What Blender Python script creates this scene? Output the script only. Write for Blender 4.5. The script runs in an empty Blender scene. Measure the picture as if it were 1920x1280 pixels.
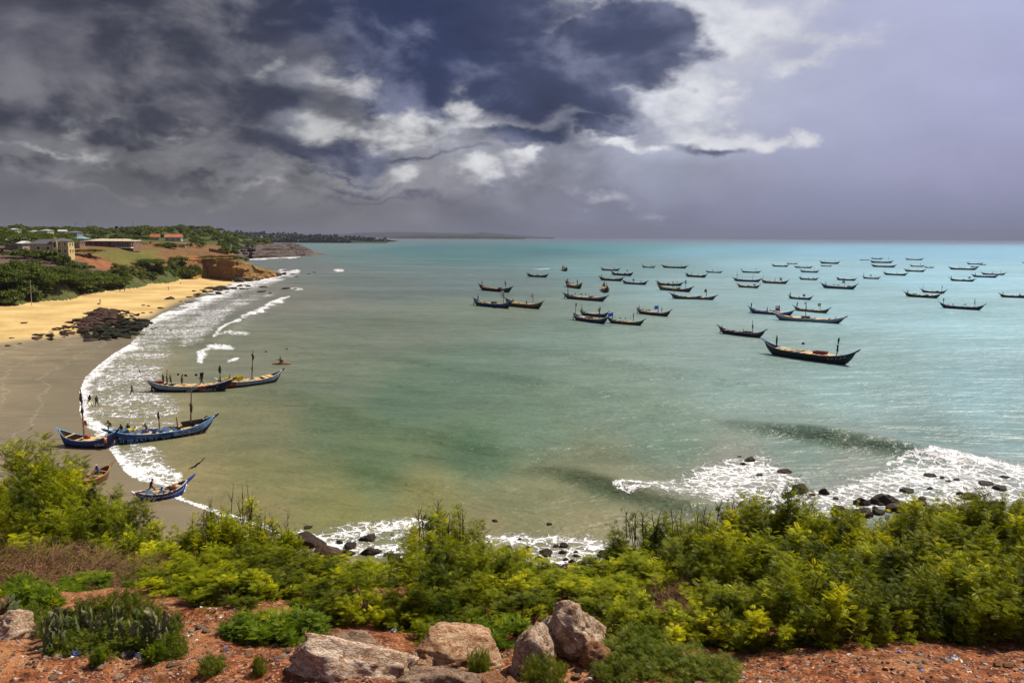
import bpy, math, random
import numpy as np
from mathutils import Vector, Matrix

random.seed(7)
RNG = np.random.default_rng(11)
R = math.radians
SC = bpy.context.scene
COL = SC.collection

# ------------------------------------------------------------------ camera
CAM_Z = 24.0
FPX = 28.0 / 36.0 * 1920.0
PITCH, ROLL = R(7.49), R(0.29)
cam_data = bpy.data.cameras.new('camera')
cam_data.lens = 28.0
cam_data.sensor_width = 36.0
cam_data.clip_start = 0.2
cam_data.clip_end = 60000.0
cam = bpy.data.objects.new('camera', cam_data)
COL.objects.link(cam)
CM = Matrix.Rotation(math.pi / 2 - PITCH, 4, 'X') @ Matrix.Rotation(ROLL, 4, 'Z')
cam.matrix_world = Matrix.Translation((0, 0, CAM_Z)) @ CM
SC.camera = cam
M3 = np.array(CM.to_3x3())


def rays(px, py):
    """world directions through the photograph's pixels (1920 x 1280)"""
    px = np.asarray(px, float); py = np.asarray(py, float)
    d = np.stack([(px - 960) / FPX, (640 - py) / FPX, -np.ones_like(px)], -1)
    return d @ M3.T


def gp(px, py, z=0.0):
    """where the line of sight meets the level plane z"""
    d = rays(px, py)
    t = (z - CAM_Z) / d[..., 2]
    return np.stack([d[..., 0] * t, d[..., 1] * t, np.full_like(t, z)], -1)


def at(px, py, Y):
    d = rays(px, py)
    t = Y / d[..., 1]
    return np.array([d[..., 0] * t, d[..., 1] * t, CAM_Z + d[..., 2] * t]).T


def project(P):
    """world points -> pixels"""
    q = (np.asarray(P, float) - np.array([0, 0, CAM_Z])) @ M3
    return 960 - q[..., 0] / q[..., 2] * FPX, 640 + q[..., 1] / q[..., 2] * FPX


# ------------------------------------------------------------------ colour
def lin(r, g, b):
    f = lambda c: (c / 255 / 12.92) if c <= 10 else ((c / 255 + 0.055) / 1.055) ** 2.4
    return (f(r), f(g), f(b))


EXPOSURE = 0.42
SC.view_settings.view_transform = 'Standard'
SC.view_settings.look = 'None'
SC.view_settings.exposure = EXPOSURE
SC.view_settings.gamma = 1.0
SC.view_settings.use_curve_mapping = False
SC.render.engine = 'CYCLES'
SC.cycles.use_denoising = True
SC.cycles.max_bounces = 8
SC.cycles.volume_bounces = 0
SC.cycles.transparent_max_bounces = 8

# ------------------------------------------------------------------ sun
SUN_AZ, SUN_EL = R(58), R(56)       # azimuth from straight ahead (+Y) towards the right (+X)
sun_data = bpy.data.lights.new('sun', 'SUN')
sun_data.energy = 5.0
sun_data.angle = R(0.55)
sun_data.color = (1.0, 0.93, 0.80)
sun = bpy.data.objects.new('sun', sun_data)
COL.objects.link(sun)
SUN_DIR = Vector((math.sin(SUN_AZ) * math.cos(SUN_EL), math.cos(SUN_AZ) * math.cos(SUN_EL), math.sin(SUN_EL)))
sun.rotation_euler = SUN_DIR.to_track_quat('Z', 'Y').to_euler()


# ------------------------------------------------------------------ node helper
class NT:
    def __init__(self, tree):
        self.t = tree
        self.t.nodes.clear()

    def new(self, kind, **kw):
        n = self.t.nodes.new(kind)
        for k, v in kw.items():
            setattr(n, k, v)
        return n

    def put(self, sock, v):
        if v is None:
            return
        if isinstance(v, bpy.types.NodeSocket):
            self.t.links.new(v, sock)
        else:
            if sock.type == 'RGBA' and len(v) == 3:
                v = tuple(v) + (1.0,)
            sock.default_value = v

    def m(self, op, a, b=None, c=None, clamp=False):
        n = self.new('ShaderNodeMath', operation=op, use_clamp=clamp)
        for s, v in zip(n.inputs, (a, b, c)):
            self.put(s, v)
        return n.outputs[0]

    def v(self, op, a, b=None, c=None):
        n = self.new('ShaderNodeVectorMath', operation=op)
        for s, x in zip(n.inputs, (a, b, c)):
            self.put(s, x)
        return n.outputs['Value'] if op in ('LENGTH', 'DOT_PRODUCT', 'DISTANCE') else n.outputs[0]

    def scale(self, a, k):
        n = self.new('ShaderNodeVectorMath', operation='SCALE')
        self.put(n.inputs[0], a)
        self.put(n.inputs['Scale'], k)
        return n.outputs[0]

    def xyz(self, x, y, z=0.0):
        n = self.new('ShaderNodeCombineXYZ')
        for s, v in zip(n.inputs, (x, y, z)):
            self.put(s, v)
        return n.outputs[0]

    def sep(self, v):
        n = self.new('ShaderNodeSeparateXYZ')
        self.put(n.inputs[0], v)
        return n.outputs

    def noise(self, vec=None, scale=5.0, detail=4.0, rough=0.55, dist=0.0, color=False, lac=2.0, typ='FBM'):
        n = self.new('ShaderNodeTexNoise')
        n.noise_type = typ
        self.put(n.inputs['Vector'], vec)
        self.put(n.inputs['Scale'], scale)
        self.put(n.inputs['Detail'], detail)
        self.put(n.inputs['Roughness'], rough)
        self.put(n.inputs['Lacunarity'], lac)
        self.put(n.inputs['Distortion'], dist)
        return n.outputs['Color' if color else 'Fac']

    def voro(self, vec=None, scale=5.0, feature='F1', out='Distance', rnd=1.0, detail=0.0):
        n = self.new('ShaderNodeTexVoronoi', feature=feature)
        self.put(n.inputs['Vector'], vec)
        self.put(n.inputs['Scale'], scale)
        if 'Detail' in n.inputs:
            self.put(n.inputs['Detail'], detail)
        self.put(n.inputs['Randomness'], rnd)
        return n.outputs[out]

    def ramp(self, fac, stops, interp='LINEAR'):
        n = self.new('ShaderNodeValToRGB')
        n.color_ramp.interpolation = interp
        e = n.color_ramp.elements
        while len(e) < len(stops):
            e.new(0.5)
        for el, (p, c) in zip(e, stops):
            el.position = p
            el.color = (c, c, c, 1) if isinstance(c, (int, float)) else tuple(c) + (1,)
        self.put(n.inputs[0], fac)
        return n.outputs[0]

    def smooth(self, x, lo, hi, a=0.0, b=1.0):
        n = self.new('ShaderNodeMapRange', interpolation_type='SMOOTHSTEP')
        for s, v in zip(n.inputs, (x, lo, hi, a, b)):
            self.put(s, v)
        return n.outputs[0]

    def mix(self, f, a, b, mode='MIX'):
        n = self.new('ShaderNodeMix', data_type='RGBA', blend_type=mode)
        self.put(n.inputs[0], f)
        self.put(n.inputs[6], a)
        self.put(n.inputs[7], b)
        return n.outputs[2]

    def attr(self, name, out='Fac'):
        n = self.new('ShaderNodeAttribute', attribute_name=name)
        return n.outputs[out]

    def pos(self):
        return self.new('ShaderNodeNewGeometry').outputs['Position']

    def obj(self):
        return self.new('ShaderNodeTexCoord').outputs['Object']

    def bump(self, h, strength=0.5, dist=0.1, normal=None):
        n = self.new('ShaderNodeBump')
        self.put(n.inputs['Strength'], strength)
        self.put(n.inputs['Distance'], dist)
        self.put(n.inputs['Height'], h)
        if normal is not None:
            self.put(n.inputs['Normal'], normal)
        return n.outputs[0]


def material(name):
    m = bpy.data.materials.new(name)
    m.use_nodes = True
    return m, NT(m.node_tree)


def finish(nt, color, rough=0.8, normal=None, spec=0.3, metal=0.0, disp=None, **kw):
    b = nt.new('ShaderNodeBsdfPrincipled')
    nt.put(b.inputs['Base Color'], color)
    nt.put(b.inputs['Roughness'], rough)
    nt.put(b.inputs['Specular IOR Level'], spec)
    nt.put(b.inputs['Metallic'], metal)
    if normal is not None:
        nt.put(b.inputs['Normal'], normal)
    for k, v in kw.items():
        nt.put(b.inputs[k], v)
    o = nt.new('ShaderNodeOutputMaterial')
    nt.t.links.new(b.outputs[0], o.inputs[0])
    return b


# ------------------------------------------------------------------ sky
world = bpy.data.worlds.new('World')
SC.world = world
world.use_nodes = True
W = NT(world.node_tree)


def azel(px, py):
    d = rays(px, py)
    d = d / np.linalg.norm(d, axis=-1, keepdims=True)
    return np.arctan2(d[..., 0], d[..., 1]), np.arcsin(d[..., 2])


def build_sky():
    gen = W.new('ShaderNodeTexCoord').outputs['Generated']
    dirv = W.v('NORMALIZE', gen)
    x, y, z = W.sep(dirv)
    zz = W.m('ABSOLUTE', z)
    az = W.m('ARCTAN2', x, y)
    el = W.m('ARCSINE', zz)
    # perspective-like stretch of a cloud deck: flatter towards the horizon
    P = W.v('MULTIPLY', dirv, (2.0, 2.0, 3.5))
    C0 = W.xyz(az, el, 0.0)
    w1 = W.v('SUBTRACT', W.noise(P, 2.2, 2, 0.5, color=True), (0.5, 0.5, 0.5))
    w2 = W.v('SUBTRACT', W.noise(P, 6.5, 4, 0.6, color=True), (0.5, 0.5, 0.5))
    w1 = W.v('MULTIPLY', w1, (0.20, 0.13, 0.0))
    w2 = W.v('MULTIPLY', w2, (0.10, 0.08, 0.0))
    C = W.v('ADD', W.v('ADD', C0, w1), w2)
    Cs = W.v('ADD', C0, W.scale(w1, 0.5))

    def rbf(pts, coord, sig=1.0):
        acc = None; wsum = 0.0
        for (px, py, r, col) in pts:
            a, e = azel(px, py)
            s = r / FPX
            d = W.v('MULTIPLY_ADD', coord, (1 / s, 1.5 / s, 0), (-float(a) / s, -1.5 * float(e) / s, 0))
            w = W.m('POWER', 0.3679, W.v('DOT_PRODUCT', d, d))
            wv = W.v('MULTIPLY', W.xyz(w, w, w), lin(*col)) if False else W.scale(lin(*col), w)
            acc = wv if acc is None else W.v('ADD', acc, wv)
            wsum = W.m('ADD', wsum, w)
        acc = W.v('ADD', acc, tuple(0.0006 * c for c in lin(132, 130, 158)))
        wsum = W.m('ADD', wsum, 0.0006)
        return W.scale(acc, W.m('DIVIDE', 1.0, wsum))

    def blobs(lst, coord):
        out = None
        for (px, py, rx, ry, k) in lst:
            a, e = azel(px, py)
            d = W.v('MULTIPLY_ADD', coord, (FPX / rx, FPX / ry, 0), (-float(a) * FPX / rx, -float(e) * FPX / ry, 0))
            f = W.m('MULTIPLY_ADD', W.v('LENGTH', d), -k, k)
            out = f if out is None else W.m('MAXIMUM', out, f)
        return out

    base = rbf([
        (-700, 420, 420, (98, 96, 108)), (-600, 100, 420, (84, 80, 98)),
        (60, 410, 170, (112, 112, 118)), (400, 410, 170, (116, 116, 122)), (700, 400, 170, (130, 131, 138)),
        (950, 400, 170, (122, 124, 140)), (1200, 410, 170, (128, 132, 156)), (1500, 420, 170, (134, 138, 168)),
        (1850, 420, 200, (136, 139, 174)), (2500, 420, 500, (150, 150, 185)),
        (60, 320, 130, (92, 91, 102)), (300, 330, 130, (112, 111, 118)), (560, 330, 130, (136, 136, 141)),
        (820, 320, 130, (156, 156, 162)), (1050, 300, 150, (150, 152, 166)), (1280, 310, 170, (158, 162, 182)),
        (1550, 310, 170, (162, 164, 192)), (1850, 280, 200, (160, 160, 198)),
        (120, 60, 170, (104, 101, 108)), (100, 180, 150, (106, 104, 110)), (300, 230, 130, (128, 127, 130)),
        (400, 60, 200, (92, 91, 99)), (700, 80, 200, (100, 100, 120)),
        (1100, 20, 150, (205, 205, 212)), (1330, 60, 150, (205, 206, 216)), (1330, 170, 130, (198, 200, 212)),
        (1600, 60, 200, (184, 187, 214)), (1850, 80, 200, (182, 184, 220)), (1600, 180, 170, (178, 182, 208)),
        (1300, -400, 500, (150, 155, 185)), (300, -400, 500, (90, 90, 110)), (2600, -100, 600, (178, 182, 215)),
    ], Cs)

    relief_a = W.noise(P, 4.2, 5, 0.55, dist=0.3)
    offP = W.v('ADD', P, (0.06, 0.03, 0.075))
    relief_b = W.noise(offP, 4.2, 5, 0.55, dist=0.3)
    relief = W.m('MULTIPLY', W.m('SUBTRACT', relief_a, relief_b), 4.0)      # lit side of the billows
    fine = W.noise(P, 11.0, 5, 0.58)
    calm = W.smooth(az, float(azel(900, 200)[0]), float(azel(1550, 200)[0]), 1.0, 0.12)
    relief = W.m('MULTIPLY', relief, calm)
    ra = W.m('MULTIPLY', W.m('SUBTRACT', relief_a, 0.5), calm)
    base = W.mix(1.0, base, W.xyz(*[W.m('ADD', 1.0, W.m('ADD', W.m('MULTIPLY', ra, k),
                 W.m('MULTIPLY', relief, 0.10))) for k in (0.75, 0.75, 0.65)]), 'MULTIPLY')

    # bright cumulus
    Bm = blobs([
        (560, 170, 130, 60, 1.0), (650, 220, 150, 55, 1.0), (780, 240, 110, 48, 1.0), (870, 215, 60, 60, 1.0),
        (1130, 30, 150, 60, .9), (1330, 40, 210, 75, .8), (1500, 80, 90, 30, .8), (1280, 160, 130, 60, .9), (1400, 150, 50, 22, .7),
        (1330, 215, 130, 42, 1.1), (1450, 240, 110, 22, 1.1), (1560, 228, 42, 32, 1.3), (1140, 262, 90, 20, .9),
        (980, 330, 75, 34, 1.1), (1010, 318, 34, 30, 1.1), (900, 345, 60, 26, .9), (1130, 360, 90, 16, .8), (760, 335, 60, 22, .8),
        (170, 205, 110, 45, .7), (330, 240, 60, 24, .7), (480, 115, 40, 22, .8), (255, 305, 60, 24, .6), (10, 255, 30, 30, .8),
        (600, 350, 200, 16, .4), (200, 360, 200, 14, .35),
    ], C)
    Bf = W.m('ADD', Bm, W.m('MULTIPLY', W.m('SUBTRACT', fine, 0.5), 1.1))
    Bmask = W.smooth(Bf, -0.10, 0.66)
    # brightness of the white cloud rises to the right where the veil is thin
    lt = W.smooth(az, float(azel(500, 200)[0]), float(azel(1150, 200)[0]))
    hi_c = W.mix(lt, lin(188, 188, 188), lin(236, 236, 240))
    lo_c = W.mix(lt, lin(98, 97, 106), lin(180, 182, 198))
    sh = W.smooth(W.m('ADD', W.m('ADD', relief, W.m('MULTIPLY', Bf, 0.5)), W.m('MULTIPLY', W.m('SUBTRACT', fine, 0.5), 0.5)), -0.45, 0.75)
    bright = W.mix(sh, lo_c, hi_c)
    c1 = W.mix(W.m('MULTIPLY', Bmask, 0.86), base, bright)

    # dark storm cloud
    Dm = blobs([
        (820, 20, 390, 130, 2.0), (860, 125, 250, 105, 2.0), (1010, 150, 190, 90, 1.9), (1190, 80, 140, 82, 1.9), (1100, 180, 110, 60, 1.3),
        (520, 20, 300, 85, 1.0), (250, 30, 260, 70, .8), (990, 262, 170, 30, 1.2), (1100, 235, 80, 34, .9),
        (50, 235, 150, 66, 1.3), (30, 140, 120, 90, 1.0), (245, 248, 62, 30, 1.3), (305, 265, 44, 20, 1.1),
        (380, 200, 230, 75, 1.15), (560, 282, 240, 42, 1.4), (300, 120, 220, 70, 1.1), (470, 160, 130, 60, .9), (730, 188, 75, 22, 1.1),
        (90, 322, 150, 18, .8), (370, 337, 130, 16, .8), (590, 325, 150, 9, .6), (640, 352, 130, 9, .55), (60, 350, 150, 14, .6), (800, 300, 120, 9, .5),
        (1325, 254, 80, 20, .75), (700, 378, 260, 9, .45), (200, -120, 500, 170, .9), (-420, 120, 400, 160, .8),
    ], C)
    Df = W.m('ADD', Dm, W.m('MULTIPLY', W.m('SUBTRACT', W.m('ADD', W.m('MULTIPLY', fine, 0.6), W.m('MULTIPLY', relief_a, 0.4)), 0.5), 1.45))
    Dmask = W.smooth(Df, -0.08, 0.66)
    dx = W.smooth(az, float(azel(350, 200)[0]), float(azel(800, 200)[0]))
    d_lo = W.mix(dx, lin(50, 50, 68), lin(32, 44, 86))
    d_hi = W.mix(dx, lin(108, 107, 113), lin(98, 103, 130))
    dsh = W.smooth(W.m('SUBTRACT', W.m('ADD', W.m('MULTIPLY', relief, 1.3), W.m('ADD', W.m('MULTIPLY', W.m('SUBTRACT', relief_a, 0.5), 2.4), W.m('MULTIPLY', W.m('SUBTRACT', fine, 0.5), 0.5))), W.m('MULTIPLY', Df, 0.60)), -1.10, 0.80)
    dark = W.mix(dsh, d_lo, d_hi)
    c2 = W.mix(W.m('MULTIPLY', Dmask, 0.93), c1, dark)

    # nearer heads of cumulus standing in front of the storm cloud
    B2 = blobs([
        (600, 235, 75, 44, 1.2), (680, 240, 90, 44, 1.2), (770, 250, 75, 36, 1.2), (875, 208, 38, 34, 1.2), (810, 245, 36, 34, 1.2), (640, 150, 60, 34, 1.0), (560, 190, 40, 30, .7),
        (1145, 262, 70, 18, 1.0), (1040, 240, 50, 16, .7), (985, 322, 60, 30, 1.2), (1030, 330, 36, 26, 1.1), (895, 348, 60, 20, 1.0), (770, 333, 50, 18, 1.0), (340, 245, 46, 18, .8),
        (150, 215, 60, 30, .7), (1120, 385, 90, 16, .8), (1230, 392, 60, 10, .7), (620, 372, 150, 8, .5), (290, 372, 120, 9, .5), (480, 350, 90, 9, .5), (160, 300, 120, 8, .5),
    ], W.v('ADD', C0, W.scale(W.v('ADD', w1, w2), 0.62)))
    B2f = W.m('ADD', B2, W.m('MULTIPLY', W.m('SUBTRACT', fine, 0.5), 1.6))
    B2m = W.smooth(B2f, -0.05, 0.80)
    sh2 = W.smooth(W.m('ADD', W.m('MULTIPLY', relief, 1.2), W.m('ADD', W.m('MULTIPLY', B2f, 0.35), W.m('MULTIPLY', W.m('SUBTRACT', fine, 0.5), 0.9))), -0.45, 0.8)
    c2 = W.mix(W.m('MULTIPLY', B2m, 0.85), c2, W.mix(sh2, W.mix(lt, lin(92, 92, 102), lin(140, 142, 160)), hi_c))

    mot = W.m('ADD', 1.0, W.m('ADD', W.m('MULTIPLY', relief, 0.24), W.m('MULTIPLY', ra, 0.6)))
    c2 = W.mix(1.0, c2, W.xyz(mot, mot, mot), 'MULTIPLY')
    # thin the contrast into the horizon veil
    hv = W.smooth(el, 0.0, 0.09, 0.75, 0.0)
    veil = W.mix(W.smooth(az, float(azel(500, 400)[0]), float(azel(1500, 400)[0])), lin(110, 110, 117), lin(126, 133, 164))
    c3 = W.mix(hv, c2, veil)
    # blue sky proper seen faintly through the thin parts
    sk = W.new('ShaderNodeTexSky', sky_type='NISHITA')
    sk.sun_disc = False
    sk.sun_elevation = SUN_EL
    sk.sun_rotation = SUN_AZ
    sk.air_density = 1.2
    sk.dust_density = 2.0
    nish = W.scale(sk.outputs[0], 0.10)
    fin = W.mix(0.05, c3, nish)
    fin = W.scale(fin, 1.0 / (2 ** EXPOSURE))
    bg = W.new('ShaderNodeBackground')
    W.put(bg.inputs[0], fin)
    W.put(bg.inputs[1], 1.0)
    o = W.new('ShaderNodeOutputWorld')
    W.t.links.new(bg.outputs[0], o.inputs[0])


build_sky()
world.cycles.sampling_method = 'MANUAL'
world.cycles.sample_map_resolution = 512

# ------------------------------------------------------------------ numpy noise
def _h(ix, iy, iz):
    n = (ix * 374761393 + iy * 668265263 + iz * 2147483647) & 0xFFFFFFFF
    n = ((n ^ (n >> 13)) * 1274126177) & 0xFFFFFFFF
    n = (n ^ (n >> 16)) & 0xFFFFFFFF
    return n.astype(np.float64) / 4294967295.0


def vnoise(p):
    p = np.asarray(p, float)
    if p.shape[-1] == 2:
        p = np.concatenate([p, np.zeros(p.shape[:-1] + (1,))], -1)
        flat = True
    else:
        flat = False
    i = np.floor(p).astype(np.int64)
    f = p - i
    f = f * f * (3 - 2 * f)
    out = 0
    for dx in (0, 1):
        for dy in (0, 1):
            for dz in ((0,) if flat else (0, 1)):
                w = (f[..., 0] if dx else 1 - f[..., 0]) * (f[..., 1] if dy else 1 - f[..., 1])
                if not flat:
                    w = w * (f[..., 2] if dz else 1 - f[..., 2])
                out = out + w * _h(i[..., 0] + dx, i[..., 1] + dy, i[..., 2] + dz)
    return out


def fbm(p, octaves=4, gain=0.5, seed=0.0):
    p = np.asarray(p, float) + seed
    a, s, t = 1.0, 0.0, 0.0
    for k in range(octaves):
        s = s + a * vnoise(p)
        t += a
        a *= gain
        p = p * 2.03 + 17.3
    return s / t - 0.5


def sst(x, a, b):
    t = np.clip((np.asarray(x, float) - a) / (b - a), 0, 1)
    return t * t * (3 - 2 * t)


def seg_dist(P, poly):
    """distance of 2-D points P to polyline; also signed side of the nearest segment and arclength fraction"""
    best = np.full(P.shape[:-1], 1e18); side = np.zeros(P.shape[:-1]); arc = np.zeros(P.shape[:-1])
    poly = np.asarray(poly, float)
    L = 0.0
    for a, b in zip(poly[:-1], poly[1:]):
        ab = b - a
        ll = np.hypot(*ab)
        t = np.clip(((P - a) @ ab) / (ll * ll), 0, 1)
        q = a + t[..., None] * ab
        d = np.hypot(P[..., 0] - q[..., 0], P[..., 1] - q[..., 1])
        s = np.sign(ab[0] * (P[..., 1] - a[1]) - ab[1] * (P[..., 0] - a[0]))
        m = d < best
        best = np.where(m, d, best); side = np.where(m, s, side); arc = np.where(m, L + t * ll, arc)
        L += ll
    return best, side, arc / L


def inside(P, poly):
    x, y = P[..., 0], P[..., 1]
    c = np.zeros(x.shape, bool)
    n = len(poly)
    for i in range(n):
        x1, y1 = poly[i]; x2, y2 = poly[(i + 1) % n]
        if y1 == y2:
            continue
        m = ((y1 > y) != (y2 > y)) & (x < (x2 - x1) * (y - y1) / (y2 - y1) + x1)
        c ^= m
    return c


# ------------------------------------------------------------------ object helpers
def tag(o, label=None, cat=None, group=None, kind=None):
    if label: o['label'] = label
    if cat: o['category'] = cat
    if group: o['group'] = group
    if kind: o['kind'] = kind
    return o


def empty(name, loc=(0, 0, 0), rz=0.0, scale=1.0):
    o = bpy.data.objects.new(name, None)
    o.location = loc
    o.rotation_euler = (0, 0, rz)
    o.scale = (scale,) * 3 if isinstance(scale, (int, float)) else scale
    o.empty_display_size = 0.3
    COL.objects.link(o)
    return o


def link(name, mesh, parent=None, loc=None, rot=None, scale=None):
    o = bpy.data.objects.new(name, mesh)
    COL.objects.link(o)
    if parent is not None: o.parent = parent
    if loc is not None: o.location = loc
    if rot is not None: o.rotation_euler = rot
    if scale is not None: o.scale = (scale,) * 3 if isinstance(scale, (int, float)) else scale
    return o


def np_mesh(name, verts, faces, mats=(), smooth=True, attrs=None, colors=None):
    """verts (n,3); faces (m,k) array of equal-sized polygons"""
    verts = np.asarray(verts, np.float32).reshape(-1, 3)
    faces = np.asarray(faces, np.int32)
    k = faces.shape[1]
    me = bpy.data.meshes.new(name)
    me.vertices.add(len(verts))
    me.vertices.foreach_set('co', verts.ravel())
    me.loops.add(faces.size)
    me.loops.foreach_set('vertex_index', faces.ravel())
    me.polygons.add(len(faces))
    me.polygons.foreach_set('loop_start', np.arange(0, faces.size, k, dtype=np.int32))
    me.polygons.foreach_set('loop_total', np.full(len(faces), k, np.int32))
    me.polygons.foreach_set('use_smooth', np.full(len(faces), smooth, bool))
    me.update(calc_edges=True)
    for m in mats:
        me.materials.append(m)
    for an, av in (attrs or {}).items():
        at_ = me.attributes.new(an, 'FLOAT', 'POINT')
        at_.data.foreach_set('value', np.asarray(av, np.float32).ravel())
    for an, av in (colors or {}).items():
        at_ = me.attributes.new(an, 'FLOAT_COLOR', 'POINT')
        c = np.concatenate([np.asarray(av, np.float32).reshape(-1, 3), np.ones((len(verts), 1), np.float32)], 1)
        at_.data.foreach_set('color', c.ravel())
    return me


def grid_faces(nr, nc):
    i = np.arange(nr - 1)[:, None] * nc + np.arange(nc - 1)[None, :]
    return np.stack([i, i + 1, i + nc + 1, i + nc], -1).reshape(-1, 4)


class MB:
    """collects boxes, tubes and lofts, then links them as ONE mesh object"""
    def __init__(self):
        self.v = []; self.f = []

    def add(self, vs, fs):
        n = len(self.v)
        self.v += [tuple(p) for p in vs]
        self.f += [tuple(i + n for i in f) for f in fs]
        return self

    def box(self, c, s, rz=0.0, taper=1.0, M=None):
        x, y, z = s[0] / 2, s[1] / 2, s[2] / 2
        vs = []
        for dz, k in ((-z, 1.0), (z, taper)):
            for dx, dy in ((-x, -y), (x, -y), (x, y), (-x, y)):
                vs.append(Vector((dx * k, dy * k, dz)))
        if rz: vs = [Matrix.Rotation(rz, 3, 'Z') @ p for p in vs]
        if M is not None: vs = [M @ p for p in vs]
        vs = [p + Vector(c) for p in vs]
        return self.add(vs, [(3, 2, 1, 0), (4, 5, 6, 7), (0, 1, 5, 4), (1, 2, 6, 5), (2, 3, 7, 6), (3, 0, 4, 7)])

    def tube(self, pts, r, n=6, cap=True):
        pts = [Vector(p) for p in pts]
        if not isinstance(r, (list, tuple)): r = [r] * len(pts)
        vs = []; fs = []
        for i, p in enumerate(pts):
            d = (pts[min(i + 1, len(pts) - 1)] - pts[max(i - 1, 0)])
            d = d.normalized() if d.length > 1e-9 else Vector((0, 0, 1))
            u = d.cross(Vector((0, 0, 1)) if abs(d.z) < 0.9 else Vector((1, 0, 0))).normalized()
            w = d.cross(u)
            for k in range(n):
                a = 2 * math.pi * k / n
                vs.append(p + (u * math.cos(a) + w * math.sin(a)) * r[i])
        for i in range(len(pts) - 1):
            for k in range(n):
                a, b = i * n + k, i * n + (k + 1) % n
                fs.append((a, b, b + n, a + n))
        if cap:
            fs.append(tuple(range(n))[::-1]); fs.append(tuple(range((len(pts) - 1) * n, len(pts) * n)))
        return self.add(vs, fs)

    def blob(self, c, r, seed=0, rough=0.18, rings=5, seg=7):
        rr = random.Random(seed)
        r = (r, r, r) if isinstance(r, (int, float)) else r
        vs = [(c[0], c[1], c[2] - r[2])]
        for i in range(1, rings):
            th = math.pi * i / rings
            for k in range(seg):
                a = 2 * math.pi * k / seg
                q = 1 + rr.uniform(-rough, rough)
                vs.append((c[0] + r[0] * math.sin(th) * math.cos(a) * q, c[1] + r[1] * math.sin(th) * math.sin(a) * q, c[2] - r[2] * math.cos(th) * q))
        vs.append((c[0], c[1], c[2] + r[2]))
        fs = []
        for k in range(seg):
            fs.append((0, 1 + (k + 1) % seg, 1 + k))
        for i in range(rings - 2):
            for k in range(seg):
                a = 1 + i * seg + k; b = 1 + i * seg + (k + 1) % seg
                fs.append((a, b, b + seg, a + seg))
        L = len(vs) - 1; o = 1 + (rings - 2) * seg
        for k in range(seg):
            fs.append((L, o + k, o + (k + 1) % seg))
        return self.add(vs, fs)

    def mesh(self, name, mat, smooth=False):
        me = bpy.data.meshes.new(name)
        me.from_pydata([tuple(p) for p in self.v], [], self.f)
        me.update()
        if mat is not None:
            for mm in (mat if isinstance(mat, (list, tuple)) else [mat]):
                me.materials.append(mm)
        if smooth:
            me.polygons.foreach_set('use_smooth', [True] * len(me.polygons))
        return me

    def build(self, name, mat, parent=None, smooth=False, loc=None, rot=None):
        return link(name, self.mesh(name, mat, smooth), parent, loc, rot)


_plain = {}
def plain(name, rgb, rough=0.7, var=0.12, spec=0.3, sc=3.0, emis=None):
    """simple painted / worn surface: base colour with grain and patchy wear"""
    if name in _plain: return _plain[name]
    m, n = material(name)
    o = n.obj()
    c = n.noise(o, sc, 5, 0.6)
    k = n.noise(o, sc * 7, 3, 0.6)
    f = n.m('ADD', n.m('MULTIPLY', c, 0.7), n.m('MULTIPLY', k, 0.3))
    info = n.new('ShaderNodeObjectInfo').outputs['Random']
    dark = tuple(x * (1 - 2.2 * var) for x in rgb); light = tuple(min(1, x * (1 + 1.8 * var)) for x in rgb)
    col = n.mix(n.smooth(f, 0.3, 0.7), dark, light)
    col = n.mix(1.0, col, n.xyz(*[n.m('ADD', 0.88, n.m('MULTIPLY', info, 0.24))] * 3), 'MULTIPLY')
    finish(n, col, rough, n.bump(k, 0.25, 0.02), spec)
    _plain[name] = m
    return m


_cache = {}
def cached(key, fn):
    if key not in _cache: _cache[key] = fn()
    return _cache[key]

M_DARK = plain('tarred_hull', (0.022, 0.020, 0.022), 0.6, 0.2)
M_WOOD = plain('bare_plank', (0.56, 0.36, 0.14), 0.75, 0.14, sc=5)
M_OLDW = plain('worn_timber', (0.26, 0.15, 0.075), 0.85, 0.18, sc=4)
M_INNER = plain('boat_inside', (0.13, 0.075, 0.045), 0.9, 0.2)
M_CLOTH_BLACK = plain('black_cloth', (0.018, 0.018, 0.022), 0.9, 0.1)
M_NET = plain('fishing_net', (0.05, 0.09, 0.16), 0.95, 0.2, sc=9)
M_ROPE = plain('rope', (0.30, 0.26, 0.18), 0.9, 0.1)

# ================================================================== THE SEA
WATER_PX = [(-900, 900), (-300, 905), (60, 905), (205, 885), (262, 905), (330, 932), (350, 940), (395, 958), (440, 974), (500, 990), (545, 1010), (600, 1030), (640, 1044), (700, 1048),
            (760, 1068), (830, 1075), (900, 1080), (1000, 1090), (1090, 1096), (1150, 1096), (1220, 1090), (1350, 1080), (1500, 1068),
            (1600, 1060), (1760, 1050), (1920, 1045), (2400, 1040), (3200, 1035)]
SHORE_PX = [(262, 905), (232, 880), (213, 850), (185, 820), (160, 800), (150, 770), (150, 735), (160, 708), (185, 685), (215, 662), (245, 645), (262, 625), (275, 605),
            (300, 590), (330, 577), (370, 558), (400, 545), (440, 530), (478, 519), (505, 515), (528, 511)]


def build_shore():
    a = gp(*np.array(WATER_PX[4:]).T)[:, :2]      # right of the canoes
    b = gp(*np.array(SHORE_PX).T)[:, :2]
    # land outline towards the camera side and to the left, closed far behind
    poly = list(b[::-1]) + list(a[1:])
    return np.array(poly)


SHORE = build_shore()        # from the golden point, round the bay, to far right
LAND_POLY = [tuple(p) for p in SHORE] + [(400, -200), (-900, -200), (-900, 470), (SHORE[0][0] - 10, 470)]


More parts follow.
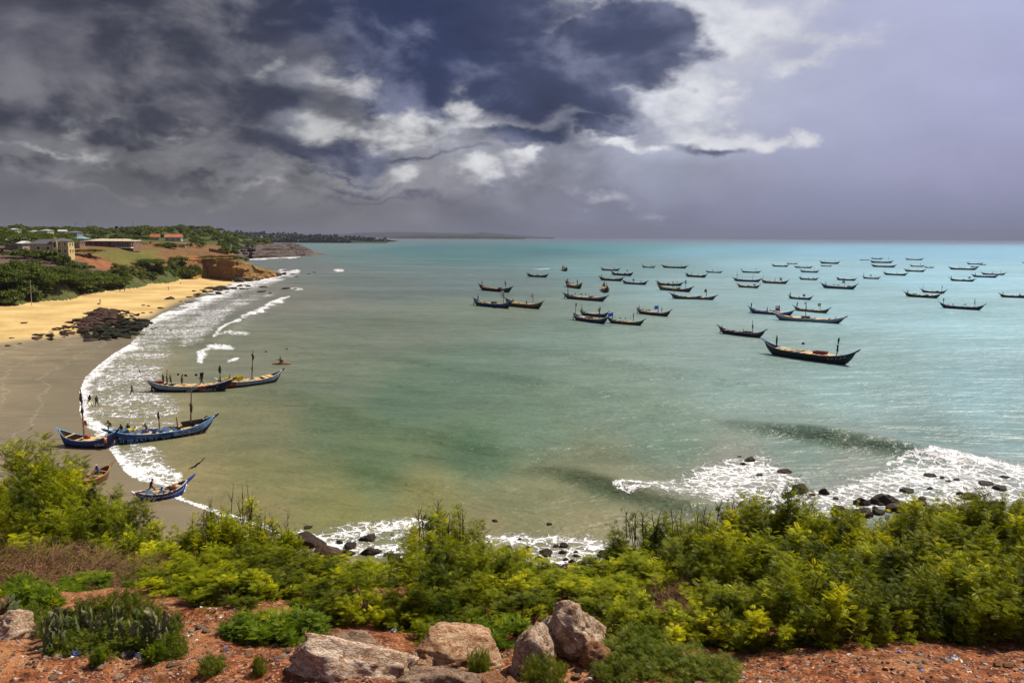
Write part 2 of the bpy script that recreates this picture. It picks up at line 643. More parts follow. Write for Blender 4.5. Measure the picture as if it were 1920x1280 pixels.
def sand_z(P):
    d, s, t = seg_dist(P, SHORE)
    sgn = np.where(inside(P, LAND_POLY), 1.0, -1.0)
    d = d * sgn
    z = np.where(d > 0, 0.012 * np.minimum(d, 40) + 0.035 * np.clip(d - 40, 0, 75), 0.12 * d)
    return np.maximum(z, -5.0), d


# upland profile columns: photo column -> [(distance, height)]
UP = {
    -700: [(230, -5), (250, 3), (275, 11), (310, 16), (330, 17), (500, 21), (700, 26), (1000, 30), (1500, 32)],
    0: [(252, -5), (262, 3.0), (280, 9.5), (312, 14.5), (335, 17.5), (500, 20), (700, 24), (1000, 27), (1500, 30)],
    100: [(275, -5), (287, 3), (300, 9), (325, 14), (340, 17), (450, 18.5), (700, 23), (1000, 27), (1500, 29)],
    170: [(315, -5), (326, 3), (340, 7.5), (365, 12.5), (395, 16.5), (430, 18), (600, 20.5), (900, 26), (1500, 28)],
    220: [(340, -5), (352, 2.6), (366, 8), (390, 13), (420, 17), (450, 18), (600, 20.5), (900, 26), (1500, 28)],
    300: [(385, -5), (396, 2.6), (412, 8), (440, 11.5), (480, 16), (560, 18.5), (650, 20.5), (900, 27.5), (1500, 28)],
    350: [(425, -5), (437, 3), (447, 9.5), (470, 12), (520, 16), (600, 19), (700, 21), (950, 29), (1500, 27)],
    400: [(440, -5), (446, 3), (452, 10.5), (480, 12.5), (540, 15), (650, 18), (1000, 28), (1100, 28), (1500, 22)],
    440: [(440, -5), (448, 2), (456, 10.5), (480, 12), (500, 11.5), (650, 13), (850, 15), (1050, 24), (1100, 25), (1500, 18)],
    465: [(444, -5), (452, 2), (458, 7.5), (480, 8), (500, 3), (560, -3), (820, -3), (850, -2), (868, 11), (950, 15), (1100, 20), (1500, 12)],
    490: [(462, -5), (468, 2), (472, 2.5), (478, 2), (492, -4), (850, -4), (870, 12), (950, 14.5), (1100, 16), (1400, 4)],
    518: [(490, -5), (496, 0), (499, -4), (866, -4), (884, 12), (930, 13), (1100, 12), (1300, -2)],
    535: [(450, -5), (894, -5), (910, 11.5), (960, 12), (1100, 10), (1250, -5)],
    570: [(936, -5), (954, 7.5), (980, 8.5), (1050, 5), (1150, -5)],
    598: [(980, -5), (990, 1.2), (1000, 1.2), (1040, -5)],
    612: [(900, -5), (980, -5)],
}


def upland(P):
    x, y = P[..., 0], P[..., 1]
    u = x / np.maximum(y, 1.0)
    us = np.array([(k - 960) / FPX * 0.995 for k in UP])
    prof = []
    for k, lst in UP.items():
        ys = [a for a, b in lst]; zs = [b for a, b in lst]
        prof.append(np.interp(y, [0] + ys + [ys[-1] + 400], [-5] + zs + [zs[-1] - (0 if k < 430 else 8)]))
    prof = np.array(prof)
    idx = np.clip(np.searchsorted(us, u) - 1, 0, len(us) - 2)
    f = np.clip((u - us[idx]) / (us[idx + 1] - us[idx]), 0, 1)
    flat = prof.reshape(len(us), -1)
    n = np.arange(flat.shape[1]); idf = idx.ravel()
    return (flat[idf, n].reshape(u.shape) * (1 - f) + flat[idf + 1, n].reshape(u.shape) * f)


NEAR_Y = [-60, 3, 8, 12, 16, 20, 24, 28, 33, 38, 44, 50]
NEAR_Z = [17.9, 17.9, 17.75, 17.3, 16.4, 14.9, 12.6, 9.6, 5.2, 1.8, -1.0, -5]


def near_z(P, detail=True):
    x, y = P[..., 0], P[..., 1]
    sh = np.where(x > 0, 0.02 * x, -0.02 * x)
    yy = y + sh + 1.6 * fbm(P * 0.11, 3, seed=3.1) * (y > 14)
    z = np.interp(yy, NEAR_Y, NEAR_Z)
    if detail:
        z = z + 0.55 * fbm(P * 0.35, 4, seed=9) + 0.16 * fbm(P * 1.9, 4, seed=5)
    return z


def ground_z(x, y):
    P = np.array([[x, y]], float)
    if y < 60:
        return float(max(near_z(P)[0], sand_z(P)[0][0]))
    return float(max(upland(P)[0], sand_z(P)[0][0]))


# ------------------------------------------------------------------ land meshes
def wetness(P):
    """1 = wet flat sand, 0 = dry yellow sand; a line along the beach"""
    px, py = project(np.concatenate([P, np.full(P.shape[:-1] + (1,), 0.6)], -1))
    line = np.interp(px, [-900, -300, 0, 60, 150, 220, 280, 330, 400, 450, 480, 530], [690, 660, 640, 632, 622, 604, 590, 566, 545, 527, 518, 512])
    wob = 22 * fbm(P * 0.03, 3, seed=2)
    return sst(py + wob * np.clip((py - 440) / 190, 0.1, 1), line - 10, line + 8)


def build_land():
    # near sheet
    ny, nx = 300, 420
    ys = np.concatenate([np.linspace(-40, 6, 30, endpoint=False), 6 + (76 - 6) * np.linspace(0, 1, ny - 30) ** 1.45])
    us = np.linspace(-1, 1, nx); us = np.sign(us) * (0.55 * np.abs(us) + 0.75 * np.abs(us) ** 3)
    Yg, Ug = np.meshgrid(ys, us, indexing='ij')
    Xg = Ug * (np.maximum(Yg, 0) + 10)
    P = np.stack([Xg, Yg], -1)
    zn = near_z(P); zs, d = sand_z(P)
    zs = zs + 0.05 * fbm(P * 0.25, 3, seed=8) * np.clip(d, 0, 1)
    Z = np.maximum(zn, zs)
    isn = zn > zs + 0.02
    V = np.concatenate([P, Z[..., None]], -1).reshape(-1, 3)
    F = grid_faces(len(ys), nx)
    cat = isn.reshape(-1)[F].sum(1) >= 2
    dd = d.reshape(-1)[F].max(1); keep = cat | (dd > -12)
    # far sheet
    ny2, nx2 = 440, 400
    ys2 = 76 * (1500 / 76) ** np.linspace(0, 1, ny2)
    us2 = np.linspace(-1.05, -0.18, nx2)
    Yf, Uf = np.meshgrid(ys2, us2, indexing='ij')
    P2 = np.stack([Uf * Yf, Yf], -1)
    up = upland(P2); zs2, d2 = sand_z(P2)
    isup0 = up > zs2
    up = up + (1.3 * fbm(P2 * 0.03, 4, seed=4) + 0.5 * fbm(P2 * 0.12, 4, seed=6)) * sst(up, 3, 8)
    Z2 = np.maximum(up, zs2 + 0.25 * fbm(P2 * 0.05, 3, seed=8) * np.clip(d2 / 20, 0, 1))
    V2 = np.concatenate([P2, Z2[..., None]], -1).reshape(-1, 3)
    F2 = grid_faces(ny2, nx2)
    cat2 = (up > zs2 + 0.05).reshape(-1)[F2].sum(1) >= 2
    mz2 = Z2.reshape(-1)[F2].max(1); keep2 = mz2 > -2.5
    return (V, F, cat, keep), (V2, F2, cat2, keep2)


def mat_sand():
    m, n = material('beach_sand')
    p = n.pos()
    wet = n.attr('wet')
    c1 = n.noise(p, 0.06, 5, 0.6); c2 = n.noise(p, 1.2, 5, 0.65); c3 = n.noise(n.v('MULTIPLY', p, (0.35, 1.6, 1)), 0.35, 4, 0.6)
    dry = n.mix(n.smooth(n.m('ADD', n.m('MULTIPLY', c1, 0.7), n.m('MULTIPLY', c2, 0.3)), 0.36, 0.64), (0.38, 0.25, 0.085), (0.58, 0.41, 0.165))
    # tide wrack and footprints
    spk = n.smooth(n.noise(n.v('MULTIPLY', p, (1, .4, 1)), 0.9, 6, 0.7), 0.60, 0.72)
    dry = n.mix(n.m('MULTIPLY', spk, 0.55), dry, (0.15, 0.085, 0.035))
    wetc = n.mix(n.smooth(c3, 0.35, 0.65), (0.180, 0.143, 0.085), (0.270, 0.212, 0.125))
    wetc = n.mix(n.smooth(n.noise(p, 0.028, 4, .6), .42, .6), wetc, (0.22, 0.175, 0.105))
    col = n.mix(wet, dry, wetc)
    dw = n.attr('dw')
    for d0, wd, k in ((7.0, .35, .5), (13.0, .3, .35), (21.0, .45, .4), (30.0, .3, .25)):     # lines left by the last swashes
        ln = n.smooth(n.m('ABSOLUTE', n.m('SUBTRACT', n.m('ADD', dw, n.m('MULTIPLY', n.noise(p, .25, 3, .6), 5.0)), d0 + 2.5)), 0.0, wd, k, 0)
        col = n.mix(n.m('MULTIPLY', ln, wet), col, (0.36, 0.33, 0.25))
    film = n.m('MULTIPLY', n.smooth(n.m('ADD', dw, n.m('MULTIPLY', n.noise(p, .08, 3, .6), 26.0)), 14.0, 34.0, 1.0, 0.0), wet)     # sheet of water draining off
    col = n.mix(n.m('MULTIPLY', film, .35), col, (0.125, 0.108, 0.064))
    foot = n.smooth(n.voro(n.v('MULTIPLY', p, (1, .7, 1)), 1.1), .10, .22, 1, 0)
    col = n.mix(n.m('MULTIPLY', n.m('MULTIPLY', foot, n.smooth(n.noise(p, .10, 3, .6), .5, .6)), .38), col, (0.10, .075, .045))
    rough = n.m('SUBTRACT', 0.9, n.m('ADD', n.m('MULTIPLY', wet, 0.50), n.m('MULTIPLY', film, 0.22)))
    finish(n, col, rough, n.bump(n.m('ADD', c2, n.m('MULTIPLY', c3, 0.5)), 0.5, 0.12), 0.3)
    return m


def mat_redsoil():
    m, n = material('red_laterite_soil')
    p = n.pos()
    a = n.noise(p, 0.5, 6, 0.62); b = n.noise(p, 4.0, 6, 0.65); c = n.noise(p, 22, 4, 0.6)
    v = n.voro(p, 9.0); v2 = n.voro(n.v('ADD', p, n.scale(n.noise(p, 3, 2, .5, color=True), .4)), 22.0, out='Color')
    col = n.mix(n.smooth(b, 0.35, 0.65), (0.09, 0.028, 0.011), (0.30, 0.095, 0.032))
    col = n.mix(n.smooth(a, 0.45, 0.7), col, (0.36, 0.16, 0.065))
    vs = n.sep(v2)
    col = n.mix(n.m('MULTIPLY', n.smooth(vs[0], 0.80, 0.9), 0.7), col, (0.42, 0.27, 0.18))
    col = n.mix(n.m('MULTIPLY', n.smooth(vs[1], 0.86, 0.95), 0.7), col, (0.06, 0.025, 0.015))
    h = n.m('ADD', n.m('MULTIPLY', b, 1.0), n.m('ADD', n.m('MULTIPLY', c, 0.3), n.m('MULTIPLY', n.smooth(v, 0, 0.35, 0.35, 0), 1)))
    finish(n, col, 0.92, n.bump(h, 0.9, 0.16), 0.15)
    return m


def mat_hill():
    m, n = material('hillside_ground')
    p = n.pos()
    col0 = n.attr('gcol', 'Color')
    a = n.noise(p, 0.035, 6, 0.65); b = n.noise(p, 0.22, 6, 0.65); c = n.noise(p, 1.3, 4, 0.65)
    k = n.m('ADD', n.m('MULTIPLY', b, 0.6), n.m('MULTIPLY', c, 0.4))
    col = n.mix(1.0, col0, n.xyz(*[n.smooth(k, 0.30, 0.70, 0.55, 1.45)] * 3), 'MULTIPLY')
    g = n.mix(n.smooth(c, 0.4, 0.6), (0.030, 0.050, 0.012), (0.075, 0.095, 0.020))
    col = n.mix(n.m('MULTIPLY', n.smooth(n.m('ADD', n.m('MULTIPLY', a, 0.55), n.m('MULTIPLY', b, 0.45)), 0.50, 0.58), n.attr('veg')), col, g)
    finish(n, col, 0.95, n.bump(n.m('ADD', b, n.m('MULTIPLY', c, 0.5)), 0.8, 0.8), 0.1)
    return m


def subset(V, F, keep, **at):
    F = F[keep]
    used = np.unique(F)
    remap = np.full(len(V), -1); remap[used] = np.arange(len(used))
    return V[used], remap[F], {k: v[used] for k, v in at.items()}


(nV, nF, nC, nK), (fV, fF, fC, fK) = build_land()
v, f, _ = subset(nV, nF, nC & nK)
tag(link('ground', np_mesh('ground', v, f, [mat_redsoil()])), kind='structure')
v1, f1, _ = subset(nV, nF, ~nC & nK)
v2, f2, _ = subset(fV, fF, ~fC & fK)
bv = np.concatenate([v1, v2]); bf = np.concatenate([f1, f2 + len(v1)])
tag(link('beach', np_mesh('beach', bv, bf, [mat_sand()], attrs={'wet': wetness(bv[:, :2]), 'dw': sand_z(bv[:, :2])[1] + 9 * fbm(bv[:, :2] * .035, 3, seed=14)})), kind='structure')

# hillside with patches of bare red soil, dry field and green scrub
v, f, _ = subset(fV, fF, fC & fK)
hpx, hpy = project(v)
gc = np.tile(np.array([0.075, 0.080, 0.026]), (len(v), 1)); veg = np.full(len(v), 1.0)


def patch(poly, col, vg, soft=4):
    global gc, veg
    P = np.stack([hpx, hpy], -1)
    d, _, _ = seg_dist(P, list(poly) + [poly[0]])
    d = np.where(inside(P, poly), d, -d) + 5 * fbm(v[:, :2] * 0.06, 3, seed=1)
    w = sst(d, -soft, soft)
    gc = gc * (1 - w[:, None]) + np.array(col) * w[:, None]
    veg = veg * (1 - w) + vg * w


patch([(-60, 452), (40, 464), (118, 476), (200, 505), (235, 530), (100, 540), (-60, 530)], (0.105, 0.068, 0.056), 0.10, 2)
patch([(100, 462), (200, 458), (330, 452), (420, 460), (452, 480), (430, 500), (330, 505), (240, 512), (180, 505)], (0.165, 0.085, 0.038), 0.34, 3)
patch([(170, 470), (250, 466), (300, 470), (290, 490), (230, 500)], (0.13, 0.11, 0.030), 0.5, 5)
patch([(145, 477), (200, 490), (245, 508), (225, 510), (180, 500), (140, 484)], (0.24, 0.095, 0.045), 0.0, 2)
patch([(400, 486), (525, 500), (540, 520), (340, 530)], (0.26, 0.15, 0.045), 0.25, 2)
patch([(430, 456), (612, 470), (612, 490), (450, 490)], (0.085, 0.070, 0.060), 0.1, 1.5)
patch([(330, 480), (420, 478), (440, 492), (360, 492)], (0.26, 0.10, 0.035), 0.25, 3)
tag(link('hillside', np_mesh('hillside', v, f, [mat_hill()], attrs={'veg': veg}, colors={'gcol': gc})), kind='structure')

# ------------------------------------------------------------------ water sheet
CMAP = [  # photo column, row, colour of the water body there (turbidity; painted haze in the last row), sRGB
    (60, 720, (150, 138, 108)), (250, 700, (138, 134, 108)), (450, 680, (118, 122, 104)), (420, 560, (122, 122, 114)),
    (560, 560, (116, 118, 108)), (560, 500, (108, 116, 114)), (500, 485, (108, 118, 118)), (300, 800, (140, 134, 100)), (500, 800, (120, 120, 90)), (350, 900, (140, 130, 92)),
    (500, 900, (116, 118, 76)), (480, 950, (134, 124, 84)), (640, 950, (120, 120, 72)), (700, 880, (86, 108, 72)), (620, 800, (92, 110, 80)), (620, 720, (104, 116, 96)),
    (800, 950, (124, 122, 74)), (900, 1020, (128, 120, 84)), (1100, 1020, (128, 122, 88)), (1000, 940, (118, 120, 84)),
    (1120, 900, (112, 116, 84)), (900, 850, (78, 106, 76)), (760, 760, (84, 110, 86)), (900, 700, (92, 116, 98)), (760, 620, (108, 118, 102)),
    (900, 590, (108, 122, 106)), (720, 540, (102, 114, 110)), (880, 530, (98, 118, 118)), (700, 490, (96, 122, 122)), (850, 480, (74, 118, 120)), (800, 465, (68, 116, 122)),
    (650, 462, (106, 132, 132)), (1000, 470, (64, 118, 124)), (1150, 465, (78, 138, 148)), (1150, 500, (102, 140, 144)), (1050, 640, (108, 130, 118)), (1200, 640, (120, 142, 132)),
    (1350, 470, (102, 160, 182)), (1600, 470, (116, 176, 204)), (1850, 470, (120, 180, 212)), (1500, 500, (130, 176, 192)), (1800, 520, (136, 188, 208)),
    (1350, 540, (124, 158, 164)), (1600, 570, (130, 172, 182)), (1850, 600, (132, 178, 190)), (1300, 640, (124, 148, 144)), (1600, 720, (124, 158, 160)),
    (1850, 740, (124, 164, 174)), (1400, 720, (116, 144, 138)), (1150, 740, (108, 130, 114)), (1000, 800, (98, 122, 100)), (1250, 820, (102, 126, 108)), (1500, 830, (108, 132, 122)),
    (1750, 830, (104, 132, 128)), (1900, 820, (112, 146, 148)), (1400, 900, (132, 132, 118)), (1600, 900, (128, 136, 128)), (1850, 920, (126, 132, 134)), (1300, 960, (122, 122, 96)), (1200, 970, (124, 122, 92)),
    (960, 446, (112, 122, 138)), (700, 447, (112, 120, 130)), (1400, 447.5, (100, 116, 142)), (1900, 451, (96, 112, 142)), (1200, 447, (104, 118, 140)), (1650, 449, (98, 114, 142)),  # horizon rows: distant haze and cloud shade painted into the sea colour
]


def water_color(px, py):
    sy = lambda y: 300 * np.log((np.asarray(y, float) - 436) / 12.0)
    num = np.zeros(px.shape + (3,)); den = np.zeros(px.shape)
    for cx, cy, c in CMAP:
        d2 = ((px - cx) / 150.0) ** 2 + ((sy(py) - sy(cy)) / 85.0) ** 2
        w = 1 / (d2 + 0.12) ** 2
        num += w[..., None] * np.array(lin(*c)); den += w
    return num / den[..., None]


STROKES = [  # (points, half width px, strength)
    ([(252, 646), (228, 655), (205, 672), (185, 688), (166, 708), (157, 725), (155, 748), (157, 772), (168, 792), (196, 812)], 13, .88),
    ([(215, 838), (222, 852), (240, 868), (262, 884), (290, 894), (318, 912), (338, 922)], 15, .85),
    ([(216, 858), (240, 880), (268, 893)], 9, 0.9), ([(290, 876), (318, 880), (330, 893), (326, 905)], 12, 0.75), ([(250, 838), (285, 842)], 8, 0.6),
    ([(325, 935), (350, 943), (395, 960), (440, 972), (500, 988), (550, 1008), (600, 1024)], 7, 0.95),
    ([(560, 1002), (600, 1012), (640, 1022), (700, 1030), (770, 1038)], 16, 0.72), ([(640, 1000), (720, 988), (800, 985)], 14, 0.55),
    ([(528, 514), (480, 524), (440, 538), (400, 555), (350, 578), (300, 596), (276, 610)], 9, .85),
    ([(540, 512), (560, 508)], 4, .8), ([(628, 507), (645, 508)], 2, .9), ([(460, 486), (510, 484), (560, 481)], 2.0, .9), ([(545, 541), (565, 542)], 2, .7),
    ([(374, 676), (378, 664), (392, 655), (412, 650), (432, 650)], 6, 0.84), ([(404, 634), (412, 622), (428, 609), (450, 603)], 3.2, 1.1), ([(404, 634), (420, 628), (465, 624)], 3, .6),
    ([(456, 596), (472, 590), (492, 583), (508, 570), (528, 564)], 4.5, 0.84), ([(520, 562), (542, 556)], 2.2, 1.0), ([(430, 676), (446, 674)], 3, 1.0),
    ([(126, 648), (132, 656), (138, 668)], 3, 0.9), ([(120, 684), (130, 677)], 2.5, .9), ([(165, 684), (176, 676)], 4, .8), ([(190, 668), (212, 658), (232, 657)], 4, .9),
    ([(128, 648), (160, 655), (196, 660)], 7, 0.55),
    ([(30, 855), (90, 850), (150, 845), (205, 850)], 14, 0.42), ([(160, 868), (215, 880), (240, 890)], 6, .5),
    ([(1152, 924), (1180, 932), (1215, 930)], 5, 1.0), ([(1150, 922), (1200, 918), (1260, 905)], 8, .6),
    ([(1740, 862), (1800, 868), (1860, 868), (1920, 880), (2100, 890)], 9, .9), ([(1660, 872), (1700, 862), (1740, 864)], 6, .6),
    ([(920, 1015), (1000, 1018), (1050, 1010), (1120, 1022)], 15, .55), ([(880, 1040), (1000, 1050), (1090, 1040), (1160, 1040)], 14, .55), ([(1100, 1010), (1150, 1030)], 10, .6),
    ([(1000, 505), (1030, 504)], 1.0, .4),
]
AREAS = [
    ([(160, 715), (185, 690), (250, 650), (300, 640), (330, 670), (300, 700), (300, 735), (340, 760), (320, 812), (260, 825), (190, 805), (160, 780)], 0.27, 18),
    ([(235, 648), (285, 600), (360, 572), (440, 540), (530, 515), (520, 530), (440, 556), (400, 575), (350, 600), (330, 640), (280, 655)], 0.30, 9),
    ([(330, 610), (440, 560), (520, 548), (440, 580), (380, 640), (340, 650)], 0.34, 10),
    ([(430, 520), (470, 514), (540, 508), (560, 512), (500, 530), (440, 545)], .6, 4),
    ([(1165, 925), (1260, 905), (1370, 858), (1420, 852), (1470, 880), (1540, 915), (1640, 890), (1700, 868), (1800, 868), (1920, 868), (2300, 880), (2300, 960), (1920, 955), (1500, 975), (1400, 950), (1290, 945)], 0.50, 20),
    ([(540, 1000), (700, 975), (810, 980), (820, 1045), (640, 1045)], .34, 12),
    ([(900, 1000), (1160, 1005), (1180, 1050), (1090, 1080), (900, 1050)], .33, 16),
    ([(215, 838), (290, 838), (320, 870), (340, 900), (330, 925), (250, 880)], .40, 12),
]
SWELLS = [  # crest polylines (px), height m, width m
    ([(1000, 872), (1080, 888), (1160, 918), (1240, 940), (1330, 960), (1440, 975)], 0.95, 1.9),
    ([(1360, 790), (1450, 806), (1560, 824), (1660, 842), (1760, 860), (1880, 880)], 1.45, 2.3),
    ([(370, 676), (380, 660), (420, 630), (470, 590), (530, 562)], 0.75, 2.2),
    ([(700, 660), (900, 700), (1100, 730), (1300, 760)], 0.75, 4.0), ([(520, 720), (700, 790), (900, 830), (1000, 870)], 0.65, 3.2),
    ([(900, 640), (1100, 670), (1300, 700), (1500, 740)], 0.75, 4.5), ([(600, 850), (760, 900), (900, 940)], 0.5, 2.4), ([(1000, 520), (1300, 560), (1700, 640), (1920, 680)], 0.4, 8),
]


def build_sea():
    rows = np.concatenate([np.linspace(1125, 640, 215, endpoint=False), np.linspace(640, 455, 130, endpoint=False)])
    Yr = [float(gp(960.0, r)[1]) for r in rows]
    Yr = np.concatenate([Yr, np.geomspace(Yr[-1] * 1.02, 14800, 60)])
    us = np.linspace(-1, 1, 560); us = np.sign(us) * (0.66 * np.abs(us) + 0.6 * np.abs(us) ** 4)
    Yg, Ug = np.meshgrid(Yr, us, indexing='ij')
    P = np.stack([Ug * Yg, Yg], -1)
    P3 = np.concatenate([P, np.zeros(P.shape[:2] + (1,))], -1)
    px, py = project(P3)
    PX = np.stack([px, py], -1)
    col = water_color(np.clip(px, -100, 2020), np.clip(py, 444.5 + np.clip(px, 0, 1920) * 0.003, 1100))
    foam = np.zeros(px.shape)
    wob = np.stack([fbm(P * 0.25, 3, seed=21), fbm(P * 0.25, 3, seed=45)], -1)
    for pts, w, k in STROKES:
        d, s, t = seg_dist(PX + wob * min(26, 2.2 * w), pts)
        foam = np.maximum(foam, k * (1 - sst(d, 0.15 * w, 1.25 * w)))
    for poly, k, soft in AREAS:
        d, s, t = seg_dist(PX + wob * 16, list(poly) + [poly[0]])
        d = np.where(inside(PX + wob * 16, poly), d, -d)
        foam = np.maximum(foam, k * sst(d, -soft, soft))
    z = 0.05 * fbm(P * np.array([0.05, 0.16]), 3, seed=31) * 2
    for pts, h, w in SWELLS:
        c = gp(*np.array(pts, float).T)[:, :2]
        d, s, t = seg_dist(P, c)
        ds = d * s
        if h > 1.4 or h == .95:     # shade of the steep wave face painted into the water colour, dark green
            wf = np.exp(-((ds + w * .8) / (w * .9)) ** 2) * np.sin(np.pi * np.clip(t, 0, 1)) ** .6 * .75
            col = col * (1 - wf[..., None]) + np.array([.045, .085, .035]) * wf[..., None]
        prof = np.where(ds > 0, np.exp(-(ds / (w * 2.2)) ** 2), np.exp(-(ds / (w * 0.85)) ** 2))
        z = z + h * prof * np.sin(np.pi * np.clip(t, 0, 1)) ** 0.7 * (1 + 0.25 * fbm(P * 0.12, 2, seed=50))
    # wave ridges running to the shore, fading offshore
    sz, dsh = sand_z(P[:260])
    fade = np.clip(-dsh / 6, 0, 1)
    z[:260] *= fade
    z = z - 0.0
    F = grid_faces(len(Yr), len(us))
    keep = np.ones(len(F), bool)
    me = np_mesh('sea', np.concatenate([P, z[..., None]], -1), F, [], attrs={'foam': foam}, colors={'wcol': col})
    return me


def mat_sea():
    m, n = material('sea_water')
    p = n.pos()
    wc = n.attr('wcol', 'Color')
    foam = n.attr('foam')
    # colour of the water body, mottled by sand in suspension and by cats' paws
    big = n.noise(n.v('MULTIPLY', p, (0.5, 1.4, 1)), 0.018, 5, 0.6)
    mid = n.noise(n.v('MULTIPLY', p, (0.6, 1.3, 1)), 0.16, 5, 0.65)
    k = n.m('ADD', n.m('MULTIPLY', big, 0.55), n.m('MULTIPLY', mid, 0.45))
    body = n.mix(1.0, wc, n.xyz(n.smooth(k, 0.3, 0.7, 0.50, 0.92), n.smooth(k, 0.3, 0.7, 0.55, 0.88), n.smooth(k, 0.3, 0.7, 0.50, 0.86)), 'MULTIPLY')
    # ripples
    dist = n.m('SQRT', n.v('DOT_PRODUCT', p, p))
    r1 = n.noise(n.v('MULTIPLY', p, (0.55, 1.0, 1)), 1.5, 4, 0.62, dist=0.6)
    r2 = n.noise(n.v('MULTIPLY', p, (0.45, 1.0, 1)), 0.35, 4, 0.6, dist=0.4)
    r3 = n.noise(n.v('MULTIPLY', p, (0.35, 1.0, 1)), 0.07, 3, 0.6, dist=0.3)
    h = n.m('ADD', n.m('MULTIPLY', r1, 0.13), n.m('ADD', n.m('MULTIPLY', r2, 0.62), n.m('MULTIPLY', r3, 1.3)))
    # foam lace
    wv = n.v('ADD', p, n.scale(n.v('SUBTRACT', n.noise(p, 0.9, 4, 0.6, color=True), (.5, .5, .5)), 1.7))
    e1 = n.voro(wv, 0.75, 'DISTANCE_TO_EDGE'); e2 = n.voro(wv, 2.1, 'DISTANCE_TO_EDGE')
    lace = n.m('MAXIMUM', n.smooth(e1, 0.0, 0.17, 1, 0), n.m('MULTIPLY', n.smooth(e2, 0.0, 0.17, 1, 0), 0.78))
    fb = n.noise(n.v('MULTIPLY', p, (0.6, 1.2, 1)), 0.55, 6, 0.72)
    fb2 = n.noise(p, 5.0, 3, 0.7)
    L = n.m('ADD', n.m('MULTIPLY', lace, 0.80), n.m('ADD', n.m('MULTIPLY', n.m('SUBTRACT', fb, 0.42), 1.15), n.m('ADD', n.m('MULTIPLY', n.m('SUBTRACT', fb2, 0.5), 0.30), n.m('MULTIPLY', n.m('SUBTRACT', n.noise(n.v('MULTIPLY', p, (.5, 1.3, 1)), .11, 4, .6), .5), 1.1))))
    fm = n.smooth(n.m('ADD', L, n.m('MULTIPLY', foam, 0.95)), 0.86, 1.14)
    fm = n.m('MULTIPLY', fm, n.smooth(foam, 0.04, 0.22))
    milky = n.m('MULTIPLY', n.smooth(foam, 0.1, 0.9), 0.26)
    body = n.mix(milky, body, (0.42, 0.42, 0.36))
    col = n.mix(fm, body, (0.68, 0.68, 0.68))
    rough = n.m('ADD', n.m('MULTIPLY', fm, 0.5), 0.38)
    hb = n.m('ADD', h, n.m('MULTIPLY', fm, 0.15))
    b = finish(n, col, rough, n.bump(hb, 1.0, 1.35), 0.42)
    nt_s = n.m('SUBTRACT', 0.30, n.m('MULTIPLY', fm, 0.2))
    n.put(b.inputs['Specular IOR Level'], nt_s)
    return m


sea = link('sea', build_sea())
sea.data.materials.append(mat_sea())
tag(sea, kind='structure')

# ================================================================== ROCK, CLIFFS, FAR LAND
def mat_rock(name, c_dark, c_mid, c_light, sc=1.0, strata=0.0, spots=None, rough=0.9, moss=None, bs=1.0):
    m, n = material(name)
    p = n.obj()
    q = n.v('MULTIPLY', p, (sc, sc, sc * (1 + 5 * strata)))
    a = n.noise(q, 1.4, 6, 0.65, dist=0.6); b = n.noise(q, 6.0, 6, 0.7, dist=0.3); c = n.noise(q, 26, 4, 0.65)
    col = n.ramp(n.m('ADD', n.m('MULTIPLY', a, 0.55), n.m('MULTIPLY', b, 0.45)), [(0.34, c_dark), (0.45, c_mid), (0.57, c_light)])
    col = n.mix(n.smooth(c, 0.52, 0.68, 0, 0.55), col, c_dark)
    if spots: col = n.mix(n.smooth(n.noise(p, 3.2 * sc, 5, 0.7, dist=1.0), 0.53, 0.62, 0, 0.85), col, spots)
    if moss:
        up = n.sep(n.new('ShaderNodeNewGeometry').outputs['Normal'])[2]
        col = n.mix(n.m('MULTIPLY', n.smooth(up, 0.3, 0.8), n.smooth(n.noise(p, 2.2 * sc, 4, .6), .45, .6)), col, moss)
    v_ = n.voro(n.v('ADD', q, n.scale(n.noise(q, 2.0, 3, .6, color=True), .5)), 1.6, 'DISTANCE_TO_EDGE')
    crack = n.smooth(v_, 0.0, 0.05)
    h = n.m('ADD', n.m('ADD', n.m('MULTIPLY', b, 0.8), n.m('MULTIPLY', c, 0.22)), n.m('MULTIPLY', crack, 0.16))
    finish(n, col, rough, n.bump(h, 1.0, 0.16 / sc * bs), 0.2)
    return m


M_GOLD = mat_rock('sandstone', (0.045, 0.020, 0.008), (0.24, 0.115, 0.032), (0.50, 0.30, 0.10), 0.20, 2.2)
M_HEAD = mat_rock('headland_rock', (0.028, 0.022, 0.020), (0.095, 0.070, 0.062), (0.17, 0.125, 0.11), 0.10, 0.3)
M_SEAROCK = mat_rock('wet_rock', (0.008, 0.006, 0.006), (0.026, 0.015, 0.011), (0.060, 0.032, 0.018), 1.1, 0.0, rough=0.6, moss=(0.030, 0.026, 0.006))
M_SLABRED = mat_rock('slab_rock', (0.016, 0.009, 0.007), (0.060, 0.032, 0.022), (0.125, 0.072, 0.048), 0.6, 0.0)
M_SLABDARK = mat_rock('dark_slab_rock', (0.006, 0.006, 0.005), (0.020, 0.018, 0.012), (0.040, 0.034, 0.018), 0.6, 0.0, rough=0.6, moss=(0.030, 0.034, 0.008))


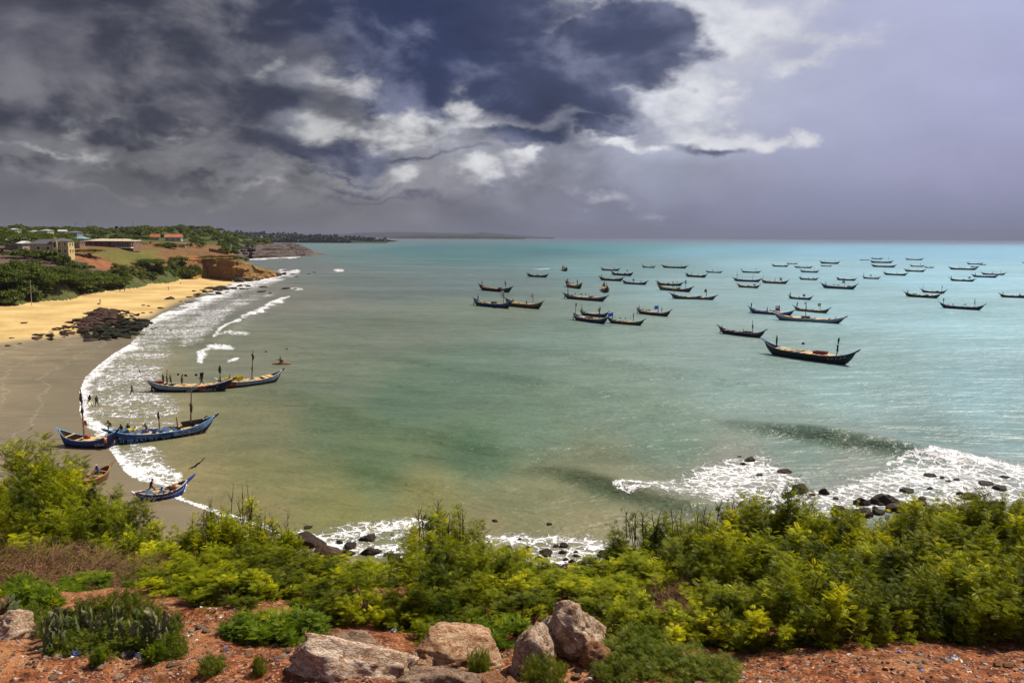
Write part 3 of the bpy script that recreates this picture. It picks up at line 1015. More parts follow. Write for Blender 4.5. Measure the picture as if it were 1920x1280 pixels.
def cliff_wall(name, base, top, mat, label, depth=3.0, n=220, m=44, strata=1.0, lump=1.0, seed=0, Yb=None):
    """rock face between a foot line and a brow line (photo pixels), pushed in and out in ledges"""
    bx, by = np.array(base, float).T; tx, ty = np.array(top, float).T
    xs = np.linspace(bx[0], bx[-1], n)
    zf = np.interp(xs, [300, 420, 450, 490, 620], [2.4, 2.0, 1.3, 0, 0]) if Yb is None else np.zeros(n)
    foot = gp(xs, np.interp(xs, bx, by), zf) if False else np.array([gp(a, b, c) for a, b, c in zip(xs, np.interp(xs, bx, by), zf)])
    Yf = foot[:, 1]
    brow = at(xs, np.interp(xs, tx, ty), Yf + depth)
    s = np.linspace(0, 1, m)
    foot[:, 2] = -1.5
    V = foot[:, None, :] * (1 - s[None, :, None]) + brow[:, None, :] * s[None, :, None]
    H = np.maximum(brow[:, 2], 0.8)
    V[..., 1] = Yf[:, None] + depth * (s[None, :] ** 2.2)
    z = V[..., 2]
    u = V[..., 0]
    warp = 1.2 * fbm(np.stack([u * .05, z * .1], -1), 3, seed=seed)
    lay = fbm(np.stack([u * .03 + 3, (z + warp) * 0.95 * strata], -1), 3, gain=.6, seed=seed + 3)
    joint = fbm(np.stack([u * .22, z * .07], -1), 4, seed=seed + 7)
    rough = fbm(np.stack([u * .5, z * .8], -1), 3, seed=seed + 9)
    amp = np.minimum(H, 8)[:, None] / 8 * lump
    out = (lay * 5.0 * strata + joint * 8.0 + rough * 2.0) * amp
    V[..., 1] -= np.maximum(out, -depth * .8) * (1 - s[None, :] ** 6)
    V[..., 0] += rough * .8
    # cap running inland
    cap = V[:, -1:, :] + np.array([0, 1, 0]) * np.array([3.0, 9.0])[None, :, None]
    cap[..., 2] -= np.array([0.2, 2.5])[None, :]
    V = np.concatenate([V, cap], 1)
    me = np_mesh(name, V, grid_faces(n, m + 2)[:, ::-1], [mat], smooth=False)
    o = link(name, me)
    o['label'] = label
    tag(o, kind='structure')
    return o


cliff_wall('golden_cliff', [(338, 514), (375, 514), (410, 517), (440, 522), (470, 525), (500, 520), (526, 514)],
           [(338, 513), (352, 505), (362, 494), (378, 488), (410, 487), (440, 487), (455, 491), (480, 500), (505, 506), (526, 512)], M_GOLD,
           'golden sandstone cliff in ledges at the end of the beach', 4.0, 260, 46, 1.0, .85, 3)
cliff_wall('dark_headland', [(424, 480), (445, 485), (480, 485), (520, 483), (560, 481), (590, 479), (615, 478)],
           [(424, 470), (440, 466), (455, 462), (480, 459), (505, 457), (530, 456), (552, 456), (566, 460), (578, 466), (590, 473), (615, 477)], M_HEAD,
           'dark lumpy rock headland beyond the golden cliff', 10.0, 260, 40, .7, 2.6, 13, 1)


def ico(sub):
    def f():
        import bmesh
        bm = bmesh.new(); bmesh.ops.create_icosphere(bm, subdivisions=sub, radius=1.0)
        V = np.array([v_.co[:] for v_ in bm.verts]); F = np.array([[v_.index for v_ in p.verts] for p in bm.faces]); bm.free()
        return V, F
    return cached(('ico', sub), f)


def rock_mesh(name, seed, mat, sub=4, planes=11, size=(1, 1, 1), rough=0.10, flat=False, soft=0.25):
    """broken boulder: a ball cut back by random planes, then roughened"""
    V, F = ico(sub)
    g = np.random.default_rng(seed)
    N = g.normal(size=(planes, 3)); N /= np.linalg.norm(N, axis=1)[:, None]
    d = g.uniform(0.52, 0.90, planes)
    dots = V @ N.T
    r = np.where(dots > 0.05, d / np.maximum(dots, 0.05), 9)
    r = np.minimum(r.min(1), 1.05)
    r = r * (1 - soft * .3) + soft * .3
    P = V * r[:, None]
    disp = fbm(P * 1.6, 4, seed=seed * .37) * 2.0 + np.abs(fbm(P * 3.4, 4, seed=seed * .71)) * -1.6 + fbm(P * 9, 3, seed=seed * .11) * .5
    P = P * (1 + rough * disp)[:, None] * np.array(size)
    return np_mesh(name, P, F, [mat], smooth=not flat)


ORD = ['leftmost', 'second', 'third', 'fourth', 'fifth', 'sixth', 'seventh', 'eighth', 'ninth', 'tenth', 'eleventh', 'twelfth', 'thirteenth', 'fourteenth', 'fifteenth', 'sixteenth', 'seventeenth', 'eighteenth']
nth = lambda i: ORD[i] if i == 0 else ORD[i] + ' from left'

# ------------------------------------------------------------------ tilted slab reef on the beach
def outcrop():
    poly = [(55, 634), (70, 622), (112, 610), (160, 590), (178, 579), (236, 580), (262, 590), (279, 603), (262, 612), (236, 628), (170, 634), (150, 622), (100, 633)]
    root = tag(empty('rock_outcrop', gp(170, 612)), 'reef of tilted dark slabs running across the beach to the surf', 'rocks')
    base = root.location.copy()
    g = random.Random(5)
    var = [rock_mesh('slab', 200 + k, None, 2, 7, (3.2, .62, .6), .16, True) for k in range(6)]
    reds = [v_.copy() for v_ in var]
    for a, b in zip(var, reds):
        a.materials.clear(); b.materials.clear(); a.materials.append(M_SLABDARK); b.materials.append(M_SLABRED)
    n = 0
    while n < 295:
        x, y = g.uniform(50, 282), g.uniform(576, 636)
        if not inside(np.array([x, y]), poly): continue
        c = gp(x, y, .6)
        green = x > 140 + g.uniform(-25, 25) and y > 598 - (x - 230) * .2 + g.uniform(-8, 8) or x > 225
        big = .8 + .8 * (160 < x < 215 and y < 602) + .4 * (y > 600 and x > 150)
        s = g.uniform(.6, 1.15) * big
        o = link('slab', (var if green else reds)[g.randrange(6)], root, Vector((c[0], c[1], g.uniform(-.25, .25) + .15 * big)) - base,
                 (g.uniform(-.15, .15) + .5, g.uniform(-.25, .05), R(-38) + g.uniform(-.25, .25)), (s * 1.1, s, s * g.uniform(.6, 1.1)))
        n += 1


outcrop()

def point_blocks():
    g = random.Random(17)
    var = [rock_mesh('sandstone_block', 400 + k, M_GOLD if k < 4 else M_SEAROCK, 2, 7, (1, .8, .5), .2, True) for k in range(6)]
    for i in range(44):
        px = g.uniform(440, 534); Y = float(np.interp(px, [440, 470, 500, 534], [414, 424, 452, 494])) + g.uniform(-4, 7)
        p = at(px, 515, Y); s = g.uniform(1.2, 3.6) * (1.25 - (px - 440) / 190)
        k = g.randrange(4) if px < 515 and g.random() < .72 else 4 + g.randrange(2)
        lab = 'one of the tumbled sandstone blocks at the tip of the golden point' if k < 4 else 'one of the black boulders at the tip of the golden point'
        tag(link('boulder', var[k], None, (p[0], Y, g.uniform(-.2, .9)), (g.uniform(-.2, .2), g.uniform(-.2, .2), g.uniform(0, 6)), (s, s, s * g.uniform(.7, 1.3))), lab, 'rock', 'blocks at the tip of the golden point')


point_blocks()

# ------------------------------------------------------------------ rocks in and near the water
SEA_ROCKS = [  # photo x, y of foot, width px, height factor, label
    (1388, 858, 11, .5, None), (1409, 866, 24, .7, 'flat black rock at the seaward end of the right-hand surf'), (1396, 873, 15, .6, None), (1426, 893, 15, .5, None),
    (1472, 888, 30, .45, 'long low black rock in white foam right of the breaking crest'), (1500, 926, 42, .75, 'large dark rock with pointed top left in the right-hand surf'),
    (1482, 930, 20, .7, None), (1524, 930, 16, .5, None), (1548, 928, 22, 1.0, 'rounded black rock right of the pointed one'), (1568, 937, 14, .7, None), (1606, 941, 12, .5, None),
    (1668, 948, 62, .55, 'broad brown-topped rock, largest in the right-hand surf'), (1634, 944, 16, .6, None), (1642, 955, 12, .7, None), (1705, 925, 34, .35, None), (1732, 938, 18, .6, None),
    (1748, 895, 24, .5, 'rock alone in the foam under the long swell'), (1768, 898, 11, .7, None), (1780, 904, 12, .3, None), (1796, 902, 16, .4, None), (1745, 918, 16, .4, None),
    (1801, 928, 16, .6, None), (1828, 938, 42, .5, 'wide dark rock near the right edge with foam around it'), (1853, 910, 36, .35, 'thin slanting rock off the right edge of the reef'), (1880, 920, 34, .4, None), (1886, 897, 22, .25, None),
    (1580, 966, 40, .9, 'mossy dark boulder just above the leaves in the right-hand surf'), (1588, 980, 26, .8, None), (1620, 972, 46, .7, 'dark rock with green top behind the bush, right of the mossy boulder'), (1650, 966, 30, .6, None),
    (1690, 962, 60, .5, None), (1720, 955, 40, .6, None), (1765, 968, 60, .6, None), (1800, 975, 40, .6, None), (1870, 972, 50, .6, None), (1915, 962, 36, .8, None), (1560, 990, 30, .6, None), (1845, 955, 30, .5, None),
    (691, 1015, 40, .6, 'oblong dark rock standing in foam at the middle of the shore'), (655, 1030, 30, .7, None), (636, 1020, 16, .7, None), (693, 1042, 42, .55, None), (649, 1040, 24, .6, None), (520, 1001, 14, .7, None),
    (575, 992, 22, .3, None), (612, 1034, 20, .6, None), (737, 1050, 30, .6, None), (745, 1062, 34, .5, None), (895, 1040, 24, .8, 'brown rock just right of the twiggy bush'), (988, 1033, 22, .6, None), (928, 979, 14, .35, None),
    (1030, 985, 14, .3, None), (1058, 1027, 20, 1.0, 'small upright dark rock at the water edge, centre right'), (1042, 1027, 14, .7, None), (1080, 1037, 10, .6, None), (1080, 1045, 16, .5, None), (1090, 1060, 20, .7, None),
    (1112, 1058, 18, .8, None), (1044, 1066, 22, .6, None), (1076, 1076, 30, .6, None), (1104, 1084, 22, .6, None), (1022, 1040, 30, .5, None), (978, 1042, 24, .5, None), (1010, 1052, 26, .5, None), (940, 1056, 30, .5, None), (1060, 1052, 14, .5, None),
    (975, 1013, 8, .4, None), (1180, 1080, 24, .6, None), (1135, 1092, 26, .6, None),
    (165, 642, 30, .35, 'low black rock on the wet sand in front of the slab reef'), (203, 640, 14, .35, None), (176, 635, 12, .6, None), (160, 637, 12, .5, None), (265, 629, 14, .3, None), (284, 619, 12, .35, None), (318, 621, 10, .2, None),
    (392, 543, 26, .4, None), (412, 545, 34, .5, 'widest of the black rocks where the yellow sand meets the far surf'), (436, 543, 22, .4, None), (315, 563, 20, .5, 'dark rock standing on wet sand below the two distant figures'), (356, 559, 16, .3, None), (368, 554, 18, .3, None), (338, 567, 8, .4, None), (353, 569, 20, .2, None),
    (268, 575, 9, .6, None), (278, 576, 8, .5, None), (300, 580, 16, .3, None), (267, 589, 8, .5, None), (282, 588, 8, .5, None), (292, 616, 6, .4, None), (486, 549, 24, .25, None), (492, 540, 18, .3, None), (506, 551, 8, .4, None), (449, 556, 6, .4, None),
    (536, 543, 18, .4, None), (552, 543, 10, .2, None), (555, 520, 8, .4, None), (549, 516, 10, .35, None), (578, 515, 8, .3, None), (590, 512, 8, .3, None), (450, 536, 10, .4, None), (446, 580, 6, .3, None),
    (12, 653, 14, .3, None), (36, 648, 10, .4, None), (20, 638, 12, .3, None), (42, 610, 16, .3, None), (185, 573, 8, .5, None),
]


g_ = random.Random(31)
for _ in range(34):
    if g_.random() < .62: SEA_ROCKS.append((g_.uniform(900, 1150), 0, g_.uniform(9, 26), g_.uniform(.4, .8), None))
    else: SEA_ROCKS.append((g_.uniform(620, 800), 0, g_.uniform(12, 32), g_.uniform(.4, .8), None))
    a_ = SEA_ROCKS[-1]; SEA_ROCKS[-1] = (a_[0], (g_.uniform(1034, 1092) if a_[0] > 880 else g_.uniform(1040, 1070)),) + a_[2:]
for _ in range(30):
    t_ = g_.random(); x_ = 362 + 112 * t_
    SEA_ROCKS.append((x_, 553 - 16 * t_ + g_.uniform(-5, 7), g_.uniform(6, 18), g_.uniform(.25, .5), None))
for _ in range(16):
    SEA_ROCKS.append((g_.uniform(1560, 1920), g_.uniform(945, 985), g_.uniform(14, 40), g_.uniform(.4, .8), None))


def sea_rocks():
    var = [rock_mesh('sea_rock', 300 + k, M_SEAROCK, 3, 7, (1, 1, 1), .34, True) for k in range(7)]
    g = random.Random(9)
    for i, (x, y, w, k, lab) in enumerate(SEA_ROCKS):
        c = gp(x, y - 1)
        W_ = w * c[1] / FPX / 2 * 1.02
        H = max(.15, W_ * k * 0.95)
        grp = 'dark rocks in the right-hand surf' if x > 1350 else 'dark rocks along the middle shore' if x > 500 and y > 900 else 'black rocks strewn along the far beach'
        com = 'one of the smaller dark rocks awash in the right-hand surf' if x > 1350 else 'one of the smaller dark rocks along the middle shore below the bushes' if x > 500 and y > 900 else 'one of the small black rocks strewn along the far beach'
        if lab is None:      # named by the nearest rock that has a look of its own
            nb = min((q for q in SEA_ROCKS if q[4]), key=lambda q: math.hypot(q[0] - x, 2 * (q[1] - y)))
            short = nb[4].split(',')[0]; short = ' '.join(short.split()[:7])
            dx, dy = x - nb[0], y - nb[1]
            where = ('left' if dx < 0 else 'right') + (' seaward' if dy < -4 else ' landward' if dy > 4 else '')
            size = 'tiny' if w < 11 else 'small' if w < 20 else 'middling' if w < 35 else 'large'
            lab = '%s dark rock to the %s of the %s' % (size, where, short)
        o = link('sea_rock', var[g.randrange(7)], None, (c[0], c[1] + W_ * .5, H * .12 + max(0, min(.6, ground_z(c[0], c[1])))), (g.uniform(-.2, .2), g.uniform(-.2, .2), g.uniform(-.5, .5)), (W_, W_ * .75, H))
        tag(o, lab or com, 'rock', grp)


sea_rocks()
# brown shelf of rock poking out of the slope where the shore turns
for (x, y, w, h, Y_, lab) in ((575, 1020, 70, 34, 58, 'brown rock ledge sloping into the foam left of the oblong rock'), (615, 1040, 60, 40, 56, 'orange-brown ledge beneath the sloping one at the shore'), (545, 1010, 40, 24, 60, 'dark upper end of the ledge above the foam line'), (1075, 1085, 70, 26, 52, 'brown shelf of rock between the centre bushes and the water')):
    c = gp(x, y, .2)
    W_ = w * c[1] / FPX / 2
    o = link('rock_ledge', cached(('ledge', x), lambda: rock_mesh('rock_ledge', x, M_SLABRED if 'orange' in lab or 'shelf' in lab else M_SEAROCK, 4, 10, (1, 1, 1), .12)), None, (c[0], c[1] + W_ * .4, .1), (0, .15, -.4), (W_ * 1.15, W_ * .8, W_ * .62))
    tag(o, lab, 'rock')

# ------------------------------------------------------------------ far coast and hills
def ridge(name, prof, Y0, Y1, mat, base=0.0, n=240, rows=10, seed=0, rough=1.0, label=None):
    xs_, ys_ = np.array(prof, float).T
    xs = np.linspace(xs_[0], xs_[-1], n)
    yt = np.interp(xs, xs_, ys_)
    V = []
    for j in range(rows):
        f = j / (rows - 1)
        Y = Y0 + (Y1 - Y0) * f
        top = at(xs, yt, Y1)[:, 2]
        z = -3 + (top + 3) * np.sin(f * math.pi / 2) ** 1.3
        P = at(xs, np.full(n, 445.0), Y)
        z = z + rough * fbm(np.stack([P[:, 0] * .004, np.full(n, Y * .004)], -1), 4, seed=seed) * np.sin(f * 2.6)
        V.append(np.stack([P[:, 0], np.full(n, Y), z], -1))
    last = V[-1].copy(); last[:, 1] += (Y1 - Y0) * .5 + 200; last[:, 2] = -5
    V.append(last)
    return tag(link(name, np_mesh(name, np.array(V), grid_faces(rows + 1, n), [mat])), kind='structure')


def mat_far(name, a, b, sc):
    m, n = material(name)
    p = n.pos()
    k = n.noise(n.v('MULTIPLY', p, (1, 1, 6)), sc, 6, .65)
    finish(n, n.mix(n.smooth(k, .42, .58), a, b), .95, n.bump(k, 1, 6), .05)
    return m


M_FARGREEN = mat_far('far_woodland_ground', (0.012, 0.020, 0.012), (0.035, 0.045, 0.022), .012)
M_FARHILL = mat_far('far_hills', (0.030, 0.032, 0.040), (0.055, 0.058, 0.062), .003)
ridge('far_coast', [(300, 438), (380, 437), (430, 437.5), (500, 439), (560, 441), (620, 444), (660, 446.5), (690, 449), (725, 449.6)], 2600, 3300, M_FARGREEN, seed=3, rough=6)
ridge('far_shore', [(540, 452), (600, 450.8), (640, 451.2), (680, 451), (700, 451.5)], 3200, 3300, mat_far('far_sand', (.10, .085, .07), (.16, .13, .11), .01), seed=4, rough=0)
ridge('near_hills', [(730, 445), (760, 442.5), (800, 441), (840, 442), (880, 441.5), (930, 443), (985, 444.6)], 7600, 8200, M_FARGREEN, seed=8, rough=8)
ridge('hills', [(610, 441), (650, 438), (690, 436), (730, 435), (780, 435.5), (830, 436.5), (890, 437.5), (905, 435.5), (930, 438), (970, 441), (1000, 444), (1040, 445)], 9800, 11500, M_FARHILL, seed=5, rough=14)


# ================================================================== VEGETATION MESHES
def mat_leaf(name, dark, light, yellow=None, trans=0.35):
    m, n = material(name)
    t = n.attr('tint')
    info = n.new('ShaderNodeObjectInfo').outputs['Random']
    col = n.mix(t, dark, light)
    if yellow: col = n.mix(n.smooth(t, 0.8, 1.0), col, yellow)
    col = n.mix(1.0, col, n.xyz(*[n.m('ADD', 0.82, n.m('MULTIPLY', info, 0.36))] * 3), 'MULTIPLY')
    b = n.new('ShaderNodeBsdfPrincipled')
    n.put(b.inputs['Base Color'], col); n.put(b.inputs['Roughness'], 0.5); n.put(b.inputs['Specular IOR Level'], 0.12)
    tr = n.new('ShaderNodeBsdfTranslucent')
    n.put(tr.inputs[0], n.mix(1.0, col, (1.25, 1.15, 0.5), 'MULTIPLY'))
    mx = n.new('ShaderNodeMixShader'); mx.inputs[0].default_value = trans
    n.t.links.new(b.outputs[0], mx.inputs[1]); n.t.links.new(tr.outputs[0], mx.inputs[2])
    o = n.new('ShaderNodeOutputMaterial'); n.t.links.new(mx.outputs[0], o.inputs[0])
    return m


M_NEEM = mat_leaf('neem_leaves', (0.036, 0.058, 0.002), (0.35, 0.38, 0.003), (0.66, 0.62, 0.006), .46)
M_FERN = mat_leaf('ferny_leaves', (0.050, 0.090, 0.004), (0.17, 0.24, 0.008), (0.32, 0.33, 0.012), .42)
M_WEED = mat_leaf('weed_leaves', (0.070, 0.100, 0.010), (0.20, 0.225, 0.018), (0.36, 0.33, 0.03), .4)
M_TREE = mat_leaf('tree_leaves', (0.030, 0.052, 0.005), (0.11, 0.145, 0.010), (0.17, 0.19, 0.014), .3)
M_SCRUB = mat_leaf('scrub_leaves', (0.040, 0.060, 0.008), (0.115, 0.140, 0.014), None, .25)
M_FARLEAF = mat_leaf('far_leaves', (0.010, 0.016, 0.010), (0.022, 0.030, 0.016), None, .1)
M_BARK = plain('bark', (0.10, 0.065, 0.04), 0.95, 0.2)
M_TWIG = plain('dry_twigs', (0.16, 0.085, 0.040), 0.95, 0.2)


def unit(v_):
    return v_ / np.maximum(np.linalg.norm(v_, axis=-1, keepdims=True), 1e-9)


def crown_mesh(name, seed, mat, n=1500, leaf=0.42, shape=(1, 1, .8), clumps=16, up=.5):
    """crown of many small leaf clumps around a dozen boughs; radius 1"""
    g = np.random.default_rng(seed)
    th = g.uniform(0, 2 * np.pi, clumps); ph = np.arccos(g.uniform(-.25, 1, clumps))
    C = np.stack([np.sin(ph) * np.cos(th), np.sin(ph) * np.sin(th), np.cos(ph)], -1) * g.uniform(.45, .78, clumps)[:, None]
    cr = g.uniform(.26, .46, clumps)
    k = g.integers(0, clumps, n)
    d = unit(g.normal(size=(n, 3))); d[:, 2] = np.abs(d[:, 2]) * .9 - .15; d = unit(d)
    P = (C[k] + d * (cr[k] * g.uniform(.65, 1.05, n))[:, None]) * np.array(shape)
    nrm = unit(d + g.normal(size=(n, 3)) * .55 + np.array([0, 0, up]))
    a = unit(np.cross(nrm, g.normal(size=(n, 3)))); b = np.cross(nrm, a)
    s = leaf * g.uniform(.5, 1.0, n)[:, None] * .5
    V = np.stack([P - a * s, P - b * s * .6, P + a * s, P + b * s * .6], 1).reshape(-1, 3)
    tint = np.clip(.25 + .5 * g.random(n) + .35 * fbm(P * 2.5, 2, seed=seed) * 2, 0, 1)
    return np_mesh(name, V, np.arange(4 * n).reshape(-1, 4), [mat], smooth=False, attrs={'tint': np.repeat(tint, 4)})


def trunk_mesh(h=1.0, r=.06, seed=0, boughs=5):
    g = random.Random(seed); mb = MB()
    top = (g.uniform(-.1, .1), g.uniform(-.1, .1), h)
    mb.tube([(0, 0, -.15), (g.uniform(-.04, .04), 0, h * .5), top], [r * 1.3, r, r * .7], 6)
    for k in range(boughs):
        a = 2 * math.pi * k / boughs + g.uniform(-.4, .4); L = g.uniform(.5, .8)
        s = h * g.uniform(.55, .95)
        mb.tube([(0, 0, s), (math.cos(a) * L * .5, math.sin(a) * L * .5, s + L * .35), (math.cos(a) * L, math.sin(a) * L, s + L * .5)], [r * .6, r * .4, r * .15], 4)
    return mb.mesh('trunk', M_BARK)


TREE_V = [crown_mesh('crown', 20 + k, M_TREE, 2600, .14, (1, 1, .78), 20) for k in range(4)]
SCRUB_V = [crown_mesh('foliage', 40 + k, M_SCRUB, 1000, .20, (1, 1, .62), 11) for k in range(4)]
TRUNKS = [trunk_mesh(1, .07, k) for k in range(3)]


def tree(pos, w, h, label, seed=0, group=None, name='tree', trunk=.35, mats=None):
    g = random.Random(seed)
    root = tag(empty(name, pos, g.uniform(0, 6)), label, 'tree', group)
    ch = h * (1 - trunk) / 1.45
    link('crown', TREE_V[g.randrange(4)], root, (0, 0, h - ch * .82), None, (w / 2, w / 2, ch))
    link('trunk', TRUNKS[g.randrange(3)], root, (0, 0, 0), None, (w / 2, w / 2, h * trunk * 1.25))
    return root


def shrub(pos, w, h, label, seed=0, group=None):
    g = random.Random(seed)
    o = link('shrub', SCRUB_V[g.randrange(4)], None, (pos[0], pos[1], pos[2] + h * .25), (0, 0, g.uniform(0, 6)), (w / 2, w / 2, h * .95))
    return tag(o, label, 'shrub', group)


def spot(px, Y):
    x = (px - 960) / FPX * Y * .995
    return (x, Y, ground_z(x, Y))


def h_for(px, ytop, Y, z0):
    return float(at(px, ytop, Y)[2]) - z0


# belt of trees behind the beach, front row and the row above it
g = random.Random(12)
FRONT = [(-60, 512, 258), (-32, 505, 262), (-8, 500, 266), (14, 496, 268), (36, 502, 274), (56, 498, 278), (76, 500, 283), (96, 506, 290), (116, 508, 298), (134, 512, 306), (150, 510, 314), (166, 508, 322), (182, 512, 330), (198, 516, 340), (214, 520, 348)]
for i, (px, yt, Y) in enumerate(FRONT):
    p = spot(px, Y)
    lab = 'big tree at the left edge, rooted on the sand' if i == 1 else '%s of the trees at the sand edge, front row of the green belt' % nth(i)
    tree(p, g.uniform(11, 14), max(5, h_for(px, yt, Y, p[2])), lab, i, 'trees in the belt behind the beach', trunk=.10)
for i in range(17):
    px = -55 + 17 * i + g.uniform(-4, 4); Y = float(np.interp(px, [-60, 0, 100, 170, 230], [264, 269, 292, 330, 354])) + g.uniform(-2, 3)
    p = spot(px, Y)
    yt = np.interp(px, [-60, 0, 40, 60, 100, 120, 170, 230], [482, 484, 488, 486, 496, 494, 502, 512]) + g.uniform(-3, 5)
    tree(p, g.uniform(9, 12), max(2.5, h_for(px, yt, Y, p[2])), '%s of the trees in the upper row of the green belt' % nth(i), 40 + i, 'trees in the belt behind the beach', trunk=.12)
for i in range(17):
    px = -60 + 18 * i; Y = np.interp(px, [0, 120, 250], [257, 300, 362]) + g.uniform(-1, 3)
    p = spot(px, Y)
    shrub(p, g.uniform(9, 12), g.uniform(5, 6.5), '%s of the shrubs filling the foot of the tree belt' % nth(i), i, 'shrubs at the foot of the tree belt')
# named trees and shrubs on the slope
NAMED = [
    (168, 466, 372, 16, 'tree', 'round tree standing alone on the red slope below the long house'),
    (88, 465, 322, 15, 'shrub', 'dark bushy tree in front of the yellow house, hiding its corner'),
    (47, 437, 352, 22, 'tree', 'broad dark tree left of the yellow house roof'), (72, 436, 362, 26, 'tree', 'wide dark tree right behind the yellow house'), (115, 438, 350, 18, 'tree', 'dark tree behind the right end of the yellow house'),
    (100, 432, 372, 22, 'tree', 'very dark tree between the yellow house and the far roofs'),
    (2, 424, 420, 18, 'tree', 'dark tree on the skyline at the left edge'), (12, 432, 400, 16, 'tree', 'second dark tree below the one at the left edge'), (4, 448, 330, 12, 'tree', 'small dark tree at the left edge beside the white roofs'),
    (265, 440, 520, 13, 'tree', 'round dark tree right of the long house'), (283, 443, 540, 13, 'tree', 'brownish tree left of the orange-roofed house'), (250, 442, 540, 12, 'tree', 'small tree behind the right end of the long house'),
    (313, 451, 500, 17, 'shrub', 'large dark bush standing alone on the bare ground below the orange roof'), (300, 455, 495, 9, 'shrub', 'left part of the clump on the bare ground'), (325, 452, 498, 10, 'shrub', 'right part of the clump on the bare ground'),
    (283, 483, 402, 17, 'tree', 'big round bush at the top of the beach above the stooping figure'), (262, 488, 398, 12, 'shrub', 'bush left of the big round one at the top of the beach'), (302, 492, 404, 9, 'shrub', 'small bush right of the big round one'),
    (335, 478, 438, 14, 'tree', 'dark bush clinging left of the golden cliff'), (352, 485, 434, 13, 'shrub', 'dark bush at the left foot of the golden cliff'), (364, 492, 434, 8, 'shrub', 'small bush overhanging the left edge of the golden cliff'), (322, 488, 424, 9, 'shrub', 'bush on the earth bank between beach and cliff'),
    (385, 478, 455, 12, 'shrub', 'green scrub on the brow of the golden cliff, left part'), (400, 482, 456, 8, 'shrub', 'low scrub on the brow of the golden cliff, middle'), (418, 477, 459, 11, 'shrub', 'green scrub on the brow of the golden cliff, right part'), (436, 478, 462, 10, 'shrub', 'scrub spilling down the right shoulder of the golden cliff'), (447, 486, 462, 8, 'shrub', 'lowest scrub on the right shoulder of the golden cliff'),
    (128, 483, 330, 9, 'shrub', 'bush at the right corner of the dry field'), (146, 487, 336, 10, 'shrub', 'green bush beside the red track'), (160, 492, 342, 8, 'shrub', 'low bush at the lower end of the red track'), (115, 471, 322, 7, 'shrub', 'bush at the foot of the yellow house'), (60, 462, 324, 9, 'shrub', 'bush on the bank left of the yellow house'), (40, 458, 322, 8, 'shrub', 'bush above the top of the dry field'), (22, 468, 318, 9, 'shrub', 'dark bush at the upper left corner of the dry field'),
]
for i, (px, yt, Y, w, kd, lab) in enumerate(NAMED):
    p = spot(px, Y); h = max(2.2, h_for(px, yt, Y, p[2]))
    if kd == 'tree': tree(p, w, h, lab, 90 + i, trunk=.22 if i else .42)
    else: shrub(p, w, h, lab, i)
for i in range(22):      # bank between the sand and the bare slope
    px = 205 + i * 6.6; Y = float(np.interp(px, [200, 230, 300, 350], [348, 362, 402, 440])) + (i % 3) * 5
    p = spot(px, Y)
    shrub(p, g.uniform(5, 8), g.uniform(2.6, 4.2), '%s of the bushes along the bank between palm and golden cliff' % (nth(i) if i < 18 else 'right end one'), i, 'bushes along the bank above the beach')
for i, (px, Y) in enumerate(((20, 285), (45, 290), (66, 294), (86, 298), (106, 304), (126, 312), (148, 322), (30, 300), (178, 335), (196, 345))):
    p = spot(px, Y)
    shrub(p, g.uniform(5, 9), g.uniform(2.0, 3.4), '%s of the low bushes between the tree belt and the dry field' % nth(i), i + 5, 'low bushes below the dry field')
# scrub of the hillside, each bush of its own
cnt = 0; k = 0
while cnt < 235 and k < 5000:
    k += 1
    px = g.uniform(-40, 520); Y = 440 * (1050 / 440) ** g.uniform(0, 1)
    if px < 430 and Y < 520 and (px > 150): continue
    if px < 150 and Y < 400: continue
    p = spot(px, Y)
    if p[2] < 7: continue
    s = g.uniform(3.5, 8) * (1 + .5 * (Y > 700))
    if any(abs(px - a) < w_ and abs(Y - b) < 22 for a, b, w_ in ((205, 430, 60), (318, 600, 22), (290, 620, 20), (375, 900, 22), (140, 460, 20), (60, 480, 24))): continue
    if 150 < px < 350 and Y < 640 and g.random() < .5: continue
    shrub(p, s * 1.5, s * .8, 'one of the many green shrubs scattered over the far hillside', k, 'shrubs scattered over the far hillside'); cnt += 1
for i in range(34):     # skyline trees
    px = -20 + i * 16 + g.uniform(-5, 5); Y = 980 + g.uniform(-40, 60)
    if px > 445: Y = 900 - (px - 445) * .5; 
    if px > 470: continue
    p = spot(px, Y)
    tree(p, g.uniform(10, 17), g.uniform(5, 8.5), 'one of the low trees along the skyline of the far hill', 300 + i, 'trees along the skyline of the far hill', trunk=.1)


def wood_belt():
    g = np.random.default_rng(3); V = []; T = []
    for row, Y in enumerate((2700, 2950, 3200)):
        for px in np.arange(300, 722, 1.3):
            yt = np.interp(px, [300, 430, 500, 560, 620, 660, 700, 722], [436, 436, 437.5, 439.5, 442.5, 445, 447, 449])
            if row == 0 and px > 655: continue
            top = at(px, yt, 3300)[2]
            top = top * (0.45, .72, 1.0)[row] + g.uniform(-5, 3) + 6 * (g.random() < .12)
            w = g.uniform(6, 11)
            for _ in range(9):
                c = np.array([at(px, 445, Y)[0] + g.uniform(-w, w), Y + g.uniform(-20, 20), max(1, top - g.uniform(0, 16))])
                n_ = unit(g.normal(size=3)); a = unit(np.cross(n_, g.normal(size=3))); b = np.cross(n_, a)
                s = g.uniform(3, 6)
                V += [c - a * s, c - b * s, c + a * s, c + b * s]; T += [g.random()] * 4
    me = np_mesh('far_woodland', np.array(V), np.arange(len(V)).reshape(-1, 4), [M_FARLEAF], smooth=False, attrs={'tint': np.array(T)})
    tag(link('far_woodland', me), 'dark line of coastal woodland beyond the headland', 'woodland', kind='stuff')


wood_belt()


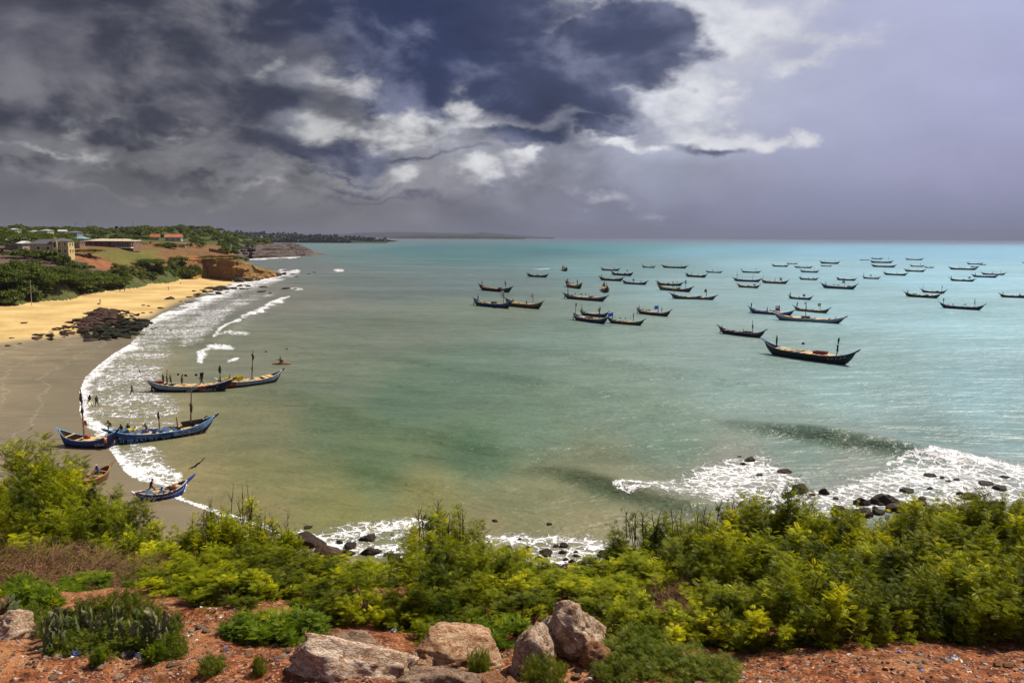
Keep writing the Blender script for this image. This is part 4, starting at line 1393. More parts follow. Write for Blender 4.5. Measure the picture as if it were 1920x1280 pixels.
def palm(pos, h, label, seed=0, fr=4.2, n=17):
    g = random.Random(seed)
    root = tag(empty('palm_tree', pos, g.uniform(0, 6)), label, 'palm tree')
    lean = g.uniform(-.5, .5)
    MB().tube([(0, 0, -.2), (lean * .4, 0, h * .5), (lean, 0, h)], [.26, .19, .15], 7).build('trunk', M_BARK, root)
    for k in range(n):
        a = 2 * math.pi * k / n + g.uniform(-.15, .15); el = g.uniform(-.25, 1.1); L = fr * g.uniform(.8, 1.1)
        mb = MB(); pts = []
        for i in range(9):
            t = i / 8
            r = L * (t * math.cos(el) * (1 - .12 * t)); z = L * (t * math.sin(el) - .75 * t * t)
            pts.append(Vector((math.cos(a) * r, math.sin(a) * r, z)))
        for i in range(1, 8):
            d = (pts[i + 1] - pts[i - 1]).normalized(); sd = d.cross(Vector((0, 0, 1))).normalized()
            w = .75 * math.sin(math.pi * (.12 + .80 * i / 8)) * L / 4.2
            for s_ in (-1, 1):
                p = pts[i]; q = p + sd * s_ * w + d * .45 - Vector((0, 0, .35 * w))
                mb.add([p - d * .16, q, p + d * .16], [(0, 1, 2)])
        mb.tube(pts, [.04] * 8 + [.01], 3)
        me = mb.mesh('frond', M_TREE); at_ = me.attributes.new('tint', 'FLOAT', 'POINT'); at_.data.foreach_set('value', [g.random() * .8] * len(me.vertices))
        link('frond', me, root, (lean, 0, h))
    return root


p = spot(40, 470); palm(p, h_for(40, 424, 470, p[2]), 'palm standing above the skyline at the upper left', 3, 5.5)
p = spot(229, 357); palm(p, h_for(229, 502, 357, p[2]), 'coconut palm with arching fronds in the tree belt at the top of the beach', 5, 6.0)
p = spot(252, 380); palm(p, h_for(252, 512, 380, p[2]), 'small palm left of the big round bush above the beach', 7, 3.4, 12)

# ================================================================== BUILDINGS
M_GLASS = plain('dark_window', (0.03, 0.035, 0.045), 0.25, 0.08, spec=.6)
M_FRAMEW = plain('white_trim', (0.70, 0.68, 0.62), 0.7, 0.05)


def house(px, ybase, Y, wpx, hpx, label, wall=(0.5, 0.36, 0.14), roof=(0.10, 0.095, 0.10), roof_h=.35, depth=8.0, rz=0.0, kind='hip', wins=4, storeys=1, veranda=False, z=None, name='house', door=True, cat='house', chim=False):
    p = spot(px, Y)
    z0 = float(at(px, ybase, Y)[2]) if z is None else z
    w = wpx * Y / FPX; h = hpx * Y / FPX
    wm = plain('wall_%d_%d' % (px, Y), wall, .9, .08, sc=.5); rm = plain('roof_%s' % '_'.join('%d' % int(c * 255) for c in roof), roof, .8, .15, sc=.8)
    root = tag(empty(name, (p[0], Y, z0), rz), label, cat)
    rh = h * roof_h; wh = h - rh
    MB().box((0, depth / 2, wh / 2 - 1.2), (w, depth, wh + 2.4)).build('wall', wm, root)
    ov = .5
    mb = MB()
    W2, D0, D1 = w / 2 + ov, -ov, depth + ov
    if kind == 'flat':
        mb.box((0, depth / 2, wh + rh / 2), (w + 2 * ov, depth + 2 * ov, rh))
    else:
        r_in = min(w / 2 * .98, (depth / 2)) if kind == 'hip' else 0.0
        a = [(-W2, D0, wh), (W2, D0, wh), (W2, D1, wh), (-W2, D1, wh), (-W2 + r_in, depth / 2, wh + rh), (W2 - r_in, depth / 2, wh + rh)]
        mb.add(a, [(0, 1, 5, 4), (2, 3, 4, 5), (1, 2, 5), (3, 0, 4), (3, 2, 1, 0)])
    rf = mb.build('roof', rm, root)
    MB().box((0, -ov - .02, wh - .05), (w + 2 * ov + .05, .10, .28)).build('fascia', M_FRAMEW, rf)
    for s_ in range(storeys):
        zc = wh * (s_ + .5) / storeys
        for i in range(wins):
            x = -w / 2 + w * (i + .5) / wins
            ww = min(1.5, w / wins * .45); hh = wh / storeys * .46
            if door and s_ == 0 and i == wins // 2:
                dr = MB().box((x, -.04, wh / storeys * .36), (1.0, .10, wh / storeys * .72)).build('door', M_OLDW, root)
                continue
            f = MB().box((x, -.03, zc), (ww + .3, .14, hh + .3)).build('window', M_FRAMEW, root)
            MB().box((x, -.12, zc), (ww, .06, hh)).build('pane', M_GLASS, f)
            MB().box((x, -.17, zc), (.07, .05, hh)).build('mullion', M_FRAMEW, f)
    for s_ in range(storeys):        # openings in the side that faces the sea
        for q in range(2):
            y_ = depth * (.3 + .4 * q); zc = wh * (s_ + .5) / storeys; hh = wh / storeys * .46
            f = MB().box((w / 2 + .03, y_, zc), (.14, 1.6, hh + .3)).build('window', M_FRAMEW, root)
            MB().box((w / 2 + .12, y_, zc), (.06, 1.3, hh)).build('pane', M_GLASS, f)
    if veranda:
        for i in range(veranda + 1):
            MB().box((-w / 2 + w * i / veranda, -2.4, wh / 2), (.3, .3, wh)).build('post', wm, root)
        MB().box((0, -1.2, wh + .1), (w + 1, 3.2, .16)).build('veranda_roof', rm, root)
        MB().box((0, -1.3, -.3), (w, 2.8, .5)).build('veranda_floor', M_FRAMEW, root)
    return root


# the yellow house: two-storey tower with a long low wing
yh = house(112, 477, 330, 29, 30, 'yellow two-storey house with white windows on the slope', (0.50, 0.36, 0.15), (0.085, 0.080, 0.09), .16, 9, R(14), 'hip', 3, 2, door=False)
MB().box((-6.2, 4.0, 1.9), (9.5, 8.2, 5.0)).build('wing_wall', plain('wing_wall', (0.48, 0.34, 0.19), .9, .08), yh)
MB().add([(-11.6, -.6, 4.3), (-1.5, -.6, 4.3), (-1.5, 8.6, 4.3), (-11.6, 8.6, 4.3), (-8.5, 4, 6.2), (-1.5, 4, 6.2)], [(0, 1, 5, 4), (2, 3, 4, 5), (3, 0, 4), (1, 2, 5), (3, 2, 1, 0)]).build('wing_roof', plain('slate_roof', (0.075, 0.072, 0.085), .8, .12), yh)
MB().box((-1.6, -.85, 6.0), (1.2, .2, 2.2), M=Matrix.Rotation(.5, 3, 'Y')).build('gable_trim', plain('cream_trim', (.62, .52, .28), .8, .05), yh)
for x in (-4.3, -7.8):
    f = MB().box((x, -.16, 2.4), (1.5, .12, 2.1)).build('window', M_FRAMEW, yh); MB().box((x, -.24, 2.4), (1.1, .08, 1.7)).build('pane', M_GLASS, f)
MB().box((-1.3, -1.2, 3.0), (1.6, .5, 5.2)).build('bay', plain('bay_cream', (.62, .50, .24), .8, .05), yh)
f = MB().box((-1.3, -1.5, 4.0), (1.2, .1, 2.4)).build('window', M_FRAMEW, yh); MB().box((-1.3, -1.58, 4.0), (.9, .06, 2.1)).build('pane', M_GLASS, f)
for (x0, x1, yb, Y, hp, rf, lab) in ((76, 0, 474, 334, 0, 0, ''),): pass
house(205, 463, 428, 88, 15, 'long brown bungalow with pale tin roof and open veranda', (0.22, 0.12, 0.07), (0.48, 0.40, 0.30), .30, 11, R(2), 'hip', 9, 1, veranda=10)
house(242, 461, 432, 18, 11, 'cream annex at the right end of the long bungalow', (0.60, 0.46, 0.24), (0.44, 0.36, 0.28), .2, 6, R(-6), 'flat', 4, door=False)
house(291, 451, 620, 15, 12, 'small house with orange roof, left of the pair', (0.20, 0.15, 0.11), (0.27, 0.085, 0.04), .45, 8, R(18), 'gable', 2)
house(325, 452, 600, 28, 13, 'pale green house with bright orange roof, right of the pair', (0.32, 0.42, 0.36), (0.30, 0.09, 0.04), .45, 10, R(14), 'gable', 3)
house(374, 438.5, 900, 21, 9, 'terraced house on the hilltop against the sky', (0.20, 0.15, 0.12), (0.30, 0.25, 0.21), .18, 12, 0, 'flat', 5, 2, z=None)
house(386, 440, 890, 14, 5, 'lower wing beside the hilltop house', (0.24, 0.19, 0.16), (0.34, 0.29, 0.25), .2, 10, 0, 'flat', 3)
house(148, 455, 452, 20, 12, 'small house with blue hipped roof left of the long bungalow', (0.30, 0.22, 0.14), (0.13, 0.24, 0.27), .40, 9, R(8), 'hip', 3)
house(138, 463, 405, 22, 11, 'unfinished brown block building beside the yellow house', (0.20, 0.11, 0.075), (0.28, 0.19, 0.14), .12, 8, R(10), 'flat', 3)
house(22, 457, 345, 26, 12, 'white tin-roofed building at the left edge', (0.26, 0.20, 0.15), (0.56, 0.55, 0.54), .45, 10, R(-5), 'gable', 3)
house(38, 461, 338, 13, 9, 'small white-gabled shed right of the tin-roofed building', (0.34, 0.27, 0.17), (0.60, 0.60, 0.56), .5, 5, R(-20), 'gable', 1, door=False)
house(84, 436, 640, 15, 6, 'distant house with cream wall on the far ridge, left one', (0.50, 0.46, 0.34), (0.32, 0.31, 0.30), .45, 9, 0, 'hip', 2)
house(62, 437, 660, 13, 5, 'distant low house left of the cream one on the ridge', (0.36, 0.34, 0.28), (0.36, 0.36, 0.33), .5, 9, 0, 'hip', 2)
house(118, 437, 640, 12, 6, 'distant house with pale sloping roof, right one on the ridge', (0.34, 0.31, 0.25), (0.44, 0.45, 0.42), .5, 9, R(20), 'gable', 2)
house(136, 441, 600, 20, 8, 'long grey building behind the trees on the ridge', (0.22, 0.21, 0.21), (0.10, 0.10, 0.12), .4, 9, 0, 'hip', 5)
house(24, 433, 600, 12, 5, 'distant pale house left of the skyline palm', (0.36, 0.34, 0.28), (0.40, 0.40, 0.37), .5, 8, 0, 'hip', 2)
house(341, 463, 520, 12, 6, 'ruined sandy wall hut beside the lone bush clump', (0.42, 0.27, 0.12), (0.34, 0.22, 0.11), .1, 4, R(8), 'flat', 2, door=False)
house(485, 446, 1000, 8, 3.2, 'small white shelter on posts near the end of the headland', (0.30, 0.28, 0.26), (0.50, 0.48, 0.46), .4, 5, 0, 'flat', 2, door=False, name='shelter', cat='shelter')
# low boundary wall, water tower, masts
mb_ = MB(); w0 = spot(392, 505); w1 = spot(428, 492)
for i in range(12):
    a = Vector(w0).lerp(Vector(w1), i / 12); b = Vector(w0).lerp(Vector(w1), (i + .8) / 12)
    za = ground_z(a.x, a.y)
    mb_.box(((a.x + b.x) / 2, (a.y + b.y) / 2, za + .6), (abs(b.x - a.x) * 1.1, .4, 2.6), rz=math.atan2(b.y - a.y, b.x - a.x))
tag(mb_.build('boundary_wall', plain('mud_wall', (.14, .075, .045), .9, .15)), 'low broken brown wall along the brow above the golden cliff', 'wall')
for (px, yt, Y, lab) in ((252, 414, 1150, 'tallest thin radio mast on the skyline, right one'), (168, 416, 1150, 'thin radio mast on the skyline, middle one'), (145, 416, 1150, 'thin radio mast on the skyline, left one')):
    p = spot(px, Y); h = h_for(px, yt, Y, p[2])
    mb = MB()
    for k in range(3):
        a = 2.1 * k; mb.tube([(math.cos(a) * .9, math.sin(a) * .9, -1), (math.cos(a) * .18, math.sin(a) * .18, h)], [.16, .08], 4)
    for k in range(8):
        z_ = h * k / 8; r_ = .9 - .72 * k / 8
        for q in range(3): mb.tube([(math.cos(2.1 * q) * r_, math.sin(2.1 * q) * r_, z_), (math.cos(2.1 * q + 2.1) * r_, math.sin(2.1 * q + 2.1) * r_, z_ + h / 8)], .05, 3)
    tag(mb.build('radio_mast', plain('mast_grey', (.10, .10, .11), .6, .05), loc=p), lab, 'mast')
p = spot(221, 700)
rt = tag(empty('water_tower', p), 'small dark water tank on a stand on the skyline above the long bungalow', 'water tower')
hh = h_for(221, 424, 700, p[2])
MB().tube([(0, 0, hh - 2.2), (0, 0, hh)], 1.3, 10).build('tank', M_DARK, rt)
for sx in (-1, 1):
    for sy in (-1, 1): MB().box((sx, sy, (hh - 2.2) / 2), (.2, .2, hh - 2.2)).build('leg', M_OLDW, rt)
mb = MB(); p = spot(52, 262)
mb.tube([(0, 0, 0), (0, 0, 8.5)], [.12, .08], 6).box((0, 0, 8.0), (1.4, .1, .1))
tag(mb.build('power_pole', plain('pole_grey', (.32, .30, .22), .8, .1), loc=p), 'thin pale pole standing in front of the tree belt at the left', 'pole')

# ================================================================== BOATS
PAINT = {
    'white': (0.68, 0.70, 0.70), 'blue': (0.022, 0.06, 0.24), 'sky': (0.20, 0.42, 0.72), 'pale': (0.26, 0.34, 0.40), 'red': (0.42, 0.045, 0.03),
    'navy': (0.006, 0.012, 0.065), 'green': (0.05, 0.16, 0.07), 'yellow': (0.62, 0.42, 0.05), 'brown': (0.22, 0.10, 0.05), 'grey': (0.07, 0.085, 0.10),
    'orange': (0.60, 0.20, 0.05), 'black': (0.02, 0.02, 0.022), 'cobalt': (0.03, 0.06, 0.42), 'turq': (0.12, 0.38, 0.42), 'ochre': (0.42, 0.24, 0.06),
    'lightblue': (0.22, 0.50, 0.80), 'purple': (0.22, 0.10, 0.30), 'lime': (0.30, 0.60, 0.08), 'brightblue': (0.03, 0.18, 0.75),
    'teal': (0.10, 0.30, 0.33), 'cream': (0.62, 0.50, 0.28), 'brightyellow': (0.75, 0.60, 0.03), 'maroon': (0.16, 0.02, 0.02)}
PM = lambda k: plain('paint_' + k, tuple(c * 0.62 for c in PAINT[k]), 0.6, 0.15, sc=3.5)
CM_ = lambda k: plain('cloth_' + k, PAINT[k], 0.9, 0.06)


class Hull:
    """long planked sea canoe with a rising stem and stern; x runs towards the bow"""
    def __init__(self, L=14.0, B=1.05, H=0.95, bow=1.25, stern=1.1, p=3.0, draft=0.35, rake=1.0):
        self.L, self.B, self.H, self.bow, self.stern, self.p, self.draft, self.rake = L, B, H, bow, stern, p, draft, rake

    def half(self, t):
        return self.B * max(0.0, 1 - abs(t) ** 2.6) ** 0.85 + 0.05

    def sheer(self, t):
        return self.H + (self.bow if t > 0 else self.stern) * abs(t) ** self.p

    def keel(self, t):
        k = abs(t)
        top = self.sheer(t) - 0.16
        base = -self.draft
        w = min(1, max(0, (k - 0.70) / 0.30)) ** 1.35
        return base * (1 - w) + top * w

    def pt(self, t, s, side, out=0.0):
        b, z0, z1 = self.half(t), self.keel(t), self.sheer(t)
        y = b * (0.10 + 0.90 * math.sin(min(1, s * 1.05) * math.pi / 2) ** 0.75) if s > 0 else b * 0.10
        z = z0 + (z1 - z0) * s ** 1.25
        return Vector((t * self.L / 2, side * (y + out), z))

    def skin(self, s0, s1, n=26, m=4, out=0.0, t0=-1.0, t1=1.0, inner=False):
        mb = MB()
        for side in (-1, 1):
            vs = []
            for i in range(n + 1):
                t = t0 + (t1 - t0) * i / n
                for j in range(m + 1):
                    s = s0 + (s1 - s0) * j / m
                    vs.append(self.pt(t, s, side, out))
            fs = []
            for i in range(n):
                for j in range(m):
                    a = i * (m + 1) + j
                    q = (a, a + m + 1, a + m + 2, a + 1)
                    fs.append(q if side < 0 else q[::-1])
            mb.add(vs, fs)
        if s0 == 0.0:
            vs = []
            for i in range(n + 1):
                t = t0 + (t1 - t0) * i / n
                vs += [self.pt(t, 0, -1, out), self.pt(t, 0, 1, out)]
            mb.add(vs, [(2 * i, 2 * i + 1, 2 * i + 3, 2 * i + 2) for i in range(n)])
        return mb

    def floor(self, z, t0=-0.8, t1=0.8, n=14):
        mb = MB(); vs = []
        for i in range(n + 1):
            t = t0 + (t1 - t0) * i / n
            zz = max(z, self.keel(t) + 0.12)
            s = ((zz - self.keel(t)) / (self.sheer(t) - self.keel(t))) ** 0.8
            w = self.pt(t, min(1, s), 1).y - 0.05
            vs += [(t * self.L / 2, -w, zz), (t * self.L / 2, w, zz)]
        return mb.add(vs, [(2 * i, 2 * i + 1, 2 * i + 3, 2 * i + 2) for i in range(n)])


def gunwale_mb(h, n=26, r=0.06):
    mb = MB()
    for side in (-1, 1):
        pts = [h.pt(-1 + 2 * i / n, 1.0, side) + Vector((0, 0, 0.02)) for i in range(n + 1)]
        mb.tube(pts, r, 4)
    return mb


def spur_mb(h, end):
    """the beak that carries on the line of the stem beyond the planking"""
    mb = MB()
    a = h.pt(end, 1.0, 1); sl = (h.sheer(end) - h.sheer(end * 0.93)) / (0.07 * h.L / 2)
    L = (0.028 * h.L + 0.22) * (2.3 if h.p == 2.0 and end > 0 else 1.0)
    p0 = Vector((end * h.L / 2 * 0.975, 0, h.sheer(end) - 0.16))
    p1 = Vector((end * (h.L / 2 + L * 0.55), 0, h.sheer(end) + sl * L * 0.45 - 0.03))
    p2 = Vector((end * (h.L / 2 + L), 0, h.sheer(end) + sl * L * 0.95 + 0.04))
    for (p, q, w1, w2) in ((p0, p1, .13, .10), (p1, p2, .10, .055)):
        mb.tube([p, q], [w1 * 1.25, w2 * 1.35], 4)
    return mb


def flag_mesh(name, w, h, mats, bands=1, droop=0.25, seed=0):
    """a small waving cloth hanging from a pole at x=0; several materials make bands"""
    nx, nz = 8, 6
    rr = random.Random(seed)
    ph = rr.random() * 6
    V = []
    for j in range(nz + 1):
        for i in range(nx + 1):
            x = w * i / nx; z = -h * j / nz
            V.append((x, 0.10 * w * math.sin(6 * i / nx + ph + j * .2) * (i / nx), z - droop * x * (i / nx) + 0.05 * h * math.sin(4 * i / nx + ph)))
    F = []
    for j in range(nz):
        for i in range(nx):
            a = j * (nx + 1) + i
            F.append((a, a + 1, a + nx + 2, a + nx + 1))
    me = bpy.data.meshes.new(name)
    me.from_pydata(V, [], F)
    for m in mats: me.materials.append(m)
    if len(mats) > 1:
        for k, p in enumerate(me.polygons):
            p.material_index = min(len(mats) - 1, (k // nx) * len(mats) // nz)
    return me




def add_mast(root, h, t, height, lean=0.0, clothes=2, seed=0, r=0.06, side=0.0, mat=None):
    z0 = max(0.0, h.keel(t) + 0.1)
    rr = random.Random(seed)
    top = Vector((math.sin(lean) * height, 0, math.cos(lean) * height))
    key = ('mast', round(height, 1), round(lean, 2), r)
    me = cached(key, lambda: MB().tube([(0, 0, 0), top * 0.5, top], [r * 1.9, r * 1.6, r * 1.0], 5).mesh('mast', M_OLDW))
    o = link('mast', me if mat is None else MB().tube([(0, 0, 0), top], [r * 1.4, r * .8], 5).mesh('mast', mat), root, (t * h.L / 2, side, z0))
    for k in range(clothes):
        f = rr.uniform(0.42, 0.95)
        s = rr.randrange(6)
        cm = cached(('bundle', s), lambda: MB().blob((0, 0, 0), (0.17, 0.15, 0.42 + 0.12 * (s % 3)), s, 0.55, 6, 6).mesh('hung_cloth', M_CLOTH_BLACK))
        link('hung_cloth', cm, o, top * f, (0, lean, rr.random() * 6), rr.uniform(0.7, 1.15))
    return o, top


def add_flag(mast, top, colours, w=1.0, hgt=0.8, seed=0, f=0.98, flip=False, kind='cloth'):
    w *= 1.45; hgt *= 1.4
    me = cached(('flag', tuple(colours), round(w, 1), round(hgt, 1), seed % 3), lambda: flag_mesh('flag', w, hgt, [CM_(c) for c in colours], seed=seed))
    link('flag', me, mast, top * f, (0, 0, math.pi if flip else 0.15))


def add_bunting(root, h, t0, t1, z, seed, n=7, mats=(M_CLOTH_BLACK,)):
    rr = random.Random(seed)
    a = Vector((t0 * h.L / 2, 0, z)); b = Vector((t1 * h.L / 2, 0, z + 0.1))
    pts = [a.lerp(b, i / 6) - Vector((0, 0, 0.35 * math.sin(math.pi * i / 6))) for i in range(7)]
    o = MB().tube(pts, 0.012, 3).build('washing_line', M_ROPE, root)
    for k in range(n):
        f = rr.uniform(0.1, 0.92); p = a.lerp(b, f) - Vector((0, 0, 0.35 * math.sin(math.pi * f)))
        w = rr.uniform(.12, .34); hh = rr.uniform(.25, .7)
        me = cached(('hung', k % 5, len(mats)), lambda: MB().box((0, 0, -hh / 2), (w, 0.05, hh), taper=1.25).mesh('hung_cloth', mats[k % len(mats)]))
        link('hung_cloth', me, o, p, (0, rr.uniform(-.2, .2), rr.uniform(-.5, .5)))


def side_box_mb(L=2.0, W=0.9, H=0.5, flare=0.22):
    """little open punt carried on deck: flared ends, hollow"""
    mb = MB()
    lo = [(-L / 2 + .2, -W / 2, 0), (L / 2 - .2, -W / 2, 0), (L / 2 - .2, W / 2, 0), (-L / 2 + .2, W / 2, 0)]
    hi = [(-L / 2, -W / 2 - .08, H * .96), (L / 2 + flare * .3, -W / 2 - .08, H * 1.12), (L / 2 + flare * .3, W / 2 + .08, H * 1.12), (-L / 2, W / 2 + .08, H * .96)]
    ih = [(x * .94, y * .88, z) for x, y, z in hi]; il = [(x * .92, y * .85, 0.10) for x, y, z in lo]
    vs = lo + hi + ih + il
    fs = [(3, 2, 1, 0)]
    for k in range(4):
        k2 = (k + 1) % 4
        fs += [(k, k2, 4 + k2, 4 + k), (4 + k, 4 + k2, 8 + k2, 8 + k), (8 + k, 8 + k2, 12 + k2, 12 + k)]
    fs.append((12, 13, 14, 15))
    return mb.add(vs, fs)


HULLS = {}
def hull_kit(kind, L, strake, low='black', rail='grey'):
    """meshes of one class of canoe, shared by every boat of the class"""
    key = (kind, L, strake, low, rail)
    if key in HULLS: return HULLS[key]
    par = dict(A=dict(B=1.3, H=1.0, bow=1.15, stern=1.15, p=3.8), B=dict(B=1.35, H=1.1, bow=1.25, stern=1.15, p=4.6), C=dict(B=1.2, H=.92, bow=.95, stern=.9, p=3.6),
               D=dict(B=1.3, H=1.0, bow=1.35, stern=1.25, p=4.2), S=dict(B=.85, H=.60, bow=.62, stern=.35, p=2.0), N=dict(B=1.05, H=.85, bow=1.0, stern=.8, p=2.8), M=dict(B=1.1, H=.85, bow=1.05, stern=.95, p=2.6))[kind]
    h = Hull(L, **par)
    HULLS[key] = dict(h=h, lower=h.skin(0.0, 0.62, m=3).mesh('hull', PM(low) if low != 'black' else M_DARK, True),
                      strake=h.skin(0.62, 1.0, m=2, out=0.012).mesh('painted_strake', PM(strake), True),
                      inner=h.skin(0.30, 0.985, m=2, out=-0.06).mesh('inside', M_INNER, True),
                      floor=h.floor(0.42).mesh('deck', M_OLDW),
                      rail=gunwale_mb(h).mesh('gunwale', PM(rail), True),
                      bow=spur_mb(h, 1).mesh('stem_spur', PM(low) if low != 'black' else M_DARK), stern=spur_mb(h, -1).mesh('stern_spur', PM(rail)))
    return HULLS[key]


def make_boat(pos, rz, L, strake='grey', kind='A', low='black', rail='grey', label='', group='fishing canoes moored in the bay', seed=0, box=None, flags=(),
              masts=((-.72, 1.9, 2), (.62, 2.6, 2)), bunting=None, tarp=None, thwarts=7, wood='bright', spool=False, extra=None, scale=1.0):
    kit = hull_kit(kind, L, strake, low, rail)
    h = kit['h']; rr = random.Random(seed)
    root = tag(empty('fishing_canoe', pos, rz, scale), label, 'boat', group)
    for nm, k in (('hull', 'lower'), ('painted_strake', 'strake'), ('inside', 'inner'), ('deck', 'floor'), ('gunwale', 'rail'), ('stem_spur', 'bow'), ('stern_spur', 'stern')):
        link(nm, kit[k], root)
    wm = {'bright': M_WOOD, 'dull': M_OLDW, 'yellow': PM('ochre')}[wood]
    ts = [-.62 + 1.24 * i / (thwarts - 1) for i in range(thwarts)]
    for i, t in enumerate(ts):
        if rr.random() < 0.14: continue
        w = h.half(t) * 2 + 0.02; dd = rr.choice((.35, .5, .8, 1.1)) * L / 14
        me = cached(('thwart', round(w, 1), dd, wood), lambda: MB().box((0, 0, 0), (dd, w, 0.06)).mesh('thwart', wm))
        link('thwart', me, root, (t * L / 2 + rr.uniform(-.2, .2), 0, h.sheer(t) + 0.05), (rr.uniform(-.04, .04), rr.uniform(-.05, .05), 0))
    for k, (t, hh, nc) in enumerate(masts):
        mo, top = add_mast(root, h, t, hh * rr.uniform(1.1, 1.3) + .7, rr.uniform(-.10, .10), nc, seed + k)
        for (mi, cols, w, hg, fl) in flags:
            if mi == k: add_flag(mo, top, cols, w, hg, seed, flip=fl)
    if box:
        c, t, s = box
        me = cached(('punt', c, s), lambda: side_box_mb(2.0 * s, .95, .52 * (.8 + .2 * s)).mesh('deck_punt', PM(c)))
        link('deck_punt', me, root, (t * L / 2, 0, h.sheer(t) - 0.05), (0, 0, rr.uniform(-.05, .05)))
    if tarp:
        c, t, s = tarp
        me = cached(('tarp', c, s), lambda: MB().blob((0, 0, 0), (1.3 * s, .62, .30), 3, .22, 6, 10).mesh('net_heap', CM_(c) if c != 'net' else M_NET, True))
        link('net_heap', me, root, (t * L / 2, 0, h.sheer(t) - 0.02))
    for _g in range(rr.randrange(2, 5) if thwarts > 4 else 0):    # gear lying about
        t = rr.uniform(-.7, .6); s = rr.randrange(4)
        me = cached(('gear', s), lambda: MB().blob((0, 0, 0), (.42, .36, .24), s, .4, 5, 7).mesh('gear_heap', (M_NET, M_CLOTH_BLACK, PM('ochre'), PM('cream'))[s]))
        link('gear_heap', me, root, (t * L / 2, rr.uniform(-.3, .3), h.sheer(t) + .02))
    if bunting:
        add_bunting(root, h, bunting[0], bunting[1], bunting[2], seed)
    # rudder oar or outboard bracket at the stern
    me = cached(('bracket', kind, L), lambda: MB().box((-L / 2 * .86, -h.half(.86) - .14, h.H * .55), (.26, .22, .62), taper=.7).box((-L / 2 * .86, -h.half(.86) - .10, h.H * .1), (.10, .10, .6)).mesh('engine_bracket', M_DARK))
    if seed % 2: link('engine_bracket', me, root)
    return root, h, kit


